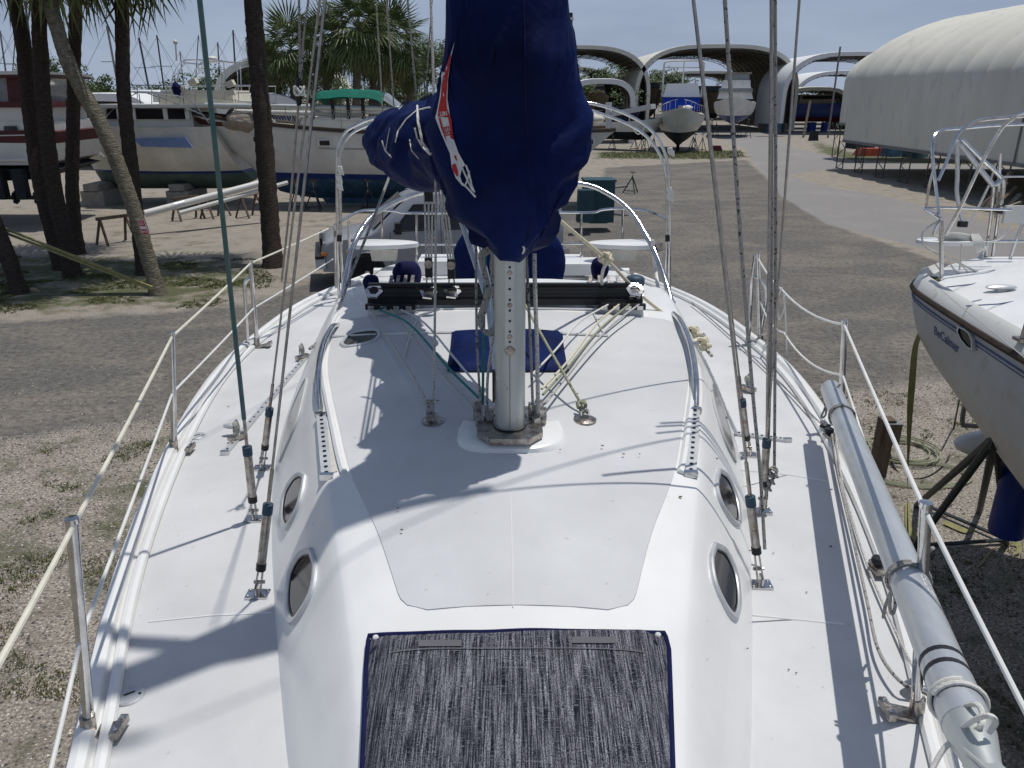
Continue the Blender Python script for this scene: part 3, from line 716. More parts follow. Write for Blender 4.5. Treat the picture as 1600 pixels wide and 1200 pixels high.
for s, (c0, c1) in ((-1, (548, 654)), (1, (918, 1022))):
    Yk = 6.75; a, b_ = Yp(c0, 380, Yk), Yp(c1, 380, Yk); cxm = (a.x+b_.x)/2; hw = (b_.x-a.x)/2
    b = MB(); ring = []
    for k in range(24):
        t_ = 2*math.pi*k/24; ex = math.copysign(abs(math.cos(t_))**.7, math.cos(t_)); wy = .14 * (1 - .45*s*(-1)*ex*0 - .35*(-s)*ex)
        ring.append((cxm + hw*ex, Yk + wy*math.sin(t_), a.z))
    b.rows([[(p[0], p[1], p[2]+dz) for p in ring] for dz in (-.03, -.01, .005)] + [[(cxm + (p[0]-cxm)*.93, Yk+(p[1]-Yk)*.9, p[2]+.012) for p in ring]], closed=True, capa=True, capb=True)
    so = b.build('stern_seat', 'gelcoat', boat)
    q0, q1 = ((580, 618) if s < 0 else (957, 993)); p0, p1 = Yp(q0, 390, Yk-.05), Yp(q1, 408, Yk-.05)
    MB().box(((p0.x+p1.x)/2, Yk, (p0.z+p1.z)/2), (p1.x-p0.x, .1, p0.z-p1.z), taper=1.12).build('cup_holder', 'dirty_gelcoat', so)
# dodger bow and bimini bows (one top-level thing each)
dg = T('dodger_frame', 'bare stainless hoop of the folded dodger just behind the black traveler', 'canopy frame', tuple(Yp(790, 470, 4.5)))
dp = [Yp(528, 487, 4.45), Yp(537, 455, 4.55), Yp(546, 405, 4.7), Yp(556, 375, 4.8), Yp(575, 345, 4.95), Yp(600, 325, 5.05), Yp(650, 303, 5.15), Yp(720, 290, 5.2), Yp(800, 283, 5.2), Yp(905, 287, 5.2), Yp(950, 303, 5.15), Yp(985, 330, 5.05), Yp(1008, 365, 4.9), Yp(1026, 400, 4.75), Yp(1040, 440, 4.6), Yp(1050, 475, 4.45)]
MB().tube(cr(dp, 5), .0165, 12).build('hoop', 'steel', dg)
for q in ((528, 487, 4.45), (1050, 475, 4.45)): MB().box(Yp(*q), (.03, .05, .04)).build('hinge', 'old_steel', dg)
for q in ((1029, 386, 4.8), (546, 396, 4.75)): MB().tube([Yp(q[0], q[1]-6, q[2]), Yp(q[0]+1, q[1]+6, q[2])], .024, 10).build('clamp', 'old_steel', dg)
MB().tube([Yp(1019, 375, 4.8), Yp(1024, 420, 4.8), Yp(1030, 462, 4.6)], .012, 8).build('brace', 'lifeline_white', dg)
MB().tube([Yp(548, 398, 4.8), Yp(545, 440, 4.75), Yp(543, 478, 4.6)], .013, 8).build('brace', 'steel', dg)
bm_ = T('bimini_frame', 'tall bare stainless bimini hoops standing over the stern cockpit, wrapped with white tape', 'canopy frame', (-.04, 6.2, DZ))
def bow(pixs, Yv, nm): return MB().tube(cr([Yp(x_, y_, Yv) for x_, y_ in pixs], 5), .0125, 10).build(nm, 'steel', bm_)
bow([(531, 478), (528, 420), (527, 330), (527, 250), (530, 225), (540, 206), (560, 194), (590, 184), (680, 172), (800, 160), (900, 159), (950, 168), (990, 184), (1018, 204), (1036, 232), (1044, 265), (1046, 330), (1046, 450)], 6.2, 'front_hoop')
bow([(537, 470), (534, 420), (532, 330), (532, 252), (536, 228), (548, 210), (570, 198), (600, 190), (700, 178), (800, 170), (900, 169), (945, 180), (985, 196), (1012, 215), (1030, 240), (1040, 270), (1043, 330), (1040, 452)], 6.45, 'rear_hoop')
for (x_, y_, Yv) in ((531, 264, 6.2), (529, 276, 6.2), (530, 288, 6.2), (1046, 297, 6.2), (1045, 306, 6.2), (1047, 235, 6.25)):
    b = MB(); p = Yp(x_, y_, Yv); b.tube([p + Vector((-.004, 0, .02)), p + Vector((.004, 0, -.02))], .021, 10); b.face([p + Vector((-.02, -.02, .01)), p + Vector((.03, -.025, .0)), p + Vector((.035, -.02, -.05)), p + Vector((-.01, -.02, -.03))]); b.build('tape_wrap', 'white_cord', bm_)
for q in ((1043, 372, 6.2), (530, 372, 6.2)): MB().tube([Yp(q[0], q[1]-5, q[2]), Yp(q[0], q[1]+5, q[2])], .02, 10).build('clamp', 'black', bm_)
# ---- mast
MX, MY = -.007, 2.475
def mast_ring(z, a=.052, b_=.085):
    return [(MX + a*math.copysign(abs(math.cos(t_))**.75, math.cos(t_)), MY + b_*math.copysign(abs(math.sin(t_))**.8, math.sin(t_)), z) for t_ in np.linspace(0, 2*math.pi, 25)[:-1]]
mast = MB().rows([mast_ring(z) for z in (3.11, 3.6, 4.5, 7, 11, 14.5)], closed=True, capb=True).build('mast', 'alloy', boat, ang=60)
MB().rows([mast_ring(3.108, .063, .097), mast_ring(3.135, .060, .094)], closed=True).build('mast_boot', 'rubber', mast)
oct_ = [(MX + x_, MY + y_) for x_, y_ in ((-.112, -.09), (-.065, -.150), (.065, -.150), (.112, -.09), (.112, .10), (.07, .14), (-.07, .14), (-.112, .10))]
MB().prism([(a, b_, 3.11) for a, b_ in oct_], (0, 0, .02)).build('mast_step', 'old_steel', mast)
fy = MY - .088
MB().box((MX + .0, fy, 3.62), (.030, .006, .40)).build('mast_track', 'track_alloy', mast)
ho = MB(); sc_ = MB()
for k in range(12): ho.lathe((MX, fy - .003, 3.45 + k*.035), [(.0042, 0), (.0042, .0015)], 8, (0, -1, 0))
for z in (3.467, 3.572, 3.677): sc_.lathe((MX, fy - .003, z), [(.0085, 0), (.007, .003), (.0001, .003)], 12, (0, -1, 0))
ho.build('track_holes', 'black', mast); sc_.build('track_screws', 'old_steel', mast)
MB().lathe((MX, fy + .001, 3.42), [(.018, 0), (.014, .008), (.0001, .009)], 12, (0, -1, 0)).build('track_stop', 'old_steel', mast)
MB().box((MX, fy + .002, 3.28), (.0015, .002, .27)).build('mast_seam', 'truss_dark', mast)
MB().box((MX - .056, MY - .02, 3.27), (.008, .03, .11)).build('mast_plate', 'black', mast)
SPZ = 6.95
tips = {}
for s, bx, by, ux, uy in ((-1, 398, 812, 312, 0), (1, 1190, 800, 1249, 0)):
    b = hit(bx, by); t_ = Yp(ux, uy, b.y + (2.64 - b.y) * .43); dv = (t_ - b); k = (SPZ - b.z) / dv.z; tip = b + dv * k; tip.y = 2.64; tips[s] = tip
    MB().tube([(MX + s*.05, MY + .02, SPZ - .05), tip], [.035, .022], 8).build('spreader', 'alloy', mast)
    m2 = Vector((MX + s*.75, tip.y, 10.6)); MB().tube([(MX + s*.05, MY, 10.55), m2], [.03, .02], 8).build('spreader', 'alloy', mast)
    MB().tube([tip, m2, (MX, MY, 14.4)], .0045, 6).build('upper_shroud', 'wire', boat)
# shrouds: base pixel, turnbuckle pixels (bottom, top), then mast/spreader top
def shroud(base, end, tb0, tb1, sleeve=None, r=.0045, tbr=.0148, mw='wire'):
    b = hit(*base); end = Vector(end); d = (end - b).normalized()
    def along(py):   # point on the wire whose image row is py
        lo_, hi_ = 0.0, 2.2
        for _ in range(30):
            m_ = (lo_+hi_)/2; p = b + d*m_; q = p - CO; y = -(q.z*CP + q.y*SP); zc = q.y*CP - q.z*SP; row = 600 + 1200*y/zc
            if row > py: lo_ = m_
            else: hi_ = m_
        return lo_
    a0, a1 = along(tb0), along(tb1)
    o = MB().tube([b + d*(a1-.01), end], r, 8).build('shroud', mw, boat)
    if sleeve: MB().tube([b + d*(a1 + .12), b + d*4.0], r*2.0, 8).build('sleeve', sleeve, o)
    MB().tube([b + d*a1, b + d*(a1 + .13)], r*1.5, 8).build('swage', 'old_steel', o)
    MB().tube([b + d*a0, b + d*(a0+.01), b + d*(a1-.01), b + d*a1], tbr, 12).build('turnbuckle', 'old_steel', o)
    MB().tube([b + d*(a1-.03), b + d*(a1+.006)], tbr*1.15, 12).build('turnbuckle_cap', 'boot_blue', o)
    MB().tube([b + d*(a0-.006), b + d*(a0+.02)], tbr*1.12, 12).build('turnbuckle_end', 'black', o)
    fk = MB()
    for s in (-1, 1): fk.beam(b + Vector((s*.010, 0, .012)), b + d*a0 + Vector((s*.007, 0, 0)), .004, .014)
    fk.tube([b + d*(a0*.5) + Vector((-.018, 0, 0)), b + d*(a0*.5) + Vector((.018, 0, 0))], .006, 8); fk.build('toggle', 'old_steel', o)
    MB().box(b + Vector((0, 0, .004)), (.075, .05, .008)).box(b + Vector((0, 0, .02)), (.006, .04, .035)).build('chainplate', 'steel', o)
    for dx in (-.028, .028):
        for dy in (-.016, .016): MB().ball(b + Vector((dx, dy, .008)), .005, 6, 4).build('bolt', 'old_steel', o)
    return b, d
mt = lambda s: (MX + s*.05, MY, 6.75)
shroud((398, 812), tips[-1], 782, 700, 'teal_sleeve', .0045, .016)
shroud((403, 930), mt(-1), 888, 790)
shroud((410, 732), (MX - .05, MY + .1, 6.8), 700, 640)
shroud((1190, 800), tips[1], 757, 688)
shroud((1188, 915), mt(1), 862, 778)
shroud((1170, 712), (MX + .05, MY + .1, 6.8), 685, 626)
MB().tube([hit(1196, 800, .02), Yp(1206, 0, 2.7)], .0055, 8).build('inner_shroud', 'wire', boat)
MB().tube([(MX, MY - .08, 14.3), (cx(-1.1), -1.1, DZ + .1)], .004, 6).build('forestay', 'wire', boat)
MB().tube([(MX, MY + .08, 14.4), (cx(7), 7.1, DZ + .1)], .0045, 6).build('backstay', 'wire', boat)
# track cars with blocks on side decks
def car(px, py, rz):
    p = hit(px, py, .02); o = MB().box(p, (.036, .09, .022), rz=rz).build('track_car', 'old_steel', boat)
    MB().lathe(p + Vector((0, 0, .05)), [(.028, -.012), (.032, 0), (.028, .012)], 14, (1, .3, .2)).build('block', 'rope_grey', o)
    MB().tube(cr([p + Vector((-.012, -.01, .01)), p + Vector((-.015, 0, .05)), p + Vector((0, .01, .085)), p + Vector((.015, 0, .05)), p + Vector((.012, -.01, .01))], 4), .004, 6).build('shackle', 'steel', o)
car(473, 562, -.7); car(372, 688, -.7); car(1098, 545, .7); car(1168, 612, .7)
MB().ball(hit(364, 680, .05), (.045, .02, .014), 12, 6).build('cleat', 'track_alloy', boat)
# mooring cleats / pulleys along edge right
for (px, py) in ((1296, 690), (1372, 898)):
    p = hit(px, py, .03); o = MB().box(p, (.05, .07, .025)).build('fairlead_block', 'old_steel', boat)
    MB().lathe(p + Vector((-.01, 0, .03)), [(.02, -.012), (.024, 0), (.02, .012)], 12).build('sheave', 'black', o)
p = hit(1438, 1085, .03); o = MB().ball(p, (.055, .032, .014), 14, 6).build('pulley_block', 'steel', boat); MB().ball(p + Vector((0, 0, .014)), (.032, .018, .01), 12, 5).build('sheave', 'lifeline_white', o)
MB().ball(hit(1287, 680, .05), (.03, .016, .012), 10, 6).build('clam_cleat', 'black', boat)
# ================================================================== things lying on / fixed round the sailboat
# --- sail cover over the boom
SL, BD = 3.1, Vector((-.315, .949, 0)).normalized()
SLX = .75
TOP = [(-.20, 4.70), (-.12, 6.0), (0, 7.4), (.05, 7.2), (.12, 5.2), (.20, 4.72), (.32, 4.54), (.48, 4.36), (.75, 4.24), (1.2, 4.20), (1.8, 4.18), (2.5, 4.14), (3.0, 4.09), (3.12, 4.0)]
BOT = [(-.20, 3.98), (-.16, 3.80), (-.10, 3.72), (0, 3.715), (.12, 3.73), (.3, 3.80), (.6, 3.85), (1.0, 3.85), (1.5, 3.80), (2.0, 3.80), (2.5, 3.82), (3.0, 3.82), (3.12, 3.9)]
HWF = [(3.70, .052), (3.76, .072), (3.83, .105), (3.92, .155), (4.02, .205), (4.12, .225), (4.28, .205), (4.45, .165), (4.8, .145), (6.0, .13), (7.5, .11)]
def cover_pt(s, f, side, bulge=0):
    zb, zt = si(BOT, s), si(TOP, s); z = zb + (zt - zb) * f
    front = max(0, min(1, 1 - s / .6)); hw = si(HWF, z) * front
    q = math.sin(math.pi * min(1, max(0, f)) ** .75) ** .6 if 0 < f < 1 else 0
    aft = .14 * q * (1 - .25 * max(0, (s - 2) / 1.2)); hw2 = hw + aft * (1 - front)
    if side < 0 and z > 4.12: hw2 *= 1 - min(1, (z - 4.12) / .15) * min(.62, max(0, s) * 1.9) - .12 * min(1, (z - 4.12) / .15)
    nose = 1.0 if s > -.02 else math.sqrt(max(0.0, 1 - ((-.02 - s) / .18) ** 2))
    hw2 *= nose
    if f <= 0 or f >= 1: hw2 *= .6 if s < .3 else .1
    if s > 2.95: hw2 *= max(.15, 1 - (s - 2.95) / .2)
    P0 = Vector((MX, MY - .02, 0)) + BD * s * SLX if s > 0 else Vector((MX, MY - .02 + s * .82 * (1 - .5 * max(0, min(1, (z - 4.3) / .4))), 0))
    bl = max(0, min(1, s / .4)); lat = Vector((1, 0, 0)).lerp(Vector((BD.y, -BD.x, 0)), bl).normalized()
    p = P0 + lat * side * hw2; p.z = z
    # folds
    q_ = p * 1.0
    fold = noise.noise(Vector((q_.x*2.0 + s*1.2, s*1.6, z*4.5 - s*1.5))) * .055 + noise.noise(Vector((s*5, z*3.0 + s*2, side*2))) * .040 + noise.noise(Vector((q_.x*9, s*9, z*14))) * .012
    fold += .018 * abs(math.sin(7 * (z * 1.1 - .8 * s) + 4 * noise.noise(Vector((s*2, z*2, 5)))))**.6
    k = .55 if s < -.1 else 1
    fold += .045 * (.28 - abs(noise.noise(Vector((s*2.6 + z*1.3, z*3.4 - s*1.4, side*3 + 9)))) * 1.4) + .022 * (.25 - abs(noise.noise(Vector((s*7 + z*2, z*6 + s*3, side*3 + 2)))))
    low_ = max(0, min(1, (4.04 - z) / .28)); fold += low_ * (.020 * math.sin(s * 34 + side * 1.3 + 3 * z) + .012 * math.sin(s * 71 - 5 * z)) * (1 if s < .5 else .4)
    cr_ = 4.02 + .30 * s + .10 * math.sin(7 * s + side)        # a long sagging crease with a ledge that catches the sun
    dz_ = (cr_ - .12 if side > 0 else cr_ - .05) - z
    fold += .036 * math.exp(-(dz_ / .04) ** 2) - .040 * math.exp(-((dz_ - .09) / .06) ** 2) + .02 * math.exp(-((dz_ + .22) / .03) ** 2)
    p += lat * side * fold * k * (1 if 0 < f < 1 else 0) * min(1, hw2 / .08)
    if s < .25 and side > 0 or s < -.1:
        zl = 3.93 + (s + .2) * .75 * side; t3 = (zl + .15 - z) / .15
        led = .036 * t3 if 0 < t3 <= 1 else (.036 * math.exp(-((zl - z) / .035) ** 2) if t3 > 1 else 0)
        zl2 = 4.26 + (s + .2) * .5; t4 = (zl2 + .12 - z) / .12
        led += .022 * t4 if 0 < t4 <= 1 else (.022 * math.exp(-((zl2 - z) / .03) ** 2) if t4 > 1 else 0)
        led *= min(1, (.25 - s) / .15); p.x += side * led * (.9 if s > -.1 else .5) * (1 if 0 < f < 1 else 0)
        if s < 0: p.y -= (led * .8 + .35 * max(0, fold)) * min(1, -s / .06) * (1 if 0 < f < 1 else 0)
    p.z += .02 * noise.noise(Vector((s*3, side, 1.7)))
    return p
ss = [-.198, -.19, -.175, -.15, -.12, -.09, -.06, -.02] + list(np.linspace(.02, 3.1, 110)); rows = []; NF = 90
for s in ss:
    r_ = [cover_pt(s, k/NF, -1) for k in range(NF+1)] + [cover_pt(s, k/NF, 1) for k in range(NF, -1, -1)]
    rows.append(r_)
cv = MB().rows(rows, closed=True, capa=True, capb=True)
cover = T('sail_cover', 'huge navy blue canvas cover bulging over the mainsail on the swung boom', 'sail cover', tuple(Vector((MX, MY, 3.7))))
MB.build(cv, 'cover_cloth', 'navy', cover, ang=70)
bvh = BVHTree.FromPolygons([tuple(p) for p in cv.v], cv.f)
def pc(px, py, lift=.004):
    d = ray(px, py).normalized(); loc, nn, i, dist = bvh.ray_cast(CO, d)
    if loc is None: return None
    return loc - d * lift
def patch(poly, name, m, lift, par=cover, nsub=10):
    """flat print following the cloth: poly given as left and right edge pixel lists"""
    Ls, Rs = poly; b = MB(); rows = []
    for k in range(nsub*4+1):
        t_ = k/(nsub*4)
        def at(E): q = t_*(len(E)-1); i = min(int(q), len(E)-2); f_ = q-i; return (E[i][0]*(1-f_)+E[i+1][0]*f_, E[i][1]*(1-f_)+E[i+1][1]*f_)
        a, c = at(Ls), at(Rs); r_ = []
        for j in range(5):
            g = j/4; p = pc(a[0]*(1-g)+c[0]*g, a[1]*(1-g)+c[1]*g, lift)
            r_.append(p if p is not None else (r_[-1] if r_ else None))
        if None in r_: continue
        rows.append(r_)
    if len(rows) > 1: return b.rows(rows).build(name, m, par, recalc=False)
patch(([(708, 72), (699, 98), (690, 125), (687, 150), (683, 172), (680, 184), (690, 210), (703, 240), (706, 262), (712, 278), (722, 290)], [(710, 66), (704, 95), (700, 125), (699, 155), (703, 180), (708, 215), (716, 238), (727, 258), (722, 262), (719, 276), (724, 291)]), 'sail_logo', 'white_print', .004)
patch(([(703, 86), (695, 110), (690, 128), (689, 150), (685, 170), (684, 182)], [(705, 84), (702, 105), (699, 125), (697, 155), (698, 170), (704, 184)]), 'logo_band', 'red_print', .0065)
patch(([(685, 184), (689, 200), (696, 218)], [(688, 184), (692, 200), (698, 222)]), 'logo_band', 'red_print', .0065)
patch(([(700, 184), (703, 200), (704, 216)], [(705, 184), (707, 205), (709, 218)]), 'logo_band', 'red_print', .0065)
patch(([(706, 258), (707, 266), (714, 276)], [(711, 255), (715, 266), (716, 275)]), 'logo_band', 'red_print', .0065)
patch(([(709, 243), (712, 250)], [(713, 243), (714, 252)]), 'logo_band', 'red_print', .0065)
patch(([(691, 112), (689, 118), (690, 128)], [(696, 114), (692, 120), (691, 130)]), 'logo_flash', 'white_print', .009)
def text_mesh(txt, font_size=1.0, shear=0.0, bold=0.0):
    cu = bpy.data.curves.new('t', 'FONT'); cu.body = txt; cu.size = font_size; cu.shear = shear; cu.offset = bold; cu.align_x = 'CENTER'; cu.align_y = 'CENTER'; cu.resolution_u = 3
    ob = bpy.data.objects.new('t', cu); COL.objects.link(ob); dg_ = bpy.context.evaluated_depsgraph_get(); me = bpy.data.meshes.new_from_object(ob.evaluated_get(dg_))
    vs_ = [v.co.copy() for v in me.vertices]; fs_ = [tuple(p.vertices) for p in me.polygons]
    bpy.data.objects.remove(ob); bpy.data.meshes.remove(me); bpy.data.curves.remove(cu); return vs_, fs_
def put_text(txt, fn, name, m, par, **k):
    vs_, fs_ = text_mesh(txt, **k); b = MB(); b.v = [fn(v.x, v.y) for v in vs_]; b.f = fs_; return b.build(name, m, par, smooth=False, recalc=False)
def proj(px, py, sx, sy, ang, lift):
    c_, s_ = math.cos(ang), math.sin(ang)
    def fn(x_, y_):
        X_ = px + (x_*sx*c_ - y_*sy*s_); Y_ = py - (x_*sx*s_ + y_*sy*c_); p = pc(X_, Y_, lift); return p if p is not None else Yp(X_, Y_, 3)
    return fn
put_text('UIN', proj(693, 178, 6.5, 10, .1, .010), 'logo_lettering', 'white_print', cover, bold=.02)
put_text('ESI', proj(698, 205, 13, 12, -1.35, .008), 'logo_lettering', 'red_print', cover, bold=.02)
# seams on the cover
for pts_ in ([(818, 0), (820, 60), (821, 150), (826, 260), (832, 330), (822, 388)], [(880, 300), (862, 335), (842, 375)]):
    P_ = []
    for i in range(len(pts_)-1):
        for k in range(10):
            t_ = k/10; p = pc(pts_[i][0]*(1-t_)+pts_[i+1][0]*t_, pts_[i][1]*(1-t_)+pts_[i+1][1]*t_, .001)
            if p is not None: P_.append(p)
    if len(P_) > 3: MB().tube(P_, .0022, 5).build('seam', 'navy_dark', cover)
def cord_on(pts_, r, m, name='lacing'):
    P_ = []
    for i in range(len(pts_)-1):
        for k in range(8):
            t_ = k/8; p = pc(pts_[i][0]*(1-t_)+pts_[i+1][0]*t_, pts_[i][1]*(1-t_)+pts_[i+1][1]*t_, r)
            if p is not None: P_.append(p)
    if len(P_) > 2: MB().tube(P_, r, 5).build(name, m, cover)
cord_on([(672, 168), (652, 172), (635, 186), (622, 205), (617, 225)], .0035, 'white_cord'); cord_on([(648, 200), (652, 215), (662, 232), (674, 243)], .0035, 'white_cord')
cord_on([(640, 218), (643, 235), (656, 250)], .0025, 'white_cord'); cord_on([(609, 200), (606, 215), (602, 240)], .0025, 'white_cord'); cord_on([(630, 164), (622, 172)], .0025, 'white_cord')
cord_on([(597, 220), (602, 235), (613, 247)], .004, 'white_cord')
for pts_ in ([(712, 240), (722, 262), (732, 285), (740, 300)], [(728, 258), (733, 272), (737, 290), (742, 302)], [(733, 267), (731, 280), (726, 292)], [(720, 285), (730, 293), (745, 310)]): cord_on(pts_, .003, 'white_cord')
MB().tube(cr([Yp(812, 386, 2.36), Yp(816, 384, 2.34), Yp(819, 388, 2.34), Yp(817, 395, 2.35), Yp(812, 396, 2.36)], 5), .0035, 6).build('grommet_cord', 'white_cord', cover)
MB().tube([Vector((MX, MY + .1, 3.93)), Vector((MX, MY, 3.95)) + BD * 2.2], .05, 12).build('boom', 'alloy', boat)
# --- ropes
ROPEG = 'running lines round the mast'
def rope(pts, r, m, label, n=5, name='rope', group=ROPEG, cat='rope', smooth=True):
    o = MB().tube(cr(pts, n) if smooth else pts, r, 7).build(name, m, None, label=label, cat=cat, group=group); return o
Z = lambda px, py, l=0.0: hit(px, py, l)
rope([Yp(744, 300, 2.95), Yp(744, 400, 2.78), Yp(745, 520, 2.62), Yp(750, 622, 2.56)], .0048, 'rope_grey', 'brownish flecked halyard, outermost line on the left of the mast')
rope([Yp(760, 370, 2.85), Yp(758, 420, 2.72), Yp(756, 520, 2.62), Yp(754, 645, 2.56)], .0052, 'rope_teal', 'teal green halyard running straight down beside the mast')
rope([Yp(776, 500, 2.58), Yp(768, 545, 2.56), Yp(762, 590, 2.55), Yp(761, 640, 2.55)], .0052, 'rope_fleck', 'flecked halyard slanting from the coil to the mast foot')
rope([Yp(822, 398, 2.52), Yp(825, 450, 2.50), Yp(829, 540, 2.49), Yp(833, 645, 2.49)], .005, 'rope_grey', 'thinner brownish line hanging directly right of the mast')
rope([Yp(835, 396, 2.5), Yp(836, 450, 2.49), Yp(839, 540, 2.47), Yp(841, 645, 2.48)], .0075, 'rope_fleck', 'thicker flecked grey line hanging right of the mast')
rope([Yp(673, -5, 3.0), Yp(678, 150, 2.9), Yp(681, 300, 2.8), Yp(680, 450, 2.75), Yp(678, 600, 2.62), Yp(676, 640, 2.6)], .0048, 'rope_fleck', 'flecked vertical line ending at the round pad left of the mast')
# coil of line beside the mast
b = MB()
for (o1, o2, sc) in ((0, 0, 1), (3, 4, .94), (-2, -5, 1.05), (2, 8, .9)):
    b.tube(cr([Yp(765 + (x_-765)*sc + o1, 450 + (y_-450)*1 + o2*.5, 2.5) for x_, y_ in ((763, 390), (752, 400), (757, 430), (762, 455), (756, 480), (750, 500), (754, 515), (768, 519), (775, 500), (772, 460), (769, 420), (770, 398), (763, 388))], 5), .0048, 6)
b.build('coiled_rope', 'rope_grey', None, label='coil of flecked grey line hanging on the left side of the mast', cat='rope')
cluster = [(-1, 750, 655), (1, 838, 655)]
blk = T('deck_block', 'cluster of turning blocks at the left foot of the mast', 'pulley block', tuple(hit(752, 672)))
blk2 = T('deck_block', 'cluster of turning blocks at the right foot of the mast', 'pulley block', tuple(hit(838, 675)))
blk3 = T('deck_block', 'single turning block on round pad left of the mast', 'pulley block', tuple(PE1))
def blockm(par, px, py, Y_, r=.024, ax=(1, .2, 0)):
    p = Yp(px, py, Y_); MB().lathe(p, [(r*.5, -.014), (r, -.011), (r*.9, 0), (r, .011), (r*.5, .014)], 14, ax).build('sheave', 'rope_grey', par)
    MB().beam(p + Vector((0, 0, r*1.1)), p + Vector((0, 0, -r*2.0)), .030, .016).build('cheek', 'old_steel', par)
for (x_, y_, yy) in ((746, 636, 2.56), (757, 640, 2.53), (765, 650, 2.5), (750, 655, 2.5)): blockm(blk, x_, y_, yy)
for (x_, y_, yy) in ((832, 640, 2.52), (842, 636, 2.54), (847, 648, 2.52), (838, 660, 2.48)): blockm(blk2, x_, y_, yy)
blockm(blk3, 672, 637, PE1.y - .01, .026)
for g_, q in ((blk, (758, 668)), (blk2, (838, 668))): MB().tube([hit(*q), hit(q[0], q[1], .09)], .012, 8).build('swivel_post', 'steel', g_)
# deck lines: mast foot to organizers
def deckline(pts, r, m, label): return rope([Yp(pts[0][0], pts[0][1], TY - .13)] + [hit(x_, y_, l_) for (x_, y_, l_) in pts[1:]], r, m, label, name='deck_line', group='control lines led aft along the coachroof')
deckline([(577, 484), (640, 600, .06), (664, 640, .05)], .0052, 'rope_fleck', 'thick pale control line led from the left organizer end to the single round pad')
deckline([(592, 484), (640, 528, .07), (700, 595, .06), (748, 645, .06)], .0052, 'rope_teal', 'teal green control line crossing the coachroof left of the mast')
deckline([(611, 484), (640, 540, .06), (690, 600, .05), (740, 655, .05)], .0045, 'rope_fleck', 'flecked control line running just below the teal one')
deckline([(627, 484), (665, 528, .07), (710, 580, .06), (752, 632, .06)], .0048, 'white_cord', 'white control line, nearest the mast on the left side')
deckline([(998, 476), (950, 532, .06), (890, 600, .05), (852, 650, .05)], .0048, 'rope_fleck', 'outermost flecked control line on the right of the coachroof')
deckline([(983, 476), (935, 535, .06), (890, 588, .05), (848, 640, .06)], .0052, 'rope_olive', 'olive tinted control line among the lines right of the mast')
deckline([(967, 476), (930, 530, .07), (890, 582, .06), (846, 635, .07)], .005, 'cream_cord', 'cream control line between the olive line and the mast')
deckline([(950, 476), (905, 525, .07), (870, 565, .06), (830, 605, .05)], .0045, 'white_cord', 'thin white control line passing behind the mast on the right')
rope([Yp(817, 470, 3.3), Yp(850, 530, 2.95), Yp(890, 600, 2.7), Yp(909, 632, 2.62)], .0055, 'rope_olive', 'olive line slanting down to the knot on the right round pad')
kn = MB()
kp = Yp(909, 633, 2.6)
kn.tube(cr([kp + Vector((.016*math.cos(a), .012*math.sin(a*1.5), .014*math.sin(a))) for a in np.linspace(0, 12.5, 18)], 3), .0055, 6)
kn.tube(cr([kp, (kp + PE2)/2 + Vector((.012, 0, 0)), PE2 + Vector((.004, 0, .035)), (kp+PE2)/2 + Vector((-.012, 0, 0)), kp], 4), .0045, 6)
kn.build('rope_knot', 'rope_olive', None, label='fat olive knot tied to the round pad right of the mast', cat='knot')
# main sheet tackle and vang struts
for nm_, lab, x0, x1, xb, yb in (('mainsheet', 'left multi-part mainsheet tackle hanging above the traveler', 663, 676, 670, 418), ('mainsheet', 'right multi-part mainsheet tackle hanging above the traveler', 684, 694, 705, 420)):
    rt = T(nm_, lab, 'rope tackle', tuple(Yp(xb, 455, TY)), 'mainsheet tackles')
    for k, dx in enumerate((-4, 0, 4)):
        MB().tube([Yp(x0 + (x1-x0)*k/2, 285, 3.85), Yp(xb + dx, yb - 10, TY)], .0055, 6).build('rope_part', 'rope_fleck', rt)
    p = Yp(xb, yb, TY); MB().box(p, (.038, .03, .10)).build('block_body', 'black', rt); MB().lathe(p + Vector((0, 0, .02)), [(.022, -.018), (.022, .018)], 12, (0, 1, 0)).build('sheave', 'old_steel', rt)
    p2 = Yp(xb, 300, 3.86); MB().box(p2, (.04, .03, .09)).build('block_body', 'black', rt)
    MB().tube(cr([p + Vector((-.012, 0, -.05)), p + Vector((-.014, 0, -.09)), p + Vector((0, 0, -.115)), p + Vector((.014, 0, -.09)), p + Vector((.012, 0, -.05))], 4), .0045, 6).build('shackle', 'steel', rt)
vg = T('boom_vang', 'bundle of silver vang struts and lines slanting from the boom to the mast foot', 'boom vang', tuple(hit(770, 640)))
for dx, m_, r_ in ((0, 'steel', .011), (9, 'alloy', .009), (17, 'steel', .007), (-6, 'track_alloy', .008)):
    MB().tube([Yp(712 + dx, 305, 3.3), Yp(764 + dx*.5, 470, 2.85), Yp(776 + dx*.2, 600, 2.68)], r_, 8).build('strut', m_, vg)
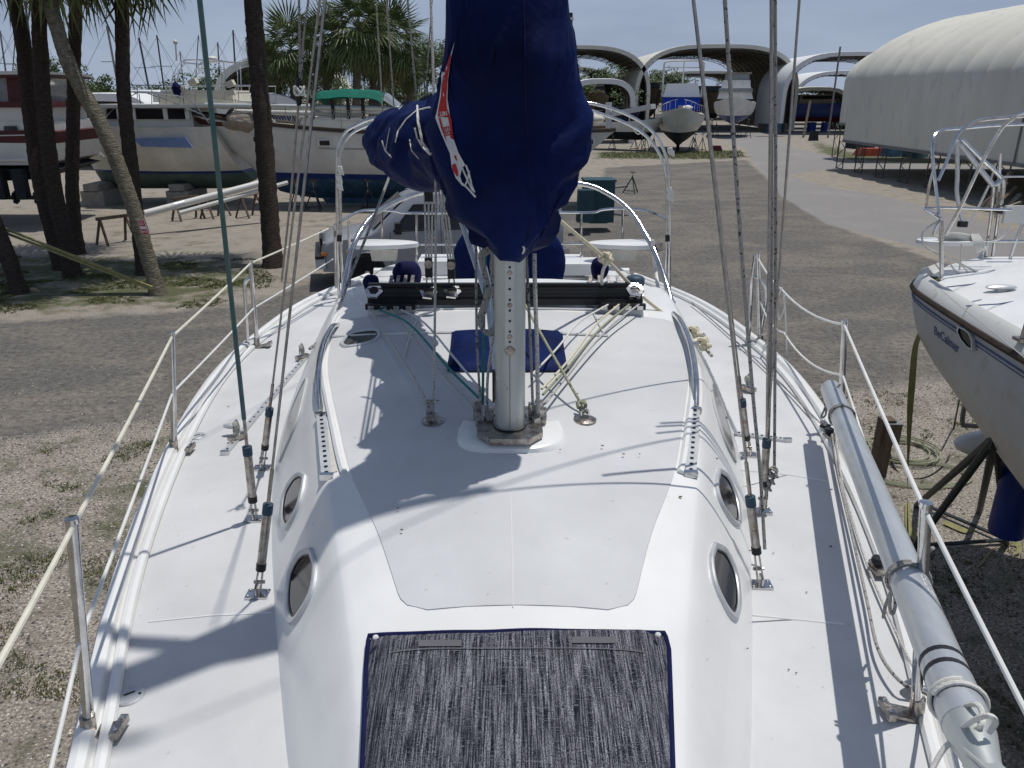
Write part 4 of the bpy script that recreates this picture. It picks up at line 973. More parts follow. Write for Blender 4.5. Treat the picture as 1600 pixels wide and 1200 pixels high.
# heavy cream line with knots on the right, thin one on the left
rs = rope([Yp(875, 345, 3.4), Yp(905, 370, 3.6), Yp(948, 406, 3.9), Yp(1000, 460, 3.98), Yp(1040, 492, 4.0), Yp(1066, 510, 4.0)], .0095, 'cream_cord', 'thick cream sheet running from the cover down to the right side deck', group=None)
for (x_, y_, Y_, l_, sz) in ((946, 404, 3.88, 'fat cream bowline knot beside the navy winch cover', .03), (1082, 520, 3.95, 'bunched cream knots on the right side deck car', .035)):
    kb_ = MB(); kp = Yp(x_, y_, Y_)
    for j in range(2 if sz > .03 else 1):
        kq = kp + Vector((.035*j, -.09*j, -.035*j)); kb_.tube(cr([kq + Vector((sz*(.55 + .45*math.sin(a*2.3))*math.cos(a)*1.1, sz*.8*math.sin(a*1.7), sz*(.5 + .5*math.cos(a*1.3))*math.sin(a))) for a in np.linspace(0, 21, 36)], 3), .0105, 7)
    kb_.build('rope_knot', 'cream_cord', None, label=l_, cat='knot')
MB().tube(cr([Yp(952, 408, 3.88), Yp(943, 420, 3.88), Yp(940, 440, 3.92), Yp(944, 448, 3.98)], 4), .009, 7).build('rope_tail', 'white_cord', None, label='short white tail dropping from the bowline into the clutches', cat='rope')
rope([Yp(1096, 535, 3.95), Yp(1103, 545, 3.9), Yp(1112, 556, 3.8)], .009, 'rope_fleck', 'short flecked strop between the cream knots and the track block', group=None)
rope([Yp(622, 240, 4.9), Yp(605, 285, 4.7), Yp(580, 350, 4.45), Yp(548, 430, 4.2), Yp(525, 490, 4.05), Yp(500, 530, 3.95), Yp(484, 545, 3.85)], .0085, 'rope_grey', 'grey sheet running from the boom end down to the left side deck', group=None)
# lazy jacks
LJ = 'thin lines holding the sail cover up'
for k, (a, b_, lab) in enumerate(((((587, -10), (600, 210)), (4.5, 5.1), 'leftmost thin lazy line rising from the cover end'), (((603, -10), (620, 228)), (4.2, 4.9), 'second thin lazy line from the cover end'), (((636, -10), (652, 165)), (3.6, 4.0), 'third lazy line rising clear of the palms'), (((676, -10), (664, 158)), (3.6, 3.9), 'lazy line leaning the other way beside the cover'), (((712, -10), (700, 78)), (2.9, 3.3), 'short dark line meeting the cover near the print'))):
    rope([Yp(*a[0], b_[0]), Yp(*a[1], b_[1])], .0045 if k < 3 else .003, 'rope_grey', lab, group=LJ, name='lazy_line', smooth=False)
cord_on([(652, 165), (653, 190), (660, 222), (675, 243)], .0045, 'white_cord')
rope([Yp(719, -10, 2.9), Yp(718, 26, 2.85)], .003, 'rope_grey', 'tiny thin line along the upper left edge of the cover', group=LJ, name='lazy_line', smooth=False)
# spare halyards clipped to shrouds
HG = 'halyards tied off at the shrouds'
rope([Yp(467, -10, 3.0), Yp(469, 130, 3.0)], .0045, 'rope_grey', 'thin line above the black cleat on the left', group=HG, name='halyard', smooth=False)
rope([Yp(483, -10, 3.0), Yp(474, 60, 3.0), Yp(470, 130, 3.0)], .004, 'rope_grey', 'second thin line meeting the black cleat on the left', group=HG, name='halyard', smooth=False)
hc = T('hanging_cleat', 'black cleat wrapped with cord hanging from lines left of the green canopy', 'cleat', tuple(Yp(467, 150, 3.0)))
MB().rows([[Yp(467 + 6.5*math.cos(t_)*w_, y_, 3.0) + Vector((0, .012*math.sin(t_), 0)) for t_ in np.linspace(0, 6.28, 9)[:-1]] for y_, w_ in ((122, .6), (130, .9), (145, 1), (158, .7), (165, .5))], closed=True, capa=True, capb=True).build('body', 'black', hc)
MB().tube(cr([Yp(467 + 8*math.cos(a), 142 + 7*math.sin(a*1.7), 2.98 + .01*math.sin(a)) for a in np.linspace(0, 14, 24)], 3), .0035, 5).build('lashing', 'white_cord', hc)
rope([Yp(466, 165, 3.0), Yp(455, 300, 3.05), Yp(440, 440, 3.15)], .0045, 'wire', 'thin wire dropping below the black cleat on the left', group=HG, name='halyard', smooth=False)
rope([Yp(1132, -10, 2.4), Yp(1152, 300, 2.4), Yp(1175, 600, 2.42), Yp(1188, 740, 2.42), Yp(1195, 858, 2.35)], .0062, 'rope_grey', 'dark flecked halyard slanting right of the two thin shrouds', group=HG, name='halyard')
rope([Yp(1205, -10, 2.75), Yp(1206, 300, 2.75), Yp(1204, 560, 2.75), Yp(1198, 780, 2.72)], .0055, 'rope_grey', 'left dark flecked halyard of the pair beside the silver right shroud', group=HG, name='halyard')
rope([Yp(1211, -10, 2.78), Yp(1212, 300, 2.78), Yp(1211, 560, 2.78), Yp(1210, 735, 2.75)], .0060, 'rope_grey', 'right dark flecked halyard of the pair beside the silver right shroud', group=HG, name='halyard')
kb_ = MB(); kp = Yp(1208, 738, 2.73)
for j in range(3): kq = kp + Vector((-.01*j, 0, -.03*j)); kb_.tube(cr([kq + Vector((.018*math.cos(a), .012*math.sin(a*1.3), .02*math.sin(a*.9))) for a in np.linspace(0, 14, 18)], 3), .005, 6)
kb_.build('halyard_shackle', 'rope_grey', None, label='knotted halyard ends bunched at the right shroud base', cat='knot')
# --- spinnaker pole along right rail
pa, pb = Yp(1298, 608, 3.42), Yp(1512, 1135, 1.13); dv = (pb - pa).normalized()
pole = T('spinnaker_pole', 'long silver aluminium pole lashed along the right hand rail', 'pole', tuple(pa))
MB().tube([pa, pb], .0455, 24).build('tube', 'pole_alloy', pole)
MB().tube([pa - dv*.02, pa - dv*.0], .04, 16).tube([pa - dv*.07, pa - dv*.02], .022, 10).build('end_fitting', 'pole_alloy', pole)
for t_ in (.60, .775): pass
L_ = (pb - pa).length
def ringat(f0, wd, r, m_, nm_): p = pa.lerp(pb, f0); MB().tube([p - dv*wd, p + dv*wd], r, 24).build(nm_, m_, pole)
def frac_at(py):
    lo_, hi_ = 0., 1.
    for _ in range(30):
        m_ = (lo_+hi_)/2; p = pa.lerp(pb, m_) - CO; row = 600 - 1200*((p.z*CP + p.y*SP)/(p.y*CP - p.z*SP))
        if row < py: lo_ = m_
        else: hi_ = m_
    return lo_
for py in (1040, 1060): ringat(frac_at(py), .007, .0462, 'black_tape', 'tape_band')
ringat(frac_at(1098), .004, .0464, 'navy_dark', 'seam_band')
MB().tube([pb, pb + dv*.03, pb + dv*.10, pb + dv*.15], [.0445, .043, .03, .026], 20).build('end_fitting', 'alloy', pole)
MB().box(pb + dv*.13 + Vector((0, 0, .01)), (.035, .10, .035), rx=-.3).build('jaw', 'alloy', pole)
up = Vector((0, 0, 1)); sidev = dv.cross(up).normalized(); nu = sidev.cross(dv).normalized()
f_ = frac_at(935); pcn = pa.lerp(pb, f_)
def pole_txt(x_, y_):   # text runs along the pole, wrapped round the tube
    a = math.radians(28) + y_ * .115 / .0455 * 1.0; rad = .0459
    return pcn + dv * (-x_ * .045 * -1) + (nu * math.cos(a) * rad + sidev * -1 * math.sin(a) * rad)
put_text('ESTAI', lambda x_, y_: pcn + dv*(x_*.036) + (nu*math.cos(.55 - y_*.75) + sidev*(-1)*math.sin(.55 - y_*.75))*.0462, 'pole_lettering', 'white_print', pole, bold=.01)
# lashings
def lash(f0, name, m_, lab, tail):
    p = pa.lerp(pb, f0); b = MB()
    b.tube([p + (nu*math.cos(a) + sidev*math.sin(a))*.051 + dv*(a*.002) for a in np.linspace(0, 6.3*1.2, 26)], .005, 6)
    for t2 in tail: b.tube(cr([Yp(*q) for q in t2], 5), .005, 6)
    return b.build(name, m_, None, label=lab, cat='rope')
lash(frac_at(905), 'lashing', 'rope_grey', 'brown cord lashing with hanging loops midway along the silver pole', [[(1430, 880, 1.75), (1400, 905, 1.8), (1392, 925, 1.82), (1384, 945, 1.85), (1380, 965, 1.87)], [(1394, 915, 1.8), (1390, 945, 1.82), (1394, 960, 1.82), (1399, 945, 1.82), (1396, 915, 1.8)], [(1396, 915, 1.78), (1399, 935, 1.78), (1404, 938, 1.78), (1404, 925, 1.78), (1398, 912, 1.78)], [(1430, 880, 1.75), (1458, 856, 1.66)]])
lash(frac_at(650), 'lashing', 'rope_grey', 'thin cord loop hanging from the far end of the silver pole', [[(1313, 600, 3.3), (1296, 620, 3.3), (1288, 640, 3.3), (1283, 652, 3.3), (1290, 648, 3.3), (1292, 625, 3.3)]])
lash(frac_at(1095), 'lashing', 'white_cord', 'pale rope bundle tied round the near end of the silver pole', [[(1500, 1105, 1.15), (1525, 1100, 1.12), (1535, 1115, 1.1), (1532, 1135, 1.08), (1500, 1150, 1.1), (1475, 1170, 1.1), (1455, 1205, 1.08)], [(1500, 1140, 1.1), (1522, 1125, 1.08), (1545, 1118, 1.06), (1556, 1128, 1.06), (1545, 1145, 1.06)], [(1468, 1108, 1.2), (1472, 1125, 1.2), (1480, 1140, 1.2), (1488, 1125, 1.18), (1478, 1110, 1.2)]])
rope([hit(1297, 690, .05), hit(1305, 740, .03), hit(1330, 850, .03), hit(1352, 950, .03), hit(1368, 1030, .04), hit(1400, 1085, .05), hit(1440, 1110, .06), Yp(1480, 1108, 1.35)], .0055, 'rope_grey', 'slack grey line drooping on deck inside the silver pole', group='lines beside the pole')
rope([hit(1303, 690, .05), hit(1315, 760, .02), hit(1350, 880, .02), hit(1400, 1000, .02), hit(1436, 1078, .03)], .0045, 'rope_fleck', 'thin flecked line lying straight along the white rail', group='lines beside the pole')
rope([hit(1442, 1092, .03), hit(1448, 1130, .02), hit(1455, 1200, .02), hit(1460, 1260, .02)], .005, 'white_cord', 'white line with blue ticks running forward from the pulley', group='lines beside the pole')
rope([hit(1080, 478, .03), hit(1110, 502, .02), hit(1150, 538, .02), hit(1200, 585, .02), hit(1240, 625, .02), hit(1290, 680, .03)], .005, 'rope_grey', 'grey line lying along the right deck edge behind the shrouds', group='lines beside the pole')
# --- hatch sunshade
hs = T('hatch_cover', 'dark flecked mesh sunshade with navy binding over the near deck hatch', 'hatch cover', tuple(hit(808, 1100)))
LE = [(577, 1001), (573, 1050), (571, 1110), (569, 1160), (567, 1215), (565, 1330)]; RE = [(1038, 995), (1044, 1020), (1046, 1080), (1048, 1140), (1050, 1215), (1052, 1330)]
rows = []; EL = []; ER = []
for k in range(31):
    q = k/30*(len(LE)-1); i = min(int(q), len(LE)-2); f_ = q-i
    a = (LE[i][0]*(1-f_)+LE[i+1][0]*f_, LE[i][1]*(1-f_)+LE[i+1][1]*f_); c_ = (RE[i][0]*(1-f_)+RE[i+1][0]*f_, RE[i][1]*(1-f_)+RE[i+1][1]*f_)
    r_ = []
    for j in range(25):
        g = j/24; bow_ = -5*math.sin(math.pi*g)*(1-k/30) * (1 if k < 6 else .3); p = hit(a[0]*(1-g)+c_[0]*g, a[1]*(1-g)+c_[1]*g + bow_, 0)
        h = .012 + .035*min(1, k/3)*min(1, j/2, (24-j)/2)
        h += .003*noise.noise(Vector((p.x*8, p.y*8, 0))); r_.append(p + Vector((0, 0, h)))
    rows.append(r_); EL.append(r_[0]); ER.append(r_[-1])
MB().rows(rows).rows([[p - Vector((0, 0, .004)) for p in r_] for r_ in rows]).build('mesh_panel', 'mesh_cloth', hs, ang=80)
MB().tube(ER[::-1] + rows[0][::-1][1:-1] + EL, .007, 8).build('binding', 'navy_dark', hs)
for (px, py) in ((589, 1023), (1026, 1019)): MB().ball(hit(px, py, .052), (.0075, .0075, .005), 10, 6).build('snap_button', 'white_print', hs)
for a, c_, y_ in ((655, 722, 1032), (893, 960, 1027)):
    b = MB(); b.rows([[hit(a + (c_-a)*k/6, y_ + dy, .0505) for k in range(7)] for dy in (-5, 5)]); b.build('velcro_patch', 'velcro', hs)
b = MB(); b.rows([[hit(612 + (1005-612)*k/20, 1040 + dy + 6*abs(k/10-1)**6, .0505) for k in range(21)] for dy in (-.8, .8)]); b.build('fold_line', 'velcro', hs)
# --- navy covers
def cloth_blob(name, px, py, Y_, r, label, sq=1.0, taper=.8, m_='navy_dark', cat='cover', seed=0):
    p = Yp(px, py, Y_); rows = []
    for i in range(11):
        th = math.pi*i/10; rr = math.sin(th)**.55; h = -math.cos(th); rr *= 1 - (1-taper)*(1-(h+1)/2 if taper < 1 else 0)
        rows.append([p + Vector((r[0]*max(rr, .02)*math.cos(a)*(1 + .12*noise.noise(Vector((math.cos(a)*2+seed, math.sin(a)*2, h*2)))), r[1]*max(rr, .02)*math.sin(a), r[2]*h)) for a in np.linspace(0, 2*math.pi, 21)[:-1]])
    return MB().rows(rows, closed=True).build(name, m_, None, ang=80, label=label, cat=cat, group='navy canvas winch covers')
cloth_blob('winch_cover', 580, 444, 4.25, (.05, .05, .052), 'small round navy cover at the left end of the traveler', seed=1)
cloth_blob('winch_cover', 636, 432, 4.3, (.088, .08, .085), 'large boxy navy winch cover left of the mast', taper=.8, seed=4)
cloth_blob('winch_cover', 937, 420, 4.25, (.052, .055, .062), 'crumpled navy cover beside the cream bowline knot', taper=.9, seed=7)
cloth_blob('winch_cover', 992, 442, 4.3, (.062, .055, .045), 'low navy cover at the right end of the traveler', m_='boot_blue', seed=9)
wc = T('wheel_cover', 'big round navy cover over the steering wheel behind the mast', 'wheel cover', tuple(Yp(798, 460, 5.9)))
c0 = Yp(795, 420, 5.9); rows = []
for (rr, dy) in ((.02, -.06), (.2, -.07), (.36, -.055), (.43, -.02), (.44, .02), (.40, .05), (.02, .06)):
    rows.append([c0 + Vector((rr*math.cos(a)*(1+.02*math.sin(5*a)), dy + .012*noise.noise(Vector((rr*6*math.cos(a), rr*6*math.sin(a), 0))), rr*math.sin(a)*(1.02))) for a in np.linspace(0, 2*math.pi, 41)[:-1]])
MB().rows(rows, closed=True).build('cloth', 'navy', wc, ang=80)
MB().box(c0 + Vector((0, .1, -.35)), (.25, .2, .6)).build('pedestal', 'gelcoat', wc)
MB().tube([c0 + Vector((.3*math.cos(a), -.07, .3*math.sin(a))) for a in np.linspace(.3, 2.4, 16)], .003, 5).build('seam', 'navy_dark', wc)
# pillow-like companionway cover
LE = [(706, 522), (704, 545), (700, 568), (699, 583)]; RE = [(879, 522), (881, 545), (885, 562), (889, 583)]; rows = []
for k in range(15):
    q = k/14*3; i = min(int(q), 2); f_ = q-i; r_ = []
    for j in range(25):
        g = j/24; a = LE[i][0]*(1-f_)+LE[i+1][0]*f_; c_ = RE[i][0]*(1-f_)+RE[i+1][0]*f_; y_ = LE[i][1]*(1-f_)+LE[i+1][1]*f_ - 3*math.sin(math.pi*g)*(1-k/14)
        e = min(1, k/2, (14-k)/2, j/2, (24-j)/2); p = hit(a*(1-g)+c_*g, y_, .010 + .032*math.sqrt(e)); p.z += .010*noise.noise(Vector((p.x*7, p.y*7, 2)))*e; r_.append(p)
    rows.append(r_)
MB().rows(rows).build('hatch_pad', 'navy', None, ang=80, label='flat navy canvas pad lying on the coachroof behind the mast', cat='canvas cover')
for pl in ([(1176, 962), (1240, 968), (1318, 976)], [(424, 958), (330, 962), (232, 972)], [(1158, 735), (1230, 742), (1290, 752)]):
    MB().tube([hit(*p) + Vector((0, 0, .001)) for p in pl], .0035, 5).build('deck_seam', 'gelcoat', boat)
MB().tube([hit(797, 770) + Vector((0, 0, .002))] + [hit(798 + k*.4, 770 + k*20) + Vector((0, 0, .002)) for k in range(1, 10)], .0014, 5).build('centre_seam', 'gelcoat', roof)
# dirt specks, dry leaves on deck
for j, (px, py) in enumerate(((684, 631), (622, 800), (902, 620), (941, 702), (974, 715), (999, 715), (875, 708), (1063, 778), (1120, 718), (628, 834), (1172, 862), (1208, 866), (1260, 927), (1244, 1053), (1168, 1015), (655, 991), (357, 636), (1298, 855), (1232, 1048))):
    a = hit(px, py, .004 + (.009 if 540 < px < 1060 and py < 985 else 0)); b = MB(); r0 = random.uniform(.0016, .0038)
    b.rows([[a + Vector((r0*math.cos(t_)*1.6, r0*math.sin(t_), h)) for t_ in np.linspace(0, 6.28, 7)[:-1]] for h in (0, .002)], closed=True, capb=True)
    b.build('dirt_speck', 'leaf_dry', boat)
# ================================================================== SURROUNDINGS
def jackstand_mb(h, spread=.42):
    return None
def stand(loc, h, rz=0, label=None, src=[None], group='boat stands', flip=1):
    if src[0] is None:
        t_ = T('boat_stand', label, 'boat stand', (0, 0, 0), group)
        for k in range(3):
            a = 2.094*k + .5; MB().tube([(0, 0, .78), (.42*math.cos(a), .42*math.sin(a), .0)], .026, 6).build('leg', 'stand_steel', t_)
        b = MB()
        for k in range(3):
            a, a2 = 2.094*k + .5, 2.094*(k+1) + .5; b.tube([(.36*math.cos(a), .36*math.sin(a), .12), (.36*math.cos(a2), .36*math.sin(a2), .12)], .014, 5)
        b.build('brace', 'stand_steel', t_)
        MB().tube([(0, 0, .6), (0, 0, .97)], .02, 8).build('screw', 'old_steel', t_)
        MB().box((0, 0, .985), (.22, .2, .03), rx=.3).build('pad', 'wood_old', t_)
        src[0] = t_; t_.location = loc; t_.rotation_euler = (0, 0, rz); t_.scale = (1, 1, h); return t_
    r = dup(src[0], loc, rz, label); r.scale = (1, 1, h); return r
# stands under own boat
for i, (x, y, d_) in enumerate(((-1.25, 2.2, 'left forward'), (1.2, 2.3, 'right forward'), (-1.25, 4.9, 'left aft'), (1.2, 5.0, 'right aft'))):
    stand((x, y, 0), 1.7, .4*i, 'steel stand under the camera sailboat, %s one' % d_)
# ---- generic hull
def hull(root, L, B, zs, zk, zw, mats=('hull_white', 'stripe_blue', 'bottom_blue'), bow_rake=1.2, stern_rake=.3, transom=.7, full=.35, stripe=.12, sheer_rise=.25, keel=None, vee=.5, y_axis=False, deckm='deck_cream', deck=True):
    """bow at +x; root-local coordinates"""
    def beam(t_): 
        return B/2 * (min(1, (1 - t_)/.55) ** full if t_ > .45 else 1) * (transom + (1-transom)*min(1, t_/.35)**.7)
    def sh(t_): return zs + sheer_rise * ((t_ - .4)**2) / .36 * (1.6 if t_ > .4 else .5)
    def kl(t_): return zk + (zs-zk)*.0 + ((t_ - .8)/.2)**2*.35*(zw-zk) * (t_ > .8) + (max(0, .25 - t_)/.25)**2*(zw-zk)*.5
    N = 26
    def pt(t_, z, side):
        s_, k_ = sh(t_), kl(t_); a = max(0, min(1, (s_ - z)/(s_ - k_))); hw = beam(t_) * (1 - a**(1.5 + 2.2*(1-vee)))**(.6 + vee*.3)
        x0 = -L/2 + stern_rake*a; x1 = L/2 - bow_rake*a
        return (x0 + (x1-x0)*t_, side*hw, z)
    ts = [i/N for i in range(N)] + [.99, 1.0]
    def band(name, m, fa, fb, n, pr=.0):
        b = MB()
        for side in (-1, 1):
            b.rows([[pt(t_, (fa(t_) + (fb(t_)-fa(t_))*k/n), side) for k in range(n+1)] for t_ in ts])
        t0 = 0; b.rows([[pt(0, fa(0)+(fb(0)-fa(0))*k/n, -1) for k in range(n+1)], [pt(0, fa(0)+(fb(0)-fa(0))*k/n, 1) for k in range(n+1)]])
        return b.build(name, m, root, ang=50)
    top = band('hull', mats[0], sh, lambda t_: zw + stripe, 8)
    if stripe > 0: band('boot_stripe', mats[1], lambda t_: zw + stripe, lambda t_: zw, 1)
    band('bottom', mats[2], lambda t_: zw, lambda t_: min(zw, kl(t_)) + .0, 7)
    if deck:
        b = MB(); b.rows([[(pt(t_, sh(t_), s)[0], pt(t_, sh(t_), s)[1]*.985, sh(t_) - .03 + .04*(1-abs(s))) for s in (-1, -.5, 0, .5, 1)] for t_ in ts]); b.build('deck', deckm, root)
    if keel:
        x0, x1, zb = keel; MB().prism([(x0, -.12, zk + .3), (x1, -.12, zk + .3), (x1 - .4, -.12, zb), (x0 + .1, -.12, zb)], (0, .24, 0)).build('keel', mats[2], root)
    return pt, sh
# ---- big ketch lying across the yard behind the van
kx0, kx1 = Yp(262, 215, 30).x, Yp(966, 205, 30).x
L = kx1 - kx0; ketch = T('sailboat', 'long white ketch with blue bottom lying broadside behind the silver van', 'sailboat', (0, 0, 0))
pt, sh = hull(ketch, L, 4.2, 2.85, .25, 1.12, bow_rake=3.4, stern_rake=2.6, transom=.55, stripe=.22, sheer_rise=.45, full=.6, vee=.55, mats=('hull_shade', 'stripe_blue', 'bottom_blue'), keel=(-3.5, 3.5, .08))
def kpt(px, off=0): return (kx0 + L/2) - Yp(px, 200, 30).x   # local x (bow is at +x, boat turned by 180 deg)
KY = 32.0
def kl(px, py, Y_=30.0):   # photograph pixel to ketch-local, side plane at depth Y_
    p = Yp(px, py, Y_); return Vector(((kx0+L/2) - p.x, KY - p.y, p.z))
for s in (1,):
    b = MB().tube([(pt(t_, sh(t_), s)[0], pt(t_, sh(t_), s)[1] + .02, sh(t_) + .03) for t_ in np.linspace(0, 1, 30)], .07, 6); b.tube([(pt(t_, sh(t_), -s)[0], pt(t_, sh(t_), -s)[1], sh(t_) + .03) for t_ in np.linspace(0, 1, 30)], .07, 6)
    b.build('cap_rail', 'teak_grey', ketch)
MB().tube([(pt(t_, sh(t_)-.10, 1)[0], pt(t_, sh(t_)-.10, 1)[1] + .02, sh(t_) - .10) for t_ in np.linspace(.0, .96, 30)], .035, 6).build('rub_rail', 'hull_white', ketch)
b = MB(); b.rows([[Vector(pt(t_, sh(t_)-.12 - h, 1)) + Vector((0, .015, 0)) for h in (0, .25*(t_-.8)/.2+.05)] for t_ in np.linspace(.84, .995, 12)]); b.build('name_board', 'varnish', ketch)
MB().tube([(pt(t_, 2.30, 1)[0], pt(t_, 2.30, 1)[1] + .02, 2.30) for t_ in np.linspace(.12, .70, 20)], .018, 5).build('cove_line', 'old_steel', ketch)
spr = MB(); spr.beam(Vector((L/2 - 1.0, 0, 3.35)), Vector((L/2 + 1.9, .1, 3.75)), .42, .10); spr.build('bowsprit', 'teak_grey', ketch)
rl = MB(); rl.tube(cr([(L/2-1.2, .9, 3.2), (L/2-.4, .8, 4.1), (L/2+1.5, .3, 4.3), (L/2+1.9, 0, 4.3), (L/2+1.5, -.3, 4.3), (L/2-.4, -.8, 4.1)], 5), .025, 6)
for x in (-.2, .8, 1.6): rl.tube([(L/2 + x, .5 - .15*x, 3.6), (L/2 + x, .5 - .15*x, 4.25)], .02, 5)
rl.build('bow_pulpit', 'steel', ketch)
def hpt(px, z):   # station of the near side at an image column
    lx = kpt(px); best = min((abs(pt(t_, z, 1)[0] - lx), t_) for t_ in np.linspace(0, 1, 200))[1]; return Vector(pt(best, z, 1)), best
for (c_, z) in ((388, 2.62), (502, 2.52), (573, 2.50), (922, 2.55)):
    p, tt = hpt(c_, z); o = MB().box(p + Vector((0, .03, 0)), (.52, .06, .26)).build('portlight', 'hull_white', ketch); MB().box(p + Vector((0, .065, -.01)), (.38, .02, .17)).build('pane', 'glass_dark', o)
for c_ in (355, 440, 532, 640, 700, 770, 850, 905):
    p, tt = hpt(c_, sh(.5)); p.z = sh(tt); MB().tube([p, p + Vector((0, -.02, .75))], .016, 5).build('stanchion', 'old_steel', ketch)
ln = MB()
for h in (.38, .74): ln.tube([Vector(pt(t_, sh(t_), 1)) + Vector((0, -.02, h)) for t_ in np.linspace(.03, .93, 20)], .009, 4)
ln.build('lifeline', 'old_steel', ketch)
net = MB()
for k in range(70):
    t_ = .30 + .5*k/70; a = Vector(pt(t_, sh(t_), 1)) + Vector((0, -.02, .05)); c_ = Vector(pt(t_+.02, sh(t_), 1)) + Vector((0, -.02, .72)); net.tube([a, c_], .005, 3, cap=False); a2 = Vector(pt(t_+.02, sh(t_), 1)) + Vector((0, -.02, .05)); c2 = Vector(pt(t_, sh(t_), 1)) + Vector((0, -.02, .72)); net.tube([a2, c2], .005, 3, cap=False)
o = net.build('rail_netting', 'white_cord', ketch); o['kind'] = 'stuff'
# deck houses, sprayhood
MB().box((.5, 0, 3.15), (6.5, 2.4, .5), taper=.93).build('cabin', 'hull_white', ketch)
MB().box((-3.2, 0, 3.3), (2.6, 2.4, .8), taper=.9).build('cockpit_coaming', 'deck_cream', ketch)
gx0, gx1 = kl(486, 160, 31).x, kl(600, 160, 31).x
rows = []
for f_ in np.linspace(0, 1, 16):
    x = gx0 + (gx1-gx0)*f_; h = 4.33 + .10*math.sin(f_*math.pi) - .22*(1 - min(1, f_/.08, (1-f_)/.08))
    rows.append([(x, y, h - .30*abs(y/1.15)**4 + .012*math.sin(f_*18)) for y in np.linspace(-1.15, 1.15, 9)])
can = MB().rows(rows).rows([[(p[0], p[1], p[2]-.03) for p in r_] for r_ in rows]).build('canopy', 'canvas_green', ketch, ang=80)
for px in (489, 521, 545, 568): p = kl(px, 170, 31); MB().beam(Vector((p.x, 1.1, 3.3)), Vector((p.x, 1.1, 4.1)), .13, .05).build('canopy_strap', 'black', ketch)
MB().rows([[(gx1 + .0, y, 4.28 - .25*abs(y/1.15)**4) for y in np.linspace(-1.15, 1.15, 7)], [(gx1 - .95, y*1.1, 3.45) for y in np.linspace(-1.15, 1.15, 7)]]).build('clear_panel', 'clear_vinyl', ketch)
for (y, x0, x1, z, r, m_) in ((1.0, 7.2, -.5, 3.72, .10, 'alloy'), (.75, 6.2, 1.2, 3.5, .09, 'hull_white'), (.9, 2.8, -2.5, 3.55, .11, 'hull_white')):
    MB().tube([(x0, y, z + .12), (x1, y, z)], r, 10).build('stowed_spar', m_, ketch)
tp = T('tarp_bundle', 'beige crumpled tarp bundle lying on the foredeck of the ketch', 'tarp', tuple(Yp(378, 200, 31)))
def lump(c, r, seed, par, nm, m_):
    rows = []; c = Vector(c)
    for i in range(12):
        th = math.pi*i/11; rows.append([])
        for a in np.linspace(0, 2*math.pi, 19)[:-1]:
            d_ = Vector((math.sin(th)*math.cos(a), math.sin(th)*math.sin(a), -math.cos(th))); k = 1 + .28*noise.noise(d_*2.2 + Vector((seed, 0, 0))) + .1*noise.noise(d_*6 + Vector((seed, 0, 0)))
            rows[-1].append(c + Vector((d_.x*r[0], d_.y*r[1], d_.z*r[2]))*1 * 1 if False else c + Vector((d_.x*r[0]*k, d_.y*r[1]*k, d_.z*r[2]*k)))
    return MB().rows(rows, closed=True).build(nm, m_, par, ang=80)
lump(Yp(380, 190, 31.2), (.75, .5, .36), 2, tp, 'cloth', 'tarp_beige')
for i, (px, lab) in enumerate(((415, 'tied folded sail bundle right of the beige tarp on the ketch'), (478, 'round wire crab trap bundle amidships on the ketch deck'), (505, 'second rolled bundle against the ketch cabin'), (560, 'long rolled sail under the green canopy'), (915, 'white rolled dinghy lashed on the stern of the ketch'))):
    tt_ = T('deck_bundle', lab, 'bundle', tuple(Yp(px, 200, 31)), 'gear lashed on the ketch deck')
    lump(Yp(px, 193 if px < 900 else 186, 31.2), (.42 if px != 915 else .7, .35, .26), i+5, tt_, 'cloth', 'hull_cream' if px != 478 else 'tarp_beige')
def turned(root, loc, rz): root.location = loc; root.rotation_euler = (0, 0, rz)
turned(ketch, (kx0 + L/2, KY, 0), math.pi)
for i, px in enumerate((440, 470, 560, 640, 760, 850)):
    p = G(px, 343); stand((p.x, 30.3, 0), 1.15, i*.7, 'steel stand propping the ketch, number %s from its bow' % ('first second third fourth fifth sixth'.split()[i]))
# stern extras of ketch: davit boom and box
dv_ = T('boarding_ladder', 'long grey aluminium passerelle sticking out over the ketch stern', 'gangway', tuple(Yp(985, 180, 30)))
MB().beam(Yp(958, 178, 30.5), Yp(1021, 166, 29.5), .35, .16).build('plank', 'track_alloy', dv_); MB().tube([Yp(951, 160, 30.5), Yp(951, 200, 30.5)], .12, 10).build('post', 'track_alloy', dv_)
MB().tube(cr([Yp(983, 180, 30), Yp(985, 195, 30), Yp(997, 210, 30), Yp(1007, 200, 30), Yp(1010, 190, 30)], 5), .02, 5).build('hanging_line', 'white_cord', dv_)
# ---- flybridge cruiser at left
fc = T('motor_cruiser', 'cream flybridge cruiser with pale blue accent behind the leaning palm trunks', 'motorboat', (0, 0, 0))
FX0, FX1 = Yp(80, 215, 31).x, Yp(338, 270, 31).x; FL = FX1 - FX0; FCX = (FX0+FX1)/2
pt2, sh2 = hull(fc, FL, 4.0, 3.05, .55, 1.28, bow_rake=.6, stern_rake=-.9, transom=.9, stripe=.10, sheer_rise=.10, full=.38, vee=.35, mats=('hull_cream', 'stripe_blue', 'bottom_green'))
def fl(px, py, Y_=31.0): p = Yp(px, py, Y_); return Vector((FCX - p.x, 33.0 - p.y, p.z))
def fbox(x0, x1, y0, y1, wd, nm, m_, par=fc, tp_=.94, Y_=31.6):
    a, b_ = fl(x0, y1, Y_), fl(x1, y0, Y_); return MB().box(((a.x+b_.x)/2, 0, (a.z+b_.z)/2), (abs(a.x-b_.x), wd, abs(a.z-b_.z)), taper=tp_).build(nm, m_, par)
